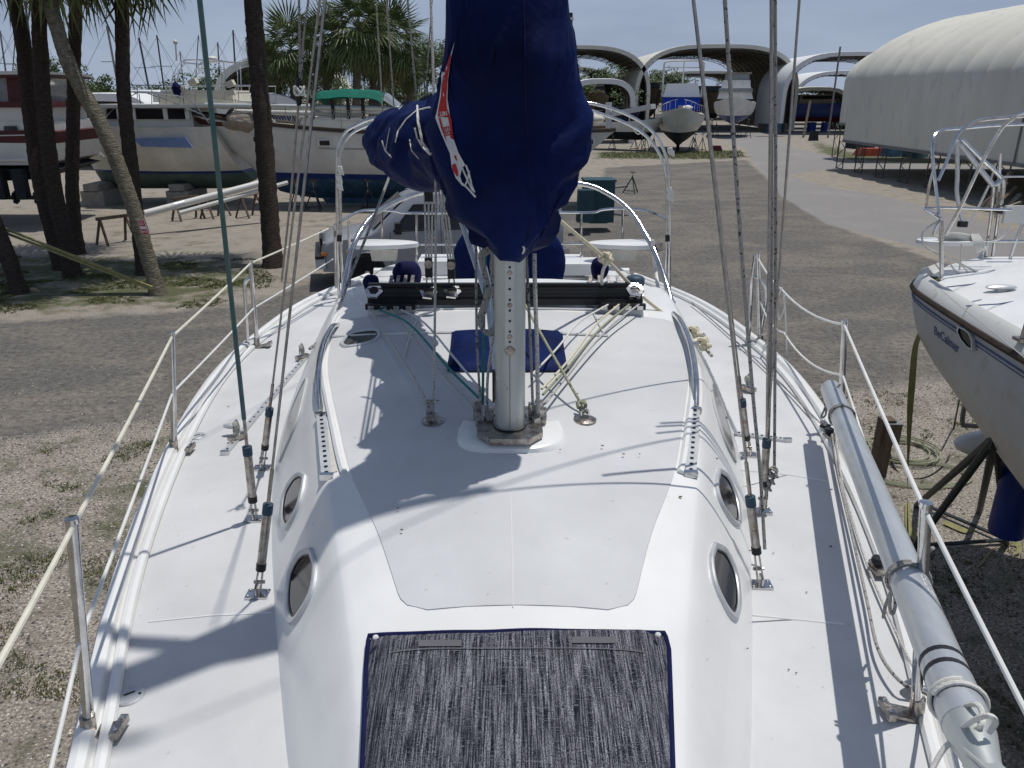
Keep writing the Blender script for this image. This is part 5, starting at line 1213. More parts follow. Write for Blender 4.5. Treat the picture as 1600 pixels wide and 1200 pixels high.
p, = [fl(255, 222)]; b = MB(); b.prism([fl(208, 216, 30.9), fl(290, 214, 30.9), fl(302, 231, 30.9), fl(222, 229, 30.9)], (0, .05, 0)); b.build('accent_panel', 'accent_blue', fc)
fbox(160, 300, 164, 205, 2.9, 'cabin', 'hull_white'); o = fbox(168, 296, 170, 186, 2.98, 'window_band', 'glass_dark', tp_=.97)
for x in (186, 208, 258, 292): fbox(x, x+4, 169, 187, 3.02, 'window_post', 'hull_white', tp_=1)
fbox(150, 390, 163, 168, 3.3, 'flybridge_deck', 'hull_white', tp_=1)
fbox(245, 360, 141, 164, 2.3, 'flybridge', 'deck_cream'); fbox(232, 262, 144, 160, 2.0, 'flybridge_front', 'hull_white')
fbox(362, 392, 158, 176, 1.6, 'stern_locker', 'hull_white'); fbox(368, 384, 164, 175, 1.64, 'locker_panel', 'accent_blue', tp_=1)
tw = MB()
for y in (-.95, .95):
    for pl in ([(250, 143), (252, 118), (266, 95), (285, 92), (325, 93), (334, 98), (337, 143)], [(256, 140), (262, 112), (272, 97)], [(331, 140), (330, 112), (326, 98)]): tw.tube(cr([Vector((fl(*q).x, y, fl(*q).z)) for q in pl], 4), .028, 6)
for q in ((268, 96), (290, 92), (325, 93)): a = fl(*q); tw.tube([Vector((a.x, -.95, a.z)), Vector((a.x, .95, a.z))], .025, 6)
tw.build('tower_arch', 'steel', fc); 
a = fl(300, 88); MB().ball((a.x, 0, a.z), (.24, .24, .11), 14, 7).build('radar_dome', 'hull_white', fc); a = fl(274, 66); MB().tube([fl(276, 95) * 1, Vector((a.x, 2, a.z))], .03, 6).ball(Vector((a.x, 2, a.z)), .09, 8, 6).build('search_light', 'hull_white', fc)
rl = MB()
for y in (-1.5, 1.5):
    for yy in (133, 145): rl.tube([Vector((fl(200, yy).x, y, fl(200, yy).z)), Vector((fl(390, yy).x, y, fl(390, yy).z))], .018, 5)
    for x in range(205, 392, 23): rl.tube([Vector((fl(x, 133).x, y, fl(x, 133).z)), Vector((fl(x, 163).x, y, fl(x, 163).z))], .016, 5)
for pl in ([(158, 210), (160, 180), (205, 146), (235, 150), (300, 175), (330, 190)],): rl.tube(cr([Vector((fl(*q).x, 1.6, fl(*q).z)) for q in pl], 4), .02, 5)
rl.build('guard_rail', 'steel', fc)
an = MB()
for k in range(5): q = fl(122+6*k, 214+3*k, 30.8); an.tube([q, q + Vector((-.5, .3, -.45))], .03, 5)
an.tube(cr([fl(118, 213), fl(122, 235, 30.8), fl(125, 240, 30.8), fl(128, 215)], 4), .02, 5); an.build('anchor', 'old_steel', fc)
lump(fl(276, 140, 31.5), (.16, .16, .26), 3, fc, 'rolled_cover', 'navy_dark')
for q in ((302, 128), (360, 131), (362, 145)): MB().box(fl(q[0], q[1], 31.4), (.3, .3, .2), ry=.4).build('flybridge_seat', 'deck_cream', fc)
turned(fc, (FCX, 33.0, 0), math.pi)
for i, (px, py) in enumerate(((165, 318), (300, 316))):
    p = G(px, py); MB().box((p.x, 32.5, .3), (.9, 2.0, .6)).box((p.x, 32.3, .72), (.6, 1.6, .3)).build('block_stack', 'concrete', None, label='timber and concrete block stack under the cruiser, %s end' % ('bow', 'stern')[i], cat='block stack')
# ---- burgundy motor yacht, far left
by = T('motor_yacht', 'white and burgundy motor yacht with canvas enclosure at the far left edge', 'motorboat', (0, 0, 0))
BX = Yp(20, 200, 27).x
def bl(px, py, Y_=26.0): p = Yp(px, py, Y_); return Vector((p.x - BX, p.y - 27.5, p.z))
# stern faces camera-right; built as cross-section extruded away to the left/back
def bprism(pix, nm, m_, dy=3.0, Y_=26.0): return MB().prism([bl(x, y, Y_) for x, y in pix], (-.3, dy, 0)).build(nm, m_, by, ang=30)
bprism([(-160, 222), (88, 224), (90, 206), (70, 203), (-160, 207)], 'burgundy_band', 'burgundy', 3.6)
bprism([(-160, 262), (60, 264), (84, 252), (88, 224), (-160, 222)], 'hull', 'hull_white', 3.6)
bprism([(-160, 284), (40, 282), (92, 264), (60, 258), (-160, 258)], 'bottom', 'bottom_black', 3.4)
bprism([(-160, 207), (82, 205), (80, 190), (60, 190), (-160, 192)], 'aft_deck', 'hull_white', 3.5, 26.05)
bprism([(-160, 192), (75, 191), (74, 165), (-160, 165)], 'cockpit_side', 'hull_white', 3.0, 26.1)
bprism([(-160, 168), (80, 168), (78, 158), (-160, 160)], 'canvas_skirt', 'burgundy', 3.2, 26.0)
bprism([(-160, 160), (76, 158), (72, 122), (-160, 120)], 'clear_panel', 'clear_vinyl', 2.8, 26.3)
for x in (-30, 26, 72): bprism([(x, 160), (x+6, 160), (x+2, 118), (x-4, 118)], 'canvas_post', 'burgundy', .06, 26.2)
bprism([(-160, 118), (72, 116), (72, 112), (50, 111), (-160, 111)], 'hard_top', 'hull_white', 3.4, 25.9)
bprism([(-160, 122), (74, 121), (74, 117), (-160, 117)], 'top_trim', 'burgundy', 3.3, 25.95)
o = bprism([(14, 204), (26, 204), (26, 197), (14, 197)], 'portlight', 'glass_dark', .1, 25.98)
MB().tube([bl(-100, 214, 25.95), bl(40, 211, 25.95)], .02, 6).build('cove_stripe', 'hull_white', by)
MB().tube([bl(-100, 250, 25.8), bl(45, 250, 25.8)], .05, 6).build('swim_rail', 'hull_white', by)
for x in (0, 33):
    q = bl(x, 288, 25.7); o = MB().box(q, (.34, .3, .95)).box(q + Vector((.12, 0, -.42)), (.55, .12, .12)).build('outdrive', 'bottom_black', by)
    b = MB()
    for k in range(4): b.box(q + Vector((.42, 0, -.42)), (.03, .1, .42), rx=k*.785)
    b.build('propeller', 'bottom_black', o)
turned(by, (BX, 27.5, 0), 0)
p = G(10, 322); stand((p.x, 26.3, 0), 1.1, .3, 'steel stand under the burgundy motor yacht at the left edge')
# ---- distant blue covered boat and small curved shelters at left
b = T('covered_boat', 'boat under a bright blue tarp seen between the palm trunks', 'covered boat', (0, 0, 0))
q = Yp(93, 170, 60); MB().rows([[(x, y, 3.1 + .5*math.cos(y/1.5) + .08*math.sin(x*2)) if abs(y) < 1.6 else (x, y, 2.2) for y in (-2, -1.5, -.8, 0, .8, 1.5, 2)] for x in np.linspace(-2.6, 2.6, 12)]).build('tarp', 'tarp_blue', b, ang=80)
MB().box((0, 0, 1.6), (4.8, 3, 1.3), taper=1.1).build('hull', 'stripe_blue', b); turned(b, (q.x, 62, .35), 0)
# ---- fabric boat sheds (open arches)
def arch_profile(W, H, hs, n=26, inset=0.0):
    out = [(-W/2 + inset, 0.0), (-W/2 + inset, hs*.5)]
    for k in range(n + 1):
        a = math.pi*(1 - k/n); x = (W/2 - inset)*math.copysign(abs(math.cos(a))**.62, math.cos(a)); z = hs + (H - hs - inset)*abs(math.sin(a))**.8
        out.append((x, z))
    return out + [(W/2 - inset, hs*.5), (W/2 - inset, 0.0)]
def shed(label, loc, rz, W, H, L_, hs=2.6, nr=6, fascia='shed_fabric', rib='truss_dark', inner='shed_inner', z0=0.0, thick=.55):
    r = T('boat_shed', label, 'boat shed', (0, 0, 0), 'open arched fabric boat sheds')
    po, pi = arch_profile(W, H, hs), arch_profile(W, H, hs, inset=thick)
    nb = nr - 1; bay = L_/nb
    for i in range(nb):
        rows = []
        for k in range(5): y = bay*(i + k/4); bl_ = .06*math.sin(math.pi*k/4); rows.append([(x*(1+bl_/W), y, z + (bl_ if z > hs else 0)) for x, z in po])
        MB().rows(rows).build('fabric_panel', fascia, r, ang=60)
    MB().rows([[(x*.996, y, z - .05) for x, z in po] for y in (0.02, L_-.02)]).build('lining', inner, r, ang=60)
    MB().rows([[(x, -.03, z) for x, z in po], [(x*(1 - .42*2/W), -.03, z*(1 - .42/H)) for x, z in po]]).rows([[(x, -.03, z) for x, z in po], [(x, .25, z) for x, z in po]]).build('front_fascia', fascia, r)
    me = None
    for i in range(nr):
        if me is None:
            b = MB(); b.tube([(x, 0, z) for x, z in pi], .05, 4); a_ = [Vector((x*.985, 0, z*.99)) for x, z in po]; c_ = [Vector((x, 0, z)) for x, z in pi]
            b.tube(a_, .05, 4)
            for k in range(len(a_)-1): b.tube([a_[k], c_[k+1]], .03, 3, cap=False); b.tube([c_[k+1], a_[k+1]], .03, 3, cap=False)
            o = b.build('rib', rib, r, smooth=False); me = o.data; o.location = (0, .2, 0)
        else:
            o = bpy.data.objects.new('rib', me); COL.objects.link(o); o.parent = r; o.location = (0, .2 + (L_-.4)*i/(nr-1), 0)
    b = MB()
    for k in range(2, len(pi)-2, 3): b.tube([(pi[k][0], .2, pi[k][1]), (pi[k][0], L_-.2, pi[k][1])], .035, 4)
    b.build('purlins', rib, r, smooth=False)
    r.location = loc; r.rotation_euler = (0, 0, rz); return r
shed('large open grey arched shed behind the blue canvas motorboat', (Yp(1115, 200, 98).x, 98, .2), 0, 19.5, 9.6, 26, 4.0, 12)
shed('open arched shed to the left, its roof end just right of the navy sail cover', (Yp(893, 200, 98).x, 98, .2), 0, 18.6, 9.5, 20, 4.0, 10)
shed('lower arched shed nested behind the large one beyond the motorboats', (Yp(1105, 200, 140).x, 145, 0), 0, 21, 8.2, 22, 3.6, 7)
shed('lower arched shed nested behind the roof end beside the sail cover', (Yp(870, 200, 120).x, 138, 0), 0, 23, 8.8, 12, 3.4, 5)
shed('small white arched shelter low beside the sail cover', (Yp(938, 200, 75).x, 75, 0), 0, 6.2, 5.6, 6, 3.6, 4, 'shed_white', thick=.35)
shed('arched shed with truss roof peeking between palms and sail cover', (Yp(735, 200, 75).x, 75, 0), 0, 12.5, 8.0, 12, 4.2, 7)
shed('beige ribbed arched shed behind the palm crowns', (Yp(440, 200, 62).x, 62, 0), .12, 9.5, 6.7, 14, 3.2, 9, inner='shed_inner')
shed('white rimmed arched shed behind the bow of the cream cruiser', (Yp(165, 200, 48).x, 48, 0), -.25, 7.5, 4.3, 9, 2.0, 7, 'shed_white', inner='shed_white')
shed('low white arched shelter behind the big ketch foredeck', (Yp(410, 200, 45).x, 45, 0), .3, 5.2, 4.25, 6, 2.0, 5, 'shed_white')
shed('low white arched shelter left of the cruiser flybridge', (Yp(225, 200, 56).x, 56, 0), -.1, 7.0, 4.5, 7, 2.0, 5, 'shed_white')
shed('bright white arched shed with open end left of the huge fabric building', (Yp(1325, 200, 92).x, 92, .5), -.06, 15.5, 8.2, 12, 3.4, 7, 'shed_white')
shed('far white arched shed under the open white arch', (Yp(1330, 200, 120).x, 122, 0), 0, 17, 7.6, 10, 3.0, 5, 'shed_white')
shed('low arched shed sheltering the dark blue motorboat', (Yp(1275, 200, 105).x, 106, 0), 0, 9.5, 5.2, 8, 2.0, 6, 'shed_fabric')
# ---- huge fabric building on truss legs at right
def vault(label, X0, Y0, Y1, zb, pf, bay=1.72, joint=()):
    r = T('fabric_building', label, 'building', (X0, Y0, 0))
    n = int(round((Y1-Y0)/bay)); bay = (Y1-Y0)/n
    prof = []
    for i in range(len(pf)-1): prof.append(pf[i])
    P_ = cr([(x, 0, z) for x, z in pf], 4); P_ = [(p.x, p.z) for p in P_]; W2 = pf[-1][0]
    full_ = P_ + [(2*W2 - x, z) for x, z in P_[::-1][1:]]
    for i in range(n):
        rows = []
        for k in range(7):
            f_ = k/6; y = Y0 + bay*(i + f_); bl_ = (.27*math.sin(math.pi*f_)**.7)
            row = []
            for (x, z) in full_:
                up_ = min(1, max(0, (z - zb)/1.2)); wz = .6 if z < 4.9 else 1.0
                d = Vector((x - W2, 0, (z - 4.6)*1.5 if z > 4.6 else 0)).normalized()
                sagz = .05*noise.noise(Vector((y*.6, z*2.0, 1)))
                row.append((X0 + x + d.x*bl_*up_*wz + sagz*.5, y, z + d.z*bl_*up_*wz))
            rows.append(row)
        MB().rows(rows).build('fabric_panel', 'shed_fabric', r, ang=75)
        if i in joint:
            b = MB(); b.tube([(X0 + x*1.0 + (-.06 if x < W2 else .06), Y0 + bay*i, z + .03) for x, z in full_], .035, 5); b.build('joint_cover', 'galv', r)
    b = MB(); b.beam(Vector((X0, Y0, zb)), Vector((X0, Y1, zb)), .12, .14).beam(Vector((X0 + 2*W2, Y0, zb)), Vector((X0 + 2*W2, Y1, zb)), .12, .14); b.build('base_beam', 'galv', r)
    # inward lining far end
    MB().rows([[(X0 + x, Y1 - .02, z) for x, z in full_], [(X0 + x, Y1 - .02, zb + .02) for x, z in full_]]).build('end_wall', 'shed_fabric', r)
    me = None; ny = int((Y1-Y0)/2.55)
    for i in range(ny + 1):
        y = Y0 + (Y1-Y0)*i/ny
        if me is None:
            b = MB(); wd = .95
            for dy in (-wd/2, wd/2): b.tube([(0, dy, 0), (0, dy, zb)], .035, 5)
            zz = [0, .27, .54, .8, 1.05]
            for k in range(4): b.tube([(0, (-wd/2 if k % 2 else wd/2)*.98, zb*zz[k]/1.05), (0, (wd/2 if k % 2 else -wd/2)*.98, zb*zz[k+1]/1.05)], .022, 4)
            b.tube([(0, -wd/2, .03), (0, wd/2, .03)], .03, 4)
            o = b.build('truss_leg', 'truss_dark', r); me = o.data; o.location = Vector((X0, y, 0)) - Vector((X0, Y0, 0))
            o.data.transform(Matrix.Translation(Vector((X0, Y0, 0))))
        for xx in (0, 2*W2):
            if i == 0 and xx == 0: continue
            o = bpy.data.objects.new('truss_leg', me); COL.objects.link(o); o.parent = r; o.location = (xx, y - Y0, 0)
    return r
PF = [(0, 1.62), (0, 3.3), (.0, 4.7), (.28, 5.6), (1.1, 6.5), (2.7, 7.4), (5.2, 8.15), (9.0, 8.5)]
vault('huge off-white ribbed fabric building raised on truss legs at the right', 20.0, 8.0, 48.6, 1.62, PF, joint=(14,))
vault('narrow far continuation of the white ribbed building on legs', 23.2, 53.5, 57.5, 2.3, [(0, 2.3), (0, 3.6), (0, 5.0), (.3, 5.8), (1.2, 6.6), (2.8, 7.3), (5.2, 7.8), (8, 8.0)])
# clutter under and behind the building
JG = 'pieces of scrap lying under the fabric building'
for i, (px, py, sz, m_, lab) in enumerate(((1362, 243, (1.6, .9, .35), 'red_junk', 'flat red tarp heap under the far end of the fabric building'), (1343, 232, (1.2, .8, .4), 'bottom_black', 'black crate behind the first truss legs'), (1400, 244, (1.5, .8, .5), 'bottom_blue', 'grey blue crate beside the red heap'), (1430, 246, (1.1, .8, .4), 'bin_teal', 'dark teal bin beyond the truss legs'))):
    p = G(px, py); s_ = p.y/40; MB().box((p.x, p.y, sz[2]*s_/2), (sz[0]*s_, sz[1]*s_, sz[2]*s_), taper=.8, rz=.2*i).build('scrap_heap', m_, None, label=lab, cat='junk', group=JG)
random.seed(11)
BD_W = 'lowest,steep,flat,tilted,short,long,narrow,wide,half buried,foremost,rearmost'.split(',')
def bdl(m_, i): return '%s %s %s in the jumble %s the dark fabric building space' % (BD_W[i % 11], {'wood_pale': 'pale', 'wood_old': 'brown', 'concrete': 'grey', 'hull_shade': 'light grey', 'galv': 'metal', 'red_junk': 'rusty red'}[m_], 'board', 'under' if i < 11 else 'deep in')
for i in range(22):
    px = random.uniform(1465, 1600); Y_ = random.uniform(24, 31); X_ = (px - 800)/1200*Y_*.95 + .5; X_ = max(X_, 18.2)
    ln_ = random.uniform(1.0, 2.6); tilt = random.uniform(-.9, .9); m_ = random.choice(['wood_pale', 'wood_old', 'concrete', 'hull_shade', 'galv', 'red_junk' if i % 7 == 0 else 'wood_old'])
    a = Vector((X_, Y_, .08)); b_ = a + Vector((ln_*math.cos(tilt)*.6, ln_*.3*math.sin(i), ln_*abs(math.sin(tilt + .4*i))*.75 + .1))
    MB().beam(a, b_, random.uniform(.12, .35), .08).build('scrap_board', m_, None, label=bdl(m_, i), cat='board', group='boards jumbled under the fabric building')
b = T('motorboat', 'dark red bottomed hull standing in shadow under the fabric building', 'motorboat', (0, 0, 0)); hull(b, 8, 2.6, 2.4, .6, 1.2, mats=('hull_shade', 'burgundy', 'burgundy')); turned(b, (25.0, 33, .2), R(80))
# ---- bow-on boats
def face_px(px, py_keel, Y_): p = Yp(px, 200, Y_); return p.x
tb = T('motorboat', 'grey hulled trawler with royal blue canvas, bow towards the camera', 'motorboat', (0, 0, 0))
TY0 = 61; s_ = 3.9
ptb, shb = hull(tb, 9.5, 3.95, 2.75, .40, 1.5, mats=('hull_grey', 'bottom_black', 'bottom_black'), bow_rake=1.4, transom=.9, full=.5, stripe=.02, sheer_rise=.35, vee=.85, keel=(-3, 2.8, .10))
MB().box((-.5, 0, 3.55), (4.0, 3.0, .95), taper=.96).build('canvas_front', 'canvas_blue', tb); MB().box((-1.0, 0, 4.55), (3.4, 2.9, 1.05), taper=.84).build('canvas_top', 'shed_white', tb)
MB().box((-.5, 0, 4.04), (4.15, 3.1, .08)).build('canvas_seam', 'stripe_blue', tb)
b = MB()
for s in (-1, 1): b.tube(cr([(-1.5, s*1.55, 4.0), (-1.5, s*1.58, 6.3), (-1.5, s*1.35, 6.75), (-1.5, 0, 6.8)], 4), .075, 6)
b.tube([(-1.5, -1.5, 6.3), (-1.5, 1.5, 6.3)], .05, 6); b.tube([(-1.6, 0, 5.1), (-1.6, 0, 6.9)], .05, 6); b.build('radar_arch', 'hull_white', tb)
b = MB()
for s in (-1, 1):
    b.tube([Vector(ptb(t_, shb(t_), s)) + Vector((0, 0, .62)) for t_ in np.linspace(.5, .99, 12)], .03, 5)
    for t_ in np.linspace(.5, .98, 8): b.tube([Vector(ptb(t_, shb(t_), s)), Vector(ptb(t_, shb(t_), s)) + Vector((0, 0, .62))], .022, 5)
b.build('bow_rail', 'steel', tb); MB().box((3.9, 0, 3.35), (.8, .35, .25)).box((4.3, 0, 3.2), (.5, .15, .4)).build('anchor_windlass', 'old_steel', tb)
lump((3.2, .5, 3.3), (.35, .4, .18), 4, tb, 'foredeck_cover', 'shed_white')
TX = Yp(1060, 220, TY0).x; turned(tb, (TX + .95, TY0 + 4.6, 0), R(-102))
for i, (dx, dy) in enumerate(((-1.6, 1.5), (-1.9, 3.5), (1.6, 1.5), (1.9, 3.5), (-2.4, 2.2), (2.4, 2.4))): stand((TX + dx, TY0 + dy, 0), 1.4, i, 'thin steel stand under the trawler with blue canvas, %s' % ('near left', 'far left', 'near right', 'far right', 'outer left', 'outer right')[i])
fb2 = T('motorboat', 'shaded grey cabin boat with blue bottom, bow forward, right of the trawler', 'motorboat', (0, 0, 0))
ptf, shf = hull(fb2, 10, 4.4, 3.5, 1.3, 2.2, mats=('hull_shade', 'stripe_blue', 'stripe_blue'), bow_rake=1.3, transom=.9, full=.5, stripe=.02, sheer_rise=.35, vee=.5, keel=(-3, 2.5, .3))
MB().box((-.2, 0, 4.4), (5, 3.6, 1.1), taper=.86).build('cabin', 'hull_shade', fb2); MB().box((-.8, 0, 5.3), (4, 3.0, .8), taper=.92).build('flybridge', 'hull_shade', fb2)
MB().box((-.2, 0, 4.72), (5.0, 3.5, .35), taper=.97).build('window_band', 'clear_vinyl', fb2)
MB().box((-1.5, 0, 6.0), (2.6, 2.6, .7), taper=.95).build('clear_enclosure', 'clear_vinyl', fb2); MB().box((-1.5, 0, 6.42), (2.9, 2.9, .1)).build('bimini_top', 'tarp_beige', fb2)
FXp = Yp(1143, 180, 84).x; turned(fb2, (FXp + 1.3, 88, 0), R(-106))
for i, dx in enumerate((-2.0, 2.0, -1.2, 1.3)): stand((FXp + dx, 84 + i*.5, 0), 1.9, i, 'stand under the shaded grey cabin boat, %s' % ('outer left', 'outer right', 'inner left', 'inner right')[i])
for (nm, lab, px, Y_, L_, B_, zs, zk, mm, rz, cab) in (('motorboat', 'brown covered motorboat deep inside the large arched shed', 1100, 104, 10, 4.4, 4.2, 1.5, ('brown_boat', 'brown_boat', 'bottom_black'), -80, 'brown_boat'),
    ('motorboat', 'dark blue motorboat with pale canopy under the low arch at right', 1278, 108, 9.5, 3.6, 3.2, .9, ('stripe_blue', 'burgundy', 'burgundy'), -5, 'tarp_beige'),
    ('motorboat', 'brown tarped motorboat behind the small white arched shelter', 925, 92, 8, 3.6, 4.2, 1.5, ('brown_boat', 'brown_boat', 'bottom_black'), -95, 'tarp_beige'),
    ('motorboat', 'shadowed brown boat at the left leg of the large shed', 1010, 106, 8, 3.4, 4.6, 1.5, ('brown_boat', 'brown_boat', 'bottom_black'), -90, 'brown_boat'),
    ('motorboat', 'white motorboat far behind the white tarp and palm trunks', 690, 72, 9, 3.2, 3.4, 1.1, ('hull_white', 'stripe_blue', 'bottom_blue'), 170, 'hull_white'),
    ('motorboat', 'dark rib boat parked beyond the stern of the ketch', 975, 66, 7, 2.6, 2.2, .8, ('hull_shade', 'bottom_black', 'bottom_black'), -30, 'bottom_black')):
    b = T(nm, lab, 'motorboat', (0, 0, 0)); hull(b, L_, B_, zs, zk, zk + .6, mats=mm, stripe=.05)
    MB().box((-.8, 0, zs + .55), (L_*.5, B_*.75, 1.1), taper=.85).build('cabin', cab, b); MB().box((-.6, 0, zs + .75), (L_*.46, B_*.74, .4), taper=.95).build('window_band', 'glass_dark', b)
    q = Yp(px, 190, Y_); turned(b, (q.x, Y_, 0), R(rz))
    sl_ = ' '.join(lab.split()[:10]); stand((q.x - .9, Y_ - .6, 0), zk/.95 + .3, .2, 'stand on the left under the ' + sl_); stand((q.x + .9, Y_ - .6, 0), zk/.95 + .3, .2, 'stand on the right under the ' + sl_)
# ---- distant sailboats (masts on the skyline)
masts = [((0, 48), (9, 112), 70, .5), ((39, 2), (53, 112), 60, .7), ((101, 106), (96, 140), 60, .6), ((167, 40), (184, 132), 60, .8), ((217, 59), (233, 140), 70, 1), ((245, 55), (256, 136), 70, .5), ((281, 80), (287, 135), 95, .5), ((340, 66), (344, 130), 80, .5), ((364, 47), (369, 132), 80, 1), ((384, 58), (391, 125), 90, 1), ((397, 100), (398, 140), 100, .4), ((672, 62), (676, 90), 120, .4), ((24, 55), (20, 110), 90, .3), ((310, 55), (306, 120), 100, .3)]
for i, (a, b_, Y_, th) in enumerate(masts):
    pt_, pb_ = Yp(*a, Y_), Yp(*b_, Y_); dv_ = (pt_ - pb_).normalized(); k = (pb_.z - 2.6)/dv_.z; foot = pb_ - dv_*k
    s_ = T('distant_sailboat', 'thin bare mast of a distant sailboat, %s from the left edge of the sky' % ('first second third fourth fifth sixth seventh eighth ninth tenth eleventh twelfth thirteenth fourteenth'.split()[i]), 'sailboat', (foot.x, foot.y, 0), 'bare masts on the skyline at left')
    MB().tube([foot, pt_], .05 + .035*th, 6).build('mast', 'truss_dark' if i % 3 else 'galv', s_)
    sp_ = MB(); m_ = foot.lerp(pt_, .62); sp_.tube([m_ + Vector((-.9, 0, 0)), m_ + Vector((.9, 0, 0))], .03, 4)
    for s in (-1, 1): sp_.tube([pt_ - Vector((0, 0, .1)), foot + Vector((s*(3.2 if s > 0 else 4.5), 0, .2))], .014, 3, cap=False); 
    sp_.tube([pt_ - Vector((0, 0, .1)), m_ + Vector((.9, 0, 0)), foot + Vector((1.2, 0, 0))], .012, 3, cap=False); sp_.build('rigging', 'truss_dark', s_)
    MB().rows([[(foot.x + x, foot.y + y*(1 - abs(x/5.2)**2.2)*1.5, z) for y, z in ((-1, 2.6), (-.8, 1.8), (0, 1.0), (.8, 1.8), (1, 2.6))] for x in np.linspace(-5.2, 5.2, 12)]).build('hull', 'hull_white' if i % 2 else 'stripe_blue', s_)
for (px, py0, py1, Y_, r_, lab) in ((891, 20, 100, 90, .28, 'tall black pole with white collar rising right of the sail cover'), (1313, 73, 190, 85, .1, 'slim grey post standing before the far white shed')):
    pl_ = T('pole', lab, 'pole', tuple(Yp(px, 200, Y_))); tp_, bt_ = Yp(px, py0, Y_), Yp(px, py1, Y_); bt_ = Vector((tp_.x, tp_.y, 0))
    MB().tube([bt_, tp_], r_, 8).build('shaft', 'black' if r_ > .2 else 'galv', pl_)
    if r_ > .2: MB().tube([tp_ - Vector((0, 0, .7)), tp_ - Vector((0, 0, .45))], .42, 10).build('collar', 'hull_white', pl_)
# ---- palms
def palm_leaf_mesh(nm, rad, nl, m_, droop=.5, wdt=.045):
    """one costapalmate fan leaf: petiole along +x, blade folded and drooping"""
    b = MB(); pl = rad*.55
    b.tube([(0, 0, 0), (pl*.6, 0, .06*rad), (pl, 0, 0)], [wdt*.5, wdt*.35, wdt*.3], 4)
    for k in range(nl):
        a = (k/(nl-1) - .5)*R(235); ln_ = rad*.62*(1 - .25*abs(a)/2.0)*random.uniform(.9, 1.08)
        d = Vector((math.cos(a), math.sin(a), 0)); n_ = Vector((-math.sin(a), math.cos(a), 0)); base = Vector((pl*.95, 0, 0)); i0 = len(b.v)
        w0 = wdt*rad*.5; z1 = -.05*rad + .03*rad*math.cos(a*3); z2 = -droop*rad*random.uniform(.3, .6)
        p1 = base + d*ln_*.55 + Vector((.0, 0, z1)); p2 = base + d*ln_ + Vector((.1*rad, 0, z2))
        b.v += [base, p1 + n_*w0, p1 - n_*w0, p1 + Vector((0, 0, -w0*.7)), p2]
        b.f += [(i0, i0+1, i0+3), (i0, i0+3, i0+2), (i0+1, i0+4, i0+3), (i0+3, i0+4, i0+2)]
    return b
def palm(name, label, base, top, r0, r1, crown_r, nleaf, m_trunk='bark', group=None, leafm='leaf_palm', seed=0, bend=None, nl=22, wob=.03, trunk_pts=None, low=-1.2):
    random.seed(seed); root = T(name, label, 'palm tree', tuple(base), group); base = Vector(base); top = Vector(top) if top else None
    if trunk_pts is None: pts = [base.lerp(top, k/10) + (Vector(bend)*4*(k/10)*(1-k/10) if bend else Vector()) for k in range(11)]
    else: pts = trunk_pts
    P_ = cr(pts, 14 if r0 > 0 and trunk_pts else 5); rows = []; N = len(P_)
    for i, p in enumerate(P_):
        f_ = i/(N-1); r = r0 + (r1-r0)*f_ + (.25*r0*max(0, 1 - f_*14)); t_ = (P_[min(i+1, N-1)] - P_[max(i-1, 0)]).normalized(); a_ = t_.cross(Vector((0, 1, 0))).normalized(); c_ = t_.cross(a_)
        rr = []
        for k in range(16):
            an = 2*math.pi*k/16; q = 1 + .10*noise.noise(Vector((math.cos(an)*2, math.sin(an)*2, p.z*3 + seed))) + .07*noise.noise(Vector((math.cos(an)*5, math.sin(an)*5, p.z*11))) + .05*(i % 2)
            rr.append(p + (a_*math.cos(an) + c_*math.sin(an))*r*q)
        rows.append(rr)
    MB().rows(rows, closed=True, capb=True).build('trunk', m_trunk, root, ang=70)
    if nleaf:
        b = MB(); tp_ = P_[-1]
        V0 = [palm_leaf_mesh('', crown_r, nl, None, droop=d_) for d_ in (.35, .6, .9)]
        bd = MB()
        for i in range(nleaf):
            az = i*2.39996 + random.uniform(-.2, .2); f_ = (i+.5)/nleaf; el = R(80 - 145*f_**.85 + random.uniform(-9, 9)); src = V0[min(2, int(f_*3))]
            Mx = Matrix.Translation(tp_ + Vector((0, 0, .25 - .5*f_))) @ Matrix.Rotation(az, 4, 'Z') @ Matrix.Rotation(-el, 4, 'Y') @ Matrix.Rotation(random.uniform(-.5, .5), 4, 'X') @ Matrix.Scale(random.uniform(.85, 1.1), 4)
            tgt = bd if f_ > .93 else b; o_ = len(tgt.v); tgt.v += [Mx @ v for v in src.v]; tgt.f += [tuple(x + o_ for x in f) for f in src.f]
        b.build('crown', leafm, root, smooth=False, recalc=False)
        if bd.f: bd.build('dead_fronds', 'leaf_dry', root, smooth=False, recalc=False)
    return root
TG = 'tall palm trunks in the sand at the left'
def trunk_px(pix, Yb, Yt): 
    n = len(pix); return [Yp(x, y, Yb + (Yt-Yb)*i/(n-1)) for i, (x, y) in enumerate(pix)]
def near_palm(label, pix, wpx, crown=True, seed=0, m_='bark', dY=.3, ext=2.6):
    base = G(*pix[0]); pts = [Yp(x, y, base.y + dY*i) for i, (x, y) in enumerate(pix)]; pts[0] = base - Vector((0, 0, .1)); d = (pts[-1] - pts[-2]).normalized(); pts.append(pts[-1] + (d*.6 + Vector((0, 0, .4)))*ext)
    r = wpx/2/1200*(base.y*1.01)
    return palm('palm_tree', label, tuple(base), None, r*1.08, r*.92, 1.9, 34 if crown else 0, m_, TG, 'leaf_palm', seed, trunk_pts=pts, nl=18)
near_palm('leftmost slightly curved palm trunk, leaning over from its base behind the ground strap', [(98, 420), (66, 300), (50, 200), (36, 70), (20, -10)], 21, seed=1, ext=2.2)
near_palm('second palm trunk from the left, nearly straight and close beside the curved one', [(114, 432), (86, 300), (70, 180), (62, 60), (60, -10)], 21, seed=2, ext=2.0)
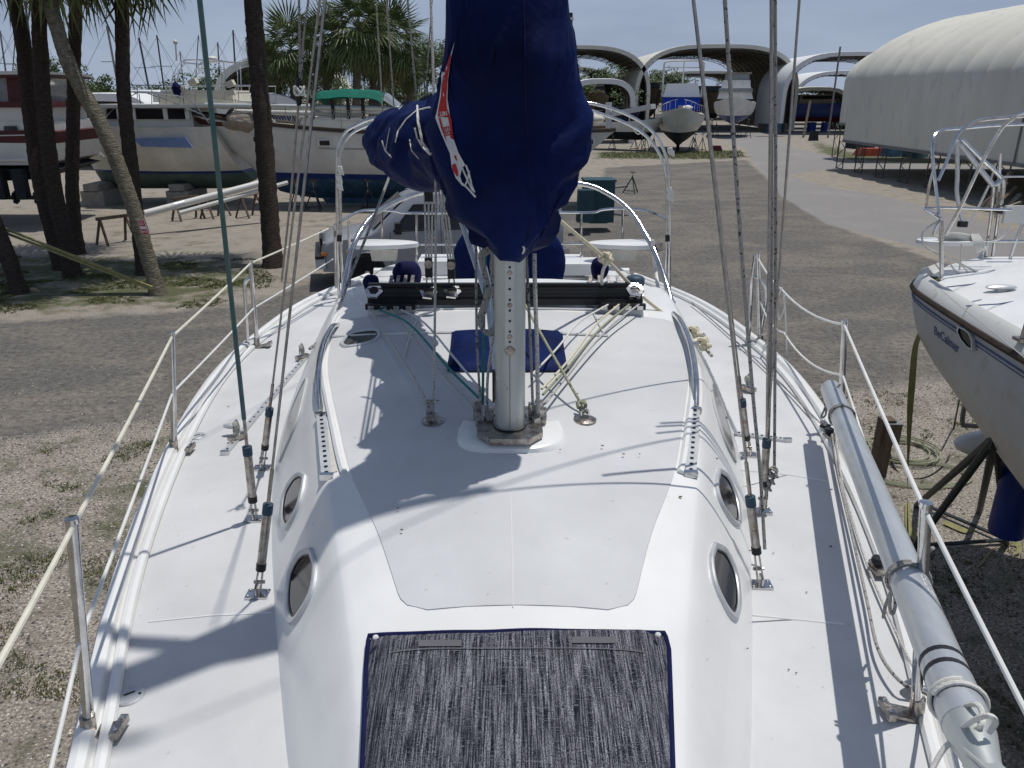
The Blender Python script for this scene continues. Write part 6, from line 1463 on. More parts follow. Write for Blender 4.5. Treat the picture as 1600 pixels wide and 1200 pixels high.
near_palm('pale strongly leaning palm trunk that carries the red sign', [(248, 460), (228, 390), (200, 300), (160, 200), (112, 110), (88, 40), (76, -10)], 21, seed=3, m_='bark_pale', dY=.15, ext=1.8)
near_palm('straight dark palm trunk crossed by the leaning one', [(121, 397), (113, 300), (114, 200), (116, 90), (118, -10)], 18, seed=4, ext=2.2)
near_palm('dark palm trunk standing right behind the one with the red sign', [(226, 428), (214, 340), (206, 270), (193, 140), (190, -10)], 20, seed=5, ext=1.6)
near_palm('single thick dark palm trunk left of the van hood', [(427, 417), (420, 320), (410, 190), (402, 90), (394, -10)], 26, seed=6, ext=3.6)
near_palm('short leaning palm stump-like trunk at the left edge tied with the yellow strap', [(32, 458), (12, 400), (-12, 340), (-60, 200), (-130, 20)], 22, seed=7, ext=2.5, dY=.1)
CG = 'sabal palms with full crowns'
for i, (cx_, cy_, r_, tx, Y_, lab) in enumerate(((455, 78, 2.05, 462, 47, 'fan palm with round crown, leftmost of the crowned palms'), (560, 45, 2.35, 549, 47, 'tallest crowned fan palm in the middle of the group'), (610, 62, 2.2, 565, 50, 'crowned fan palm nearest the sail cover'), (508, 70, 2.0, 510, 52, 'darker crowned fan palm between the leftmost and middle ones'), (585, 80, 1.9, 575, 54, 'crowned fan palm behind, its trunk hidden among the middle pair'), (420, 108, 1.5, 424, 50, 'small low fan palm at the left of the crowned group'), (640, 115, 1.1, 640, 56, 'low young fan palm right of the crowned trunks'))):
    tp_ = Yp(cx_, cy_, Y_); bs = Yp(tx, 200, Y_); bs.z = 0
    palm('fan_palm', lab, tuple(bs), tuple(tp_), .24, .22, r_, 46, 'bark_far', CG, 'leaf_palm', 20+i, nl=20, bend=(0, 0, 0))
# ---- leafy trees / bushes
def leafy(label, c, r, n, seed=0, leaf=.16, trunk=True, m_='leaf_dark', name='leafy_tree', cat='tree', group=None):
    random.seed(seed); c = Vector(c); root = T(name, label, cat, (c.x, c.y, 0), group); V = []; F = []
    cl = [(Vector((random.gauss(0, .45)*r[0], random.gauss(0, .45)*r[1], random.gauss(.05, .42)*r[2])), random.uniform(.25, .5)) for _ in range(26)]
    for i in range(n):
        q, s_ = random.choice(cl); d = Vector((random.gauss(0, 1), random.gauss(0, 1), random.gauss(0, 1))).normalized(); p = c + q + Vector((d.x*r[0], d.y*r[1], d.z*r[2]))*s_*random.uniform(.5, 1)
        a = Vector((random.uniform(-1, 1), random.uniform(-1, 1), random.uniform(-.6, .6))).normalized()*leaf*random.uniform(.6, 1.3); b_ = a.orthogonal().normalized()*leaf*.45
        k = len(V); V += [p - a, p + b_, p + a, p - b_]; F.append((k, k+1, k+2, k+3))
    b = MB(); b.v = [Vector(v) for v in V]; b.f = F; b.build('crown', m_, root, smooth=False, recalc=False)
    b = MB(); b.tube([(c.x, c.y, 0), (c.x + .1, c.y, c.z - r[2]*.3)], [.16*r[2]/2, .08*r[2]/2], 8)
    for k in range(5): q = cl[k][0]; b.tube([(c.x + .05, c.y, c.z - r[2]*.6), tuple(c + q*.8)], [.05*r[2]/2, .02], 5)
    b.build('trunk', 'bark_far', root); return root
for i, (px, py, Y_, r_, n, lab) in enumerate(((82, 138, 75, (2.6, 2, 2.2), 2600, 'dark leafy tree above the blue tarp, between the palm trunks'), (110, 146, 90, (3.5, 2, 1.2), 1800, 'low bushy tree right of the blue tarp'), (145, 142, 95, (3.0, 2, 1.6), 1800, 'small tree between the crossing trunks'), (235, 146, 130, (8, 3, 1.0), 2200, 'low far tree line behind the cruiser bow'),
    (350, 136, 80, (3.4, 2, 1.6), 2000, 'tree behind the flybridge rails'), (660, 86, 70, (1.7, 1.5, 1.4), 1600, 'small tree top above the shed left of the sail cover'), (665, 110, 72, (1.5, 1.5, 1.4), 1400, 'bush below the small tree top beside the lazy lines'), (900, 140, 90, (4.6, 2.5, 3.0), 4200, 'big green tree under the arched shed right of the sail cover'), (955, 150, 110, (5, 2, 2.2), 2600, 'green bushes behind the small white arch'),
    (930, 128, 118, (2.6, 2, 1.8), 1600, 'tree crown reaching right of the big green tree'), (1040, 133, 135, (3.6, 2, 2.6), 2200, 'dark tree seen under the left half of the large shed'), (1024, 150, 130, (3, 2, 2), 1500, 'bright bush beside the left leg of the large shed'), (1172, 143, 138, (3.4, 2, 2.6), 2400, 'bright green tree under the right half of the large shed'), (1168, 165, 128, (2.6, 2, 2.0), 1500, 'dark bush below the bright green tree in the shed'), (620, 140, 60, (2.6, 2, 1.6), 2600, 'undergrowth behind the crowned palm trunks'), (520, 140, 62, (3.2, 2, 1.3), 2400, 'shrubs left of the crowned palm trunks'), (395, 125, 110, (3, 2, 2.2), 1800, 'dark tree behind the flybridge stern'))):
    leafy(lab, tuple(Yp(px, py, Y_)), r_, n, 40+i, leaf=.14*Y_/70)
# far tree line all along the horizon
random.seed(5)
for k in range(26):
    x = -190 + k*15 + random.uniform(-4, 4); h = random.uniform(2.2, 3.6)
    leafy('distant tree %s in the low green line closing the yard' % ('just ' * 0 + ['far left', 'left of the palms', 'behind the sheds', 'behind the fabric building'][min(3, k // 7)]), (x, 185 + random.uniform(-6, 6), h*.75 + .5), (9, 3, h*.8), 900, 90+k, leaf=.55, name='distant_tree', group='low tree line on the horizon')
for k in range(9):   # mounds of the boatyard edge
    pass
# ---- small yard things
def sawhorse(p, rz, label, src=[None], s=1.0):
    if src[0] is None:
        r = T('sawhorse', label, 'sawhorse', (0, 0, 0), 'wooden sawhorses and spar supports'); MB().box((0, 0, .78), (1.0, .1, .09)).build('top_beam', 'wood_old', r)
        for sx in (-.4, .4):
            for sy in (-1, 1): MB().beam(Vector((sx, 0, .78)), Vector((sx*1.15, sy*.3, 0)), .07, .04).build('leg', 'wood_old', r)
        src[0] = r; r.location = p; r.rotation_euler = (0, 0, rz); return r
    return dup(src[0], p, rz, label, s)
q = G(183, 380); sawhorse((q.x, q.y, 0), 1.0, 'brown wooden sawhorse left of the pale leaning trunk')
q = G(295, 343); sawhorse((q.x, q.y, 0), .9, 'sawhorse under the middle of the white spar'); q = G(328, 343); sawhorse((q.x, q.y + .6, 0), 1.2, 'sawhorse just behind the middle of the white spar'); q = G(392, 338); sawhorse((q.x, q.y, 0), 1.2, 'sawhorse near the palm at the far end of the spar')
sp_ = T('spar', 'long white mast lying on sawhorses behind the palm trunks', 'mast', (0, 0, 0)); sp_['_b'] = (0, 0, 0)
a, b_ = Yp(226, 334, 24.8), Yp(420, 283, 27.5); MB().tube([a, b_], .115, 12).build('tube', 'hull_white', sp_); MB().tube([a.lerp(b_, .22), a.lerp(b_, .30)], .12, 12).build('mast_fitting', 'track_alloy', sp_); MB().tube([a + Vector((.9, .5, -.05)), b_ + Vector((.5, .5, -.1))], .07, 8).build('boom_tube', 'hull_white', sp_)
for (px, py) in ((196, 352), (388, 345)): pass
sg = T('sign', 'small red and white warning sign nailed to the leaning palm trunk', 'sign', tuple(Yp(225, 356, 17.2)))
sc0 = Yp(224.5, 355, G(248, 460).y - .06); ax_ = Vector((1, -.25, .03)).normalized(); up_ = Vector((-.20, 0, 1)).normalized()
def sq(u, v, l=0): return sc0 + ax_*u + up_*v + Vector((0, -.02 - l, 0))
def srect(u0, u1, v0, v1, l, m_, nm): MB().prism([sq(u0, v0, l), sq(u1, v0, l), sq(u1, v1, l), sq(u0, v1, l)], (0, -.003, 0)).build(nm, m_, sg, smooth=False)
srect(-.085, .085, -.165, .165, 0, 'sign_white', 'plate'); srect(-.075, .075, .025, .155, .004, 'sign_red', 'upper_panel'); srect(-.075, .075, -.155, -.04, .004, 'sign_red', 'lower_panel')
put_text('DO\nNOT', lambda x_, y_: sq(x_*.055, .09 + y_*.048, .009), 'lettering', 'sign_white', sg, bold=.03); put_text('ENTER', lambda x_, y_: sq(x_*.045, -.097 + y_*.06, .009), 'lettering', 'sign_white', sg, bold=.03)
st = MB(); a, b_ = Yp(0, 357, 17.4), Yp(246, 445, 17.0)
for off in (0, .10): st.beam(a + Vector((0, .1, -off)), b_ + Vector((0, -.25, -off*.5)), .05, .045)
st.build('ratchet_strap', 'strap_yellow', None, label='yellow ratchet strap stretched between two leaning palm trunks', cat='strap')
bn = T('waste_bin', 'dark blue green metal bin standing behind the bimini frame', 'bin', (0, 0, 0)); p = G(926, 349); 
MB().box((0, 0, .95), (.95, .9, 1.3)).build('body', 'bin_teal', bn); MB().box((0, 0, 1.63), (1.02, .98, .06)).build('lid', 'bin_teal', bn); MB().box((0, 0, .28), (.6, .6, .05)).build('base', 'black', bn); turned(bn, (p.x, 25.8, 0), .05)
p = G(905, 350); MB().box((p.x, 25.0, .9), (.55, .5, 1.0), taper=.9).build('oil_tank', 'bin_teal', None, label='second darker tank half hidden behind the navy sail cover', cat='tank')
p = G(987, 302); stand((p.x, p.y, 0), .95, .2, 'lone rusty stand in the open gravel right of the teal bin')
MB().tube([G(955, 302) + Vector((0, 0, .25)), G(980, 301) + Vector((0, 0, .3))], .05, 8).build('tow_bar', 'galv', None, label='grey tow bar lying beside the lone stand', cat='tow bar')
p = G(1060, 238)
p = G(1262, 206); pl_ = MB().tube([G(1255, 215), Yp(1266, 157, G(1255, 215).y)], .12, 6).build('leaning_post', 'wood_pale', None, label='leaning wooden post beside the road before the blue motorboat', cat='post')
for k, px in enumerate((1267, 1274)): p = G(px, 220); MB().box((p.x, p.y, .45), (.45, .4, .9), taper=.6).build('black_bollard', 'black', None, label='%s of two small black objects on the verge beside the road' % ('left', 'right')[k], cat='bollard', group='pair of black bollards on the verge')
p = G(1118, 236); MB().box((p.x, p.y, .22), (1.0, .6, .4), taper=.7).build('debris', 'burgundy', None, label='small dark red machine on the grass right of the trawler', cat='machine'); 
for k, (px, py) in enumerate(((1268, 182), (1272, 182), (1290, 182))): q = Yp(px, 182, 100); MB().lathe((q.x, 100, 0), [(.4, 0), (.4, 1.1)], 10).build('drum', 'drum_blue', None, label='blue drum under the dark motorboat, %s of three' % ('left', 'middle', 'right')[k], cat='drum', group='blue drums under the far motorboat')
for k in range(5): q = Yp(1192 + k*8, 190, 88); MB().box((q.x, 88, .9), (.7, .8, .9), rz=k).build('covered_scooter', 'bottom_blue' if k % 2 else 'black', None, label='parked scooter or engine in the row at the right shed leg, place %s' % ('one', 'two', 'three', 'four', 'five')[k], cat='scooter', group='row of small machines by the right shed leg')
# power post, cords, straps on the right
pp = T('power_post', 'dark wooden post with outlet box standing beyond the silver pole', 'post', tuple(G(1370, 742)))
q = G(1370, 742); MB().box(q + Vector((0, 0, .35)), (.15, .15, .75)).build('post', 'wood_old', pp); MB().box(q + Vector((.05, -.02, .56)), (.17, .17, .24)).build('outlet_box', 'wood_old', pp); MB().box(q + Vector((.05, -.02, .69)), (.18, .18, .012)).build('box_lid', 'galv', pp)
MB().tube(cr([G(1380, 700) + Vector((0, 0, .2)), G(1400, 735), G(1440, 748), G(1480, 720), G(1490, 670), Yp(1500, 620, 8.8), Yp(1508, 590, 8.8)], 6), .012, 6).build('extension_cable', 'black', None, label='black power cord snaking from the post toward the neighbouring boat', cat='electric cable')
cc = MB(); c0 = G(1408, 708)
for k in range(6): cc.tube([c0 + Vector(((.34 + .02*k)*math.cos(a) + .05*math.sin(k*2), (.3 + .02*k)*math.sin(a) + .05*math.cos(k*3), .01 + .012*k)) for a in np.linspace(0, 6.283, 22)[:-1]], .009, 5, closed=True)
cc.build('cable_coil', 'rope_olive', None, label='coiled yellow cord lying on the shell ground beyond the silver pole', cat='cord')
cc = MB(); c0 = G(1432, 742)
for k in range(3): cc.tube([c0 + Vector(((.55 + .04*k)*math.cos(a), (.3 + .03*k)*math.sin(a), .02)) for a in np.linspace(0, 6.283, 26)[:-1]], .01, 5, closed=True)
cc.build('cable_coil', 'rope_olive', None, label='larger loose olive cord loop in the shade beside the yellow coil', cat='cord')
for (pts_, lab) in (([(1418, 790), (1420, 830), (1440, 852), (1470, 858)], 'yellow strap lying in the shade left of the stand feet'), ([(1475, 820), (1510, 835), (1515, 830)], 'pale strap scrap on the ground under the stand'), ([(1530, 890), (1555, 860), (1590, 855), (1590, 870)], 'olive strap twisting on the shaded ground at the right edge')):
    P_ = [G(*q_) + Vector((0, 0, .02)) for q_ in pts_]; b = MB(); b.rows([[p_ + Vector((-.03, 0, .0)), p_ + Vector((.03, .02, .02))] for p_ in cr(P_, 5)]); b.build('strap_scrap', 'strap_yellow', None, label=lab, cat='strap', group='webbing straps on the ground')
# ================================================================== neighbouring boat at right
NX, NZ = 4.63, 2.72
NE = [(-4, .05), (-3, .6), (-1, 1.25), (1, 1.58), (3, 1.64), (4.4, 1.56), (5.4, 1.46), (6.1, 1.36), (6.25, 1.30), (6.5, 1.12), (6.8, .72), (7.0, .3)]
nb_ = T('sailboat', 'neighbouring white sailboat with dark lettering on its side and bare canopy hoops', 'sailboat', (NX, 3, 0))
NK = [(-4, 2.0), (-3, 1.1), (0, .6), (3, .85), (4.4, 1.2), (5.4, 1.55), (6.0, 1.78), (6.25, 1.98), (6.5, 2.2), (7.0, 2.4)]
def npt(y, a, side):
    e = si(NE, y); k_ = si(NK, y); hw = e*(1 - a**2.7)**.55; return Vector((NX + side*hw*(1 - .03*a), y, NZ - (NZ - k_)*a))
ys = np.linspace(-3.9, 6.98, 60)
b = MB()
for side in (-1, 1): b.rows([[npt(y, a, side) for a in np.linspace(0, 1, 16)] for y in ys])
b.build('hull', 'hull_grey', nb_, ang=60)
b = MB(); uu = [-1, -.93, -.85, -.6, -.3, 0, .3, .6, .85, .93, 1]
b.rows([[(NX + u*si(NE, y)*.985, y, NZ + .05 + (.0 if abs(u) > .9 else .05) + (.20*max(0, 1 - abs(u)/.62)**.5 if y > 3.9 and y < 6.4 else 0)) for u in uu] for y in ys]); b.build('deck', 'gelcoat', nb_, ang=50)
for side in (-1, 1):
    MB().tube([npt(y, 0, side) + Vector((0, 0, .0)) for y in ys], .03, 8).build('rub_rail', 'teak_grey', nb_)
    b = MB(); b.rows([[npt(y, 0, side) + Vector((side*.012, 0, .02)), npt(y, 0, side) + Vector((-side*.02, 0, .10)), npt(y, 0, side) + Vector((-side*.075, 0, .125)), npt(y, 0, side) + Vector((-side*.13, 0, .07))] for y in ys[:-2]]); b.build('toe_rail', 'hull_white', nb_, ang=60)
    for a_, r_ in ((.048, .007), (.066, .0035)): MB().tube([npt(y, a_*(1.0 + .35*max(0, y-4.8)), side) + Vector((side*.004, 0, 0)) for y in ys[:-4]], r_, 6).build('pin_stripe', 'blue_print', nb_)
bvhn_o = [o for o in nb_.children if o.name.startswith('hull')][0]
nbv = BVHTree.FromPolygons([tuple(v.co + Vector((NX, 3, 0))) for v in bvhn_o.data.vertices], [tuple(p.vertices) for p in bvhn_o.data.polygons])
def nc(px, py, lift=.006):
    d = ray(px, py).normalized(); loc, nn, i, dist = nbv.ray_cast(CO, d); return (loc - d*lift) if loc is not None else Xp(px, py, NX - 1.2)
# boat name follows the hull side
def name_fn(x_, y_):
    t_ = (x_ + 2.55)/5.1; px = 1453 + (1502 - 1453)*t_; py = 511 + (549 - 511)*t_; hh = 19 + 6*t_
    return nc(px + y_*-2.0, py - y_*hh, .008)
put_text('BeCalmer', name_fn, 'boat_name', 'blue_print', nb_, shear=.3, bold=.025)
wp_ = [(1501, 508), (1512, 513), (1520, 520), (1525, 534), (1525, 548), (1517, 544), (1505, 530), (1499, 516)]
c_ = [nc(*q_, .01) for q_ in wp_]; cc_ = sum(c_, Vector())/len(c_)
o = MB().rows([c_, [cc_ + (p_-cc_)*.98 + Vector((-.03, -.01, 0)) for p_ in c_], [cc_ + (p_-cc_)*.80 + Vector((-.03, -.01, 0)) for p_ in c_]], closed=True).build('portlight', 'hull_white', nb_)
MB().face([cc_ + (p_-cc_)*.84 + Vector((-.02, -.005, 0)) for p_ in c_]).build('pane', 'glass_dark', o, recalc=False)
def nz_(px, py, z=NZ + .1): return G(px, py, z)
q = nz_(1562, 459); o = MB().ball(q + Vector((0, 0, .05)), (.12, .045, .02), 14, 6).box(q + Vector((0, 0, .02)), (.06, .05, .05)).box(q + Vector((.02, 0, .003)), (.20, .08, .008)).build('mooring_cleat', 'track_alloy', nb_)
for pl in ([(1475, 449), (1520, 444), (1570, 428), (1600, 425)], [(1510, 478), (1560, 475), (1590, 470), (1600, 462)]): MB().tube([nz_(*q_, NZ+.112) for q_ in pl], .005, 5).build('deck_seam', 'blue_print', nb_)
MB().tube([nz_(1470, 452, NZ+.13), nz_(1500, 478, NZ+.13), nz_(1560, 525, NZ+.13), nz_(1620, 575, NZ+.13)], .003, 5).build('deck_line', 'hull_grey', nb_)
q = nz_(1598, 530, NZ+.1); MB().tube([q, q + Vector((.02, 0, .35))], .018, 10).box(q, (.08, .08, .02)).build('stanchion', 'old_steel', nb_)
nf = T('canopy_frame', 'bent stainless canopy hoops rising from the stern of the neighbouring boat', 'canopy frame', tuple(nz_(1472, 450)))
def nft(pl, Y_, r_=.014, m_='steel', nm='hoop', par=nf, n=5): return MB().tube(cr([Yp(x_, y_, (Y_ if not isinstance(Y_, list) else Y_[0] + (Y_[1]-Y_[0])*i/(len(pl)-1))) for i, (x_, y_) in enumerate(pl)], n), r_, 8).build(nm, m_, par)
nft([(1472, 452), (1471, 400), (1471, 345)], 6.15, .017, nm='upright')
nft([(1467, 335), (1463, 300), (1458, 255), (1457, 225), (1462, 210), (1475, 203), (1500, 201), (1560, 196), (1640, 193)], [6.2, 6.6], .013)
nft([(1466, 282), (1478, 255), (1494, 215), (1510, 198), (1532, 188), (1580, 183), (1640, 178)], [6.1, 6.3], .013)
nft([(1477, 367), (1500, 325), (1530, 262), (1562, 205), (1580, 187), (1600, 176), (1640, 160)], [6.0, 5.6], .013)
nft([(1447, 323), (1452, 290), (1459, 265)], 6.2, .011, nm='brace'); nft([(1445, 327), (1460, 335), (1472, 342)], 6.2, .012, nm='brace'); nft([(1446, 325), (1490, 325), (1580, 328)], 6.6, .012, nm='rail')
nft([(1470, 345), (1462, 355), (1458, 368)], 6.15, .012, nm='brace')
nft([(1495, 220), (1496, 270), (1495, 300), (1499, 325), (1505, 350)], 6.9, .018, 'track_alloy', 'outboard_hoist')
nft([(1500, 225), (1520, 250), (1552, 290)], 6.9, .022, 'track_alloy', 'hoist_arm'); nft([(1503, 218), (1530, 245), (1562, 275), (1568, 290), (1564, 320)], 6.9, .018, 'steel', 'hoist_arm')
nft([(1552, 290), (1560, 285), (1566, 278)], 6.9, .02, nm='hoist_arm'); nft([(1500, 345), (1506, 352), (1515, 345), (1525, 330), (1545, 290)], 6.9, .01, nm='tackle', m_='white_cord'); nft([(1530, 322), (1545, 290), (1556, 255)], 7.0, .008, nm='tackle', m_='white_cord')
MB().box(Yp(1504, 350, 6.9), (.07, .05, .05)).build('tackle_block', 'black', nf)
for pl, Y_ in (([(1553, 290), (1548, 340), (1538, 415)], 7.0), ([(1563, 300), (1558, 350), (1548, 418)], 7.0), ([(1518, 418), (1535, 395), (1545, 375)], 7.0), ([(1600, 345), (1586, 380), (1572, 424)], 6.9), ([(1563, 240), (1560, 300), (1556, 340)], 7.1)): nft(pl, Y_, .014, nm='upright')
nft([(1542, 377), (1570, 377), (1640, 377)], 6.9, .014, nm='rail'); nft([(1566, 276), (1600, 276), (1640, 277)], 7.2, .008, nm='rail')
MB().box(Yp(1590, 335, 6.8), (.24, .03, .15)).build('outboard_board', 'hull_white', nf); MB().ball(Yp(1565, 328, 6.95), (.07, .05, .035), 10, 6).build('hand_wheel', 'black', nf)
b = MB(); pa_, pb_ = Yp(1440, 377, 6.25), Yp(1520, 379, 6.4); ring = []
for k in range(20): t_ = 2*math.pi*k/20; ring.append(Vector(((pa_.x+pb_.x)/2 + (pb_.x-pa_.x)/2*math.copysign(abs(math.cos(t_))**.7, math.cos(t_)), 6.32 + .12*math.sin(t_), pa_.z)))
b.rows([[p_ + Vector((0, 0, dz)) for p_ in ring] for dz in (-.03, 0)], closed=True, capa=True, capb=True).build('stern_seat', 'gelcoat', nb_)
rp_ = MB()
for k in range(7): rp_.tube(cr([Yp(1462 + k, 368 + k*1.2, 6.3), Yp(1490, 364 + k*2, 6.25 + k*.01), Yp(1515, 368 + k*2, 6.28), Yp(1525 + k, 378 + k, 6.3)], 4), .009, 5)
for k in range(6): rp_.tube(cr([Yp(1518 + k*2, 366, 6.28), Yp(1522 + k*3, 380, 6.22), Yp(1528 + k*2, 394 - k, 6.24), Yp(1534 + k, 385, 6.3), Yp(1528, 368, 6.32)], 4), .009, 5)
rp_.build('coiled_rope', 'white_cord', None, label='thick white rope coil heaped on the stern seat of the neighbouring boat', cat='rope')
for pl, r_ in (([(1471, 343), (1455, 352), (1443, 362), (1441, 375), (1450, 388), (1480, 402), (1520, 422), (1560, 443), (1600, 462)], .008), ([(1482, 405), (1490, 420), (1510, 438), (1525, 450), (1530, 458)], .006), ([(1500, 412), (1512, 425), (1525, 443), (1528, 455), (1520, 463), (1490, 464)], .005), ([(1537, 378), (1560, 375), (1575, 360), (1578, 350)], .006), ([(1503, 380), (1502, 400), (1499, 422)], .007)):
    MB().tube(cr([Yp(x_, y_, 6.2) for x_, y_ in pl], 5), r_, 6).build('rope', 'white_cord', None, label='loose white line hanging round the stern of the neighbouring boat', cat='rope', group='loose white lines at the neighbouring stern')
# strap hanging from its stern corner
ks = T('strap', 'long olive yellow strap tied at the stern corner and hanging to the ground', 'strap', tuple(nz_(1452, 450)))
stp = [Yp(1457, 446, 6.12), Yp(1450, 453, 6.10), Yp(1444, 470, 6.08), Yp(1440, 510, 6.06), Yp(1430, 545, 6.06), Yp(1425, 600, 6.1), Yp(1422, 640, 6.15), Yp(1420, 690, 6.25), Yp(1418, 760, 6.4), G(1417, 860)*1.0 + Vector((0, 0, .05))]
b = MB(); P_ = cr(stp, 6); b.rows([[p_ + Vector((-.028*math.cos(i*.09), -.02*math.sin(i*.09), 0)), p_ + Vector((.028*math.cos(i*.09), .02*math.sin(i*.09), 0))] for i, p_ in enumerate(P_)]); b.build('webbing', 'strap_yellow', ks, ang=80)
lump(Yp(1460, 445, 6.12), (.05, .05, .06), 2, ks, 'knot', 'strap_yellow'); MB().box(Yp(1460, 434, 6.12), (.05, .03, .02)).build('buckle', 'black', ks)
# big stand and blue barrel under it
bs = T('boat_stand', 'big dark steel stand with long splayed legs under the neighbouring hull', 'boat stand', tuple(G(1530, 800)))
top_ = Yp(1556, 682, 4.75)
for q_ in (G(1432, 790), G(1425, 860) + Vector((0, 0, 0)), G(1572, 850), G(1530, 800)*1): MB().tube([top_ , q_], .03, 8).build('leg', 'stand_steel', bs)
MB().tube([G(1432, 790) + Vector((0, 0, .05)), G(1572, 850) + Vector((0, 0, .05))], .02, 6).tube([G(1425, 860) + Vector((0, 0, .05)), G(1572, 850) + Vector((0, 0, .05))], .02, 6).build('brace', 'stand_steel', bs)
MB().tube([top_ - Vector((0, 0, .1)), top_ + Vector((.02, 0, .12))], .022, 8).build('screw', 'black', bs)
p = Yp(1606, 700, 5.2); MB().lathe((p.x, p.y, 1.0), [(.12, 0), (.13, .03), (.13, .75), (.11, .8)], 18).build('blue_barrel', 'drum_blue', None, label='blue plastic barrel hanging under the neighbouring hull at the right edge', cat='barrel')
p = Yp(1560, 695, 6.6); MB().ball(p, (.42, .2, .13), 16, 8).build('white_fender', 'hull_white', None, label='white rounded fender lying behind the dark stand legs', cat='fender')
MB().tube(cr([Yp(1512, 610, 6.6), Yp(1506, 640, 6.6), Yp(1504, 660, 6.6), Yp(1512, 665, 6.6), Yp(1560, 667, 6.6)], 5), .022, 8).build('bent_pipe', 'galv', None, label='bent grey pipe under the stern of the neighbouring boat', cat='pipe')
# ================================================================== van
van = T('parked_van', 'silver passenger van parked beyond the stern, nose to the left', 'van', (0, 0, 0))
VT = [(0, .92), (.04, 1.02), (.25, 1.12), (.75, 1.20), (1.12, 1.27), (1.5, 1.60), (1.95, 1.95), (2.25, 2.05), (3, 2.09), (5.2, 2.08), (5.6, 2.0), (5.68, 1.5)]
def vtop(x): return si(VT, x)
def vhw(z, x): 
    h = 1.0 - .02*abs(z - .9) if z < 1.2 else 1.0 - .006 - .22*((z - 1.2)/.9)**1.25
    return h*(1 - .13*max(0, 1 - x/.45)**2 - .05*max(0, (x-5.2)/.48)**2)
rows = []
for x in [0, .03, .08, .15, .25, .4, .6, .8, 1.0, 1.12, 1.25, 1.4, 1.6, 1.8, 1.95, 2.1, 2.25, 2.5, 3, 3.6, 4.2, 4.8, 5.2, 5.45, 5.6, 5.68]:
    zt = vtop(x); zs_ = [.42, .55, .8, 1.0] + [1.0 + (zt - 1.0)*k/7 for k in range(1, 7)]; r_ = []
    if zt < 1.12: zs_ = [.42, .55, .7, .8, .85, .9] + [.9 + (zt-.9)*k/5 for k in range(1, 5)]
    side = [(x, vhw(z, x), z) for z in zs_]; hwt = vhw(zt, x); cap_ = [(x, hwt*(1 - .02) if False else hwt*.97, zt - .01)] + [(x, hwt*q_, zt + .03*(1 - q_*q_)) for q_ in (.85, .55, .2)]
    half_ = side + cap_; rows.append([(p_[0], -p_[1], p_[2]) for p_ in half_] + [p_ for p_ in half_[::-1]])
MB().rows(rows, closed=True, capa=True, capb=True).build('body', 'silver_paint', van, ang=45)
def vside(x, z, s=-1, o=.008): return Vector((x, s*(vhw(z, x) + o), z))
def vwin(pl, nm, m_, s=-1, o=.008):
    c_ = [vside(x, z, s, o) for x, z in pl]; return MB().face(c_).build(nm, m_, van, recalc=False)
def subd(pl, n=4):
    out = []
    for i in range(len(pl)): a, b_ = pl[i], pl[(i+1) % len(pl)]; out += [(a[0]+(b_[0]-a[0])*k/n, a[1]+(b_[1]-a[1])*k/n) for k in range(n)]
    return out
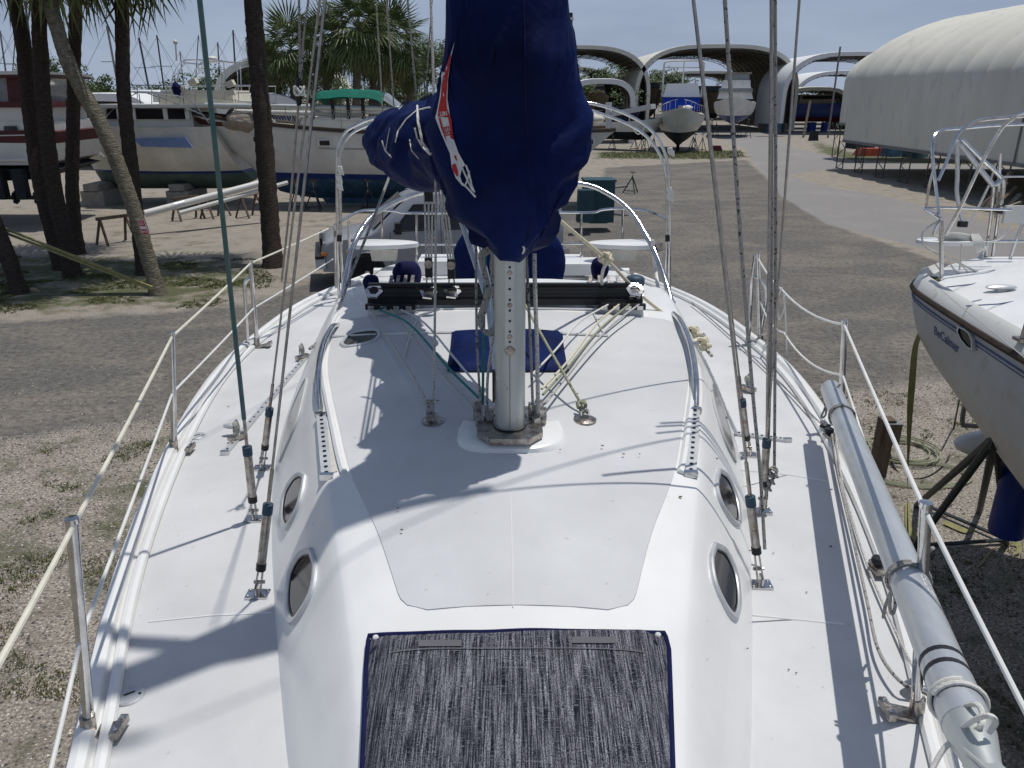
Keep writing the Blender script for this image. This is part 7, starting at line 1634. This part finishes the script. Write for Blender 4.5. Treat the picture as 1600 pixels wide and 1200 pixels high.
for s in (-1, 1):
    for pl in ([(1.62, 1.30), (2.62, 1.30), (2.62, 1.86), (2.12, 1.86)], [(2.82, 1.30), (3.85, 1.30), (3.85, 1.88), (2.82, 1.88)], [(4.0, 1.30), (5.3, 1.30), (5.25, 1.88), (4.0, 1.88)]):
        vwin([(x, z) for x, z in pl], 'side_window', 'glass_dark', s, .014); c_ = [vside(x, z, s, .014) for x, z in subd(pl)]; MB().tube(c_, .016, 5, closed=True).build('window_seal', 'rubber', van)
    for xx in (1.55, 2.72, 3.92): MB().tube([vside(xx, z, s, .003) for z in np.linspace(.5, 1.85 if xx > 2 else 1.28, 8)], .006, 5).build('door_gap', 'black', van)
    MB().tube([vside(x, .95, s, .008) for x in np.linspace(1.5, 5.5, 10)], .018, 6).build('body_moulding', 'silver_paint', van)
    MB().box(vside(2.55, 1.12, s, .02), (.16, .03, .035)).build('door_handle', 'chrome_trim', van)
    m0 = vside(1.72, 1.38, s, .14); o = MB().box(m0, (.14, .26, .24), taper=.9).build('wing_mirror', 'black', van); MB().tube([vside(1.66, 1.3, s, 0), m0], .03, 6).build('mirror_arm', 'black', o)
    MB().tube([vside(x, 2.0 - .0, s, -.12) + Vector((0, 0, .05)) for x in np.linspace(2.1, 5.5, 12)], .018, 5).build('roof_gutter', 'silver_paint', van)
    MB().box((.10, s*.74, .98), (.12, .32, .17)).build('headlight', 'lamp_lens', van); MB().box((.045, s*.80, .83), (.12, .30, .07)).build('turn_signal', 'orange_lens', van)
    for wx in (.98, 4.55):
        w_ = MB().lathe((wx, s*.80, .37), [(.22, .0), (.36, .01), (.38, .05), (.38, .19), (.36, .23), (.25, .235)], 28, (0, s, 0)).build('wheel', 'tyre', van)
        MB().lathe((wx, s*.80, .37), [(.245, .20), (.25, .228), (.20, .215), (.07, .20), (.06, .235), (.0001, .24)], 24, (0, s, 0)).build('rim', 'old_steel' if False else 'chrome_trim', w_)
        b = MB()
        for k in range(8): a = 2*math.pi*k/8; b.lathe((wx + .15*math.cos(a), s*(.80 + .212), .37 + .15*math.sin(a)), [(.026, 0), (.026, .006)], 8, (0, s, 0))
        b.build('rim_holes', 'black', w_)
        arc = [(wx + .45*math.cos(a), .40 + .45*math.sin(a)) for a in np.linspace(-.15, math.pi + .15, 20)]
        MB().face([Vector((x, s*(vhw(z, x) + .004), z)) for x, z in arc]).build('wheel_arch', 'black', van, recalc=False); MB().tube([vside(x, z, s, .006) for x, z in arc], .022, 6).build('arch_lip', 'silver_paint', van)
wsh = [[Vector((x, y*k_, z)) for y in np.linspace(-1, 1, 9)] for x, z, k_ in ((1.16, 1.33, .90), (1.5, 1.63, .84), (1.92, 1.965, .74))]
MB().rows([[p_ + Vector((-.03, 0, .03 - .0)) + Vector((.10*abs(p_.y)**2*.6, 0, 0)) for p_ in r_] for r_ in wsh]).build('windshield', 'glass_smoke', van)
MB().box((.0, 0, .98), (.06, 1.15, .30)).build('grille', 'black', van); 
for z in (.90, .98, 1.06): MB().box((-.035, 0, z), (.02, 1.12, .018)).build('grille_bar', 'chrome_trim', van)
MB().box((-.05, 0, .62), (.22, 1.96, .24), taper=.95).build('front_bumper', 'hull_grey', van); MB().box((-.06, 0, .76), (.20, 1.94, .06)).build('bumper_step', 'black', van); MB().box((5.75, 0, .6), (.18, 1.95, .22)).build('rear_bumper', 'chrome_trim', van)
MB().box((2.8, 0, .40), (5.0, 1.7, .12)).build('underbody', 'black', van)
for k in range(6): MB().tube([(2.4, -.5 + .2*k, 2.115), (5.3, -.5 + .2*k, 2.11)], .012, 4).build('roof_rib', 'silver_paint', van)
vp = G(494, 452); turned(van, (vp.x + .02, vp.y + .80, 0), R(13))
# person-free yard: far posts of the dock sheds etc.
for o in bpy.data.objects:
    if '_b' in o: del o['_b']
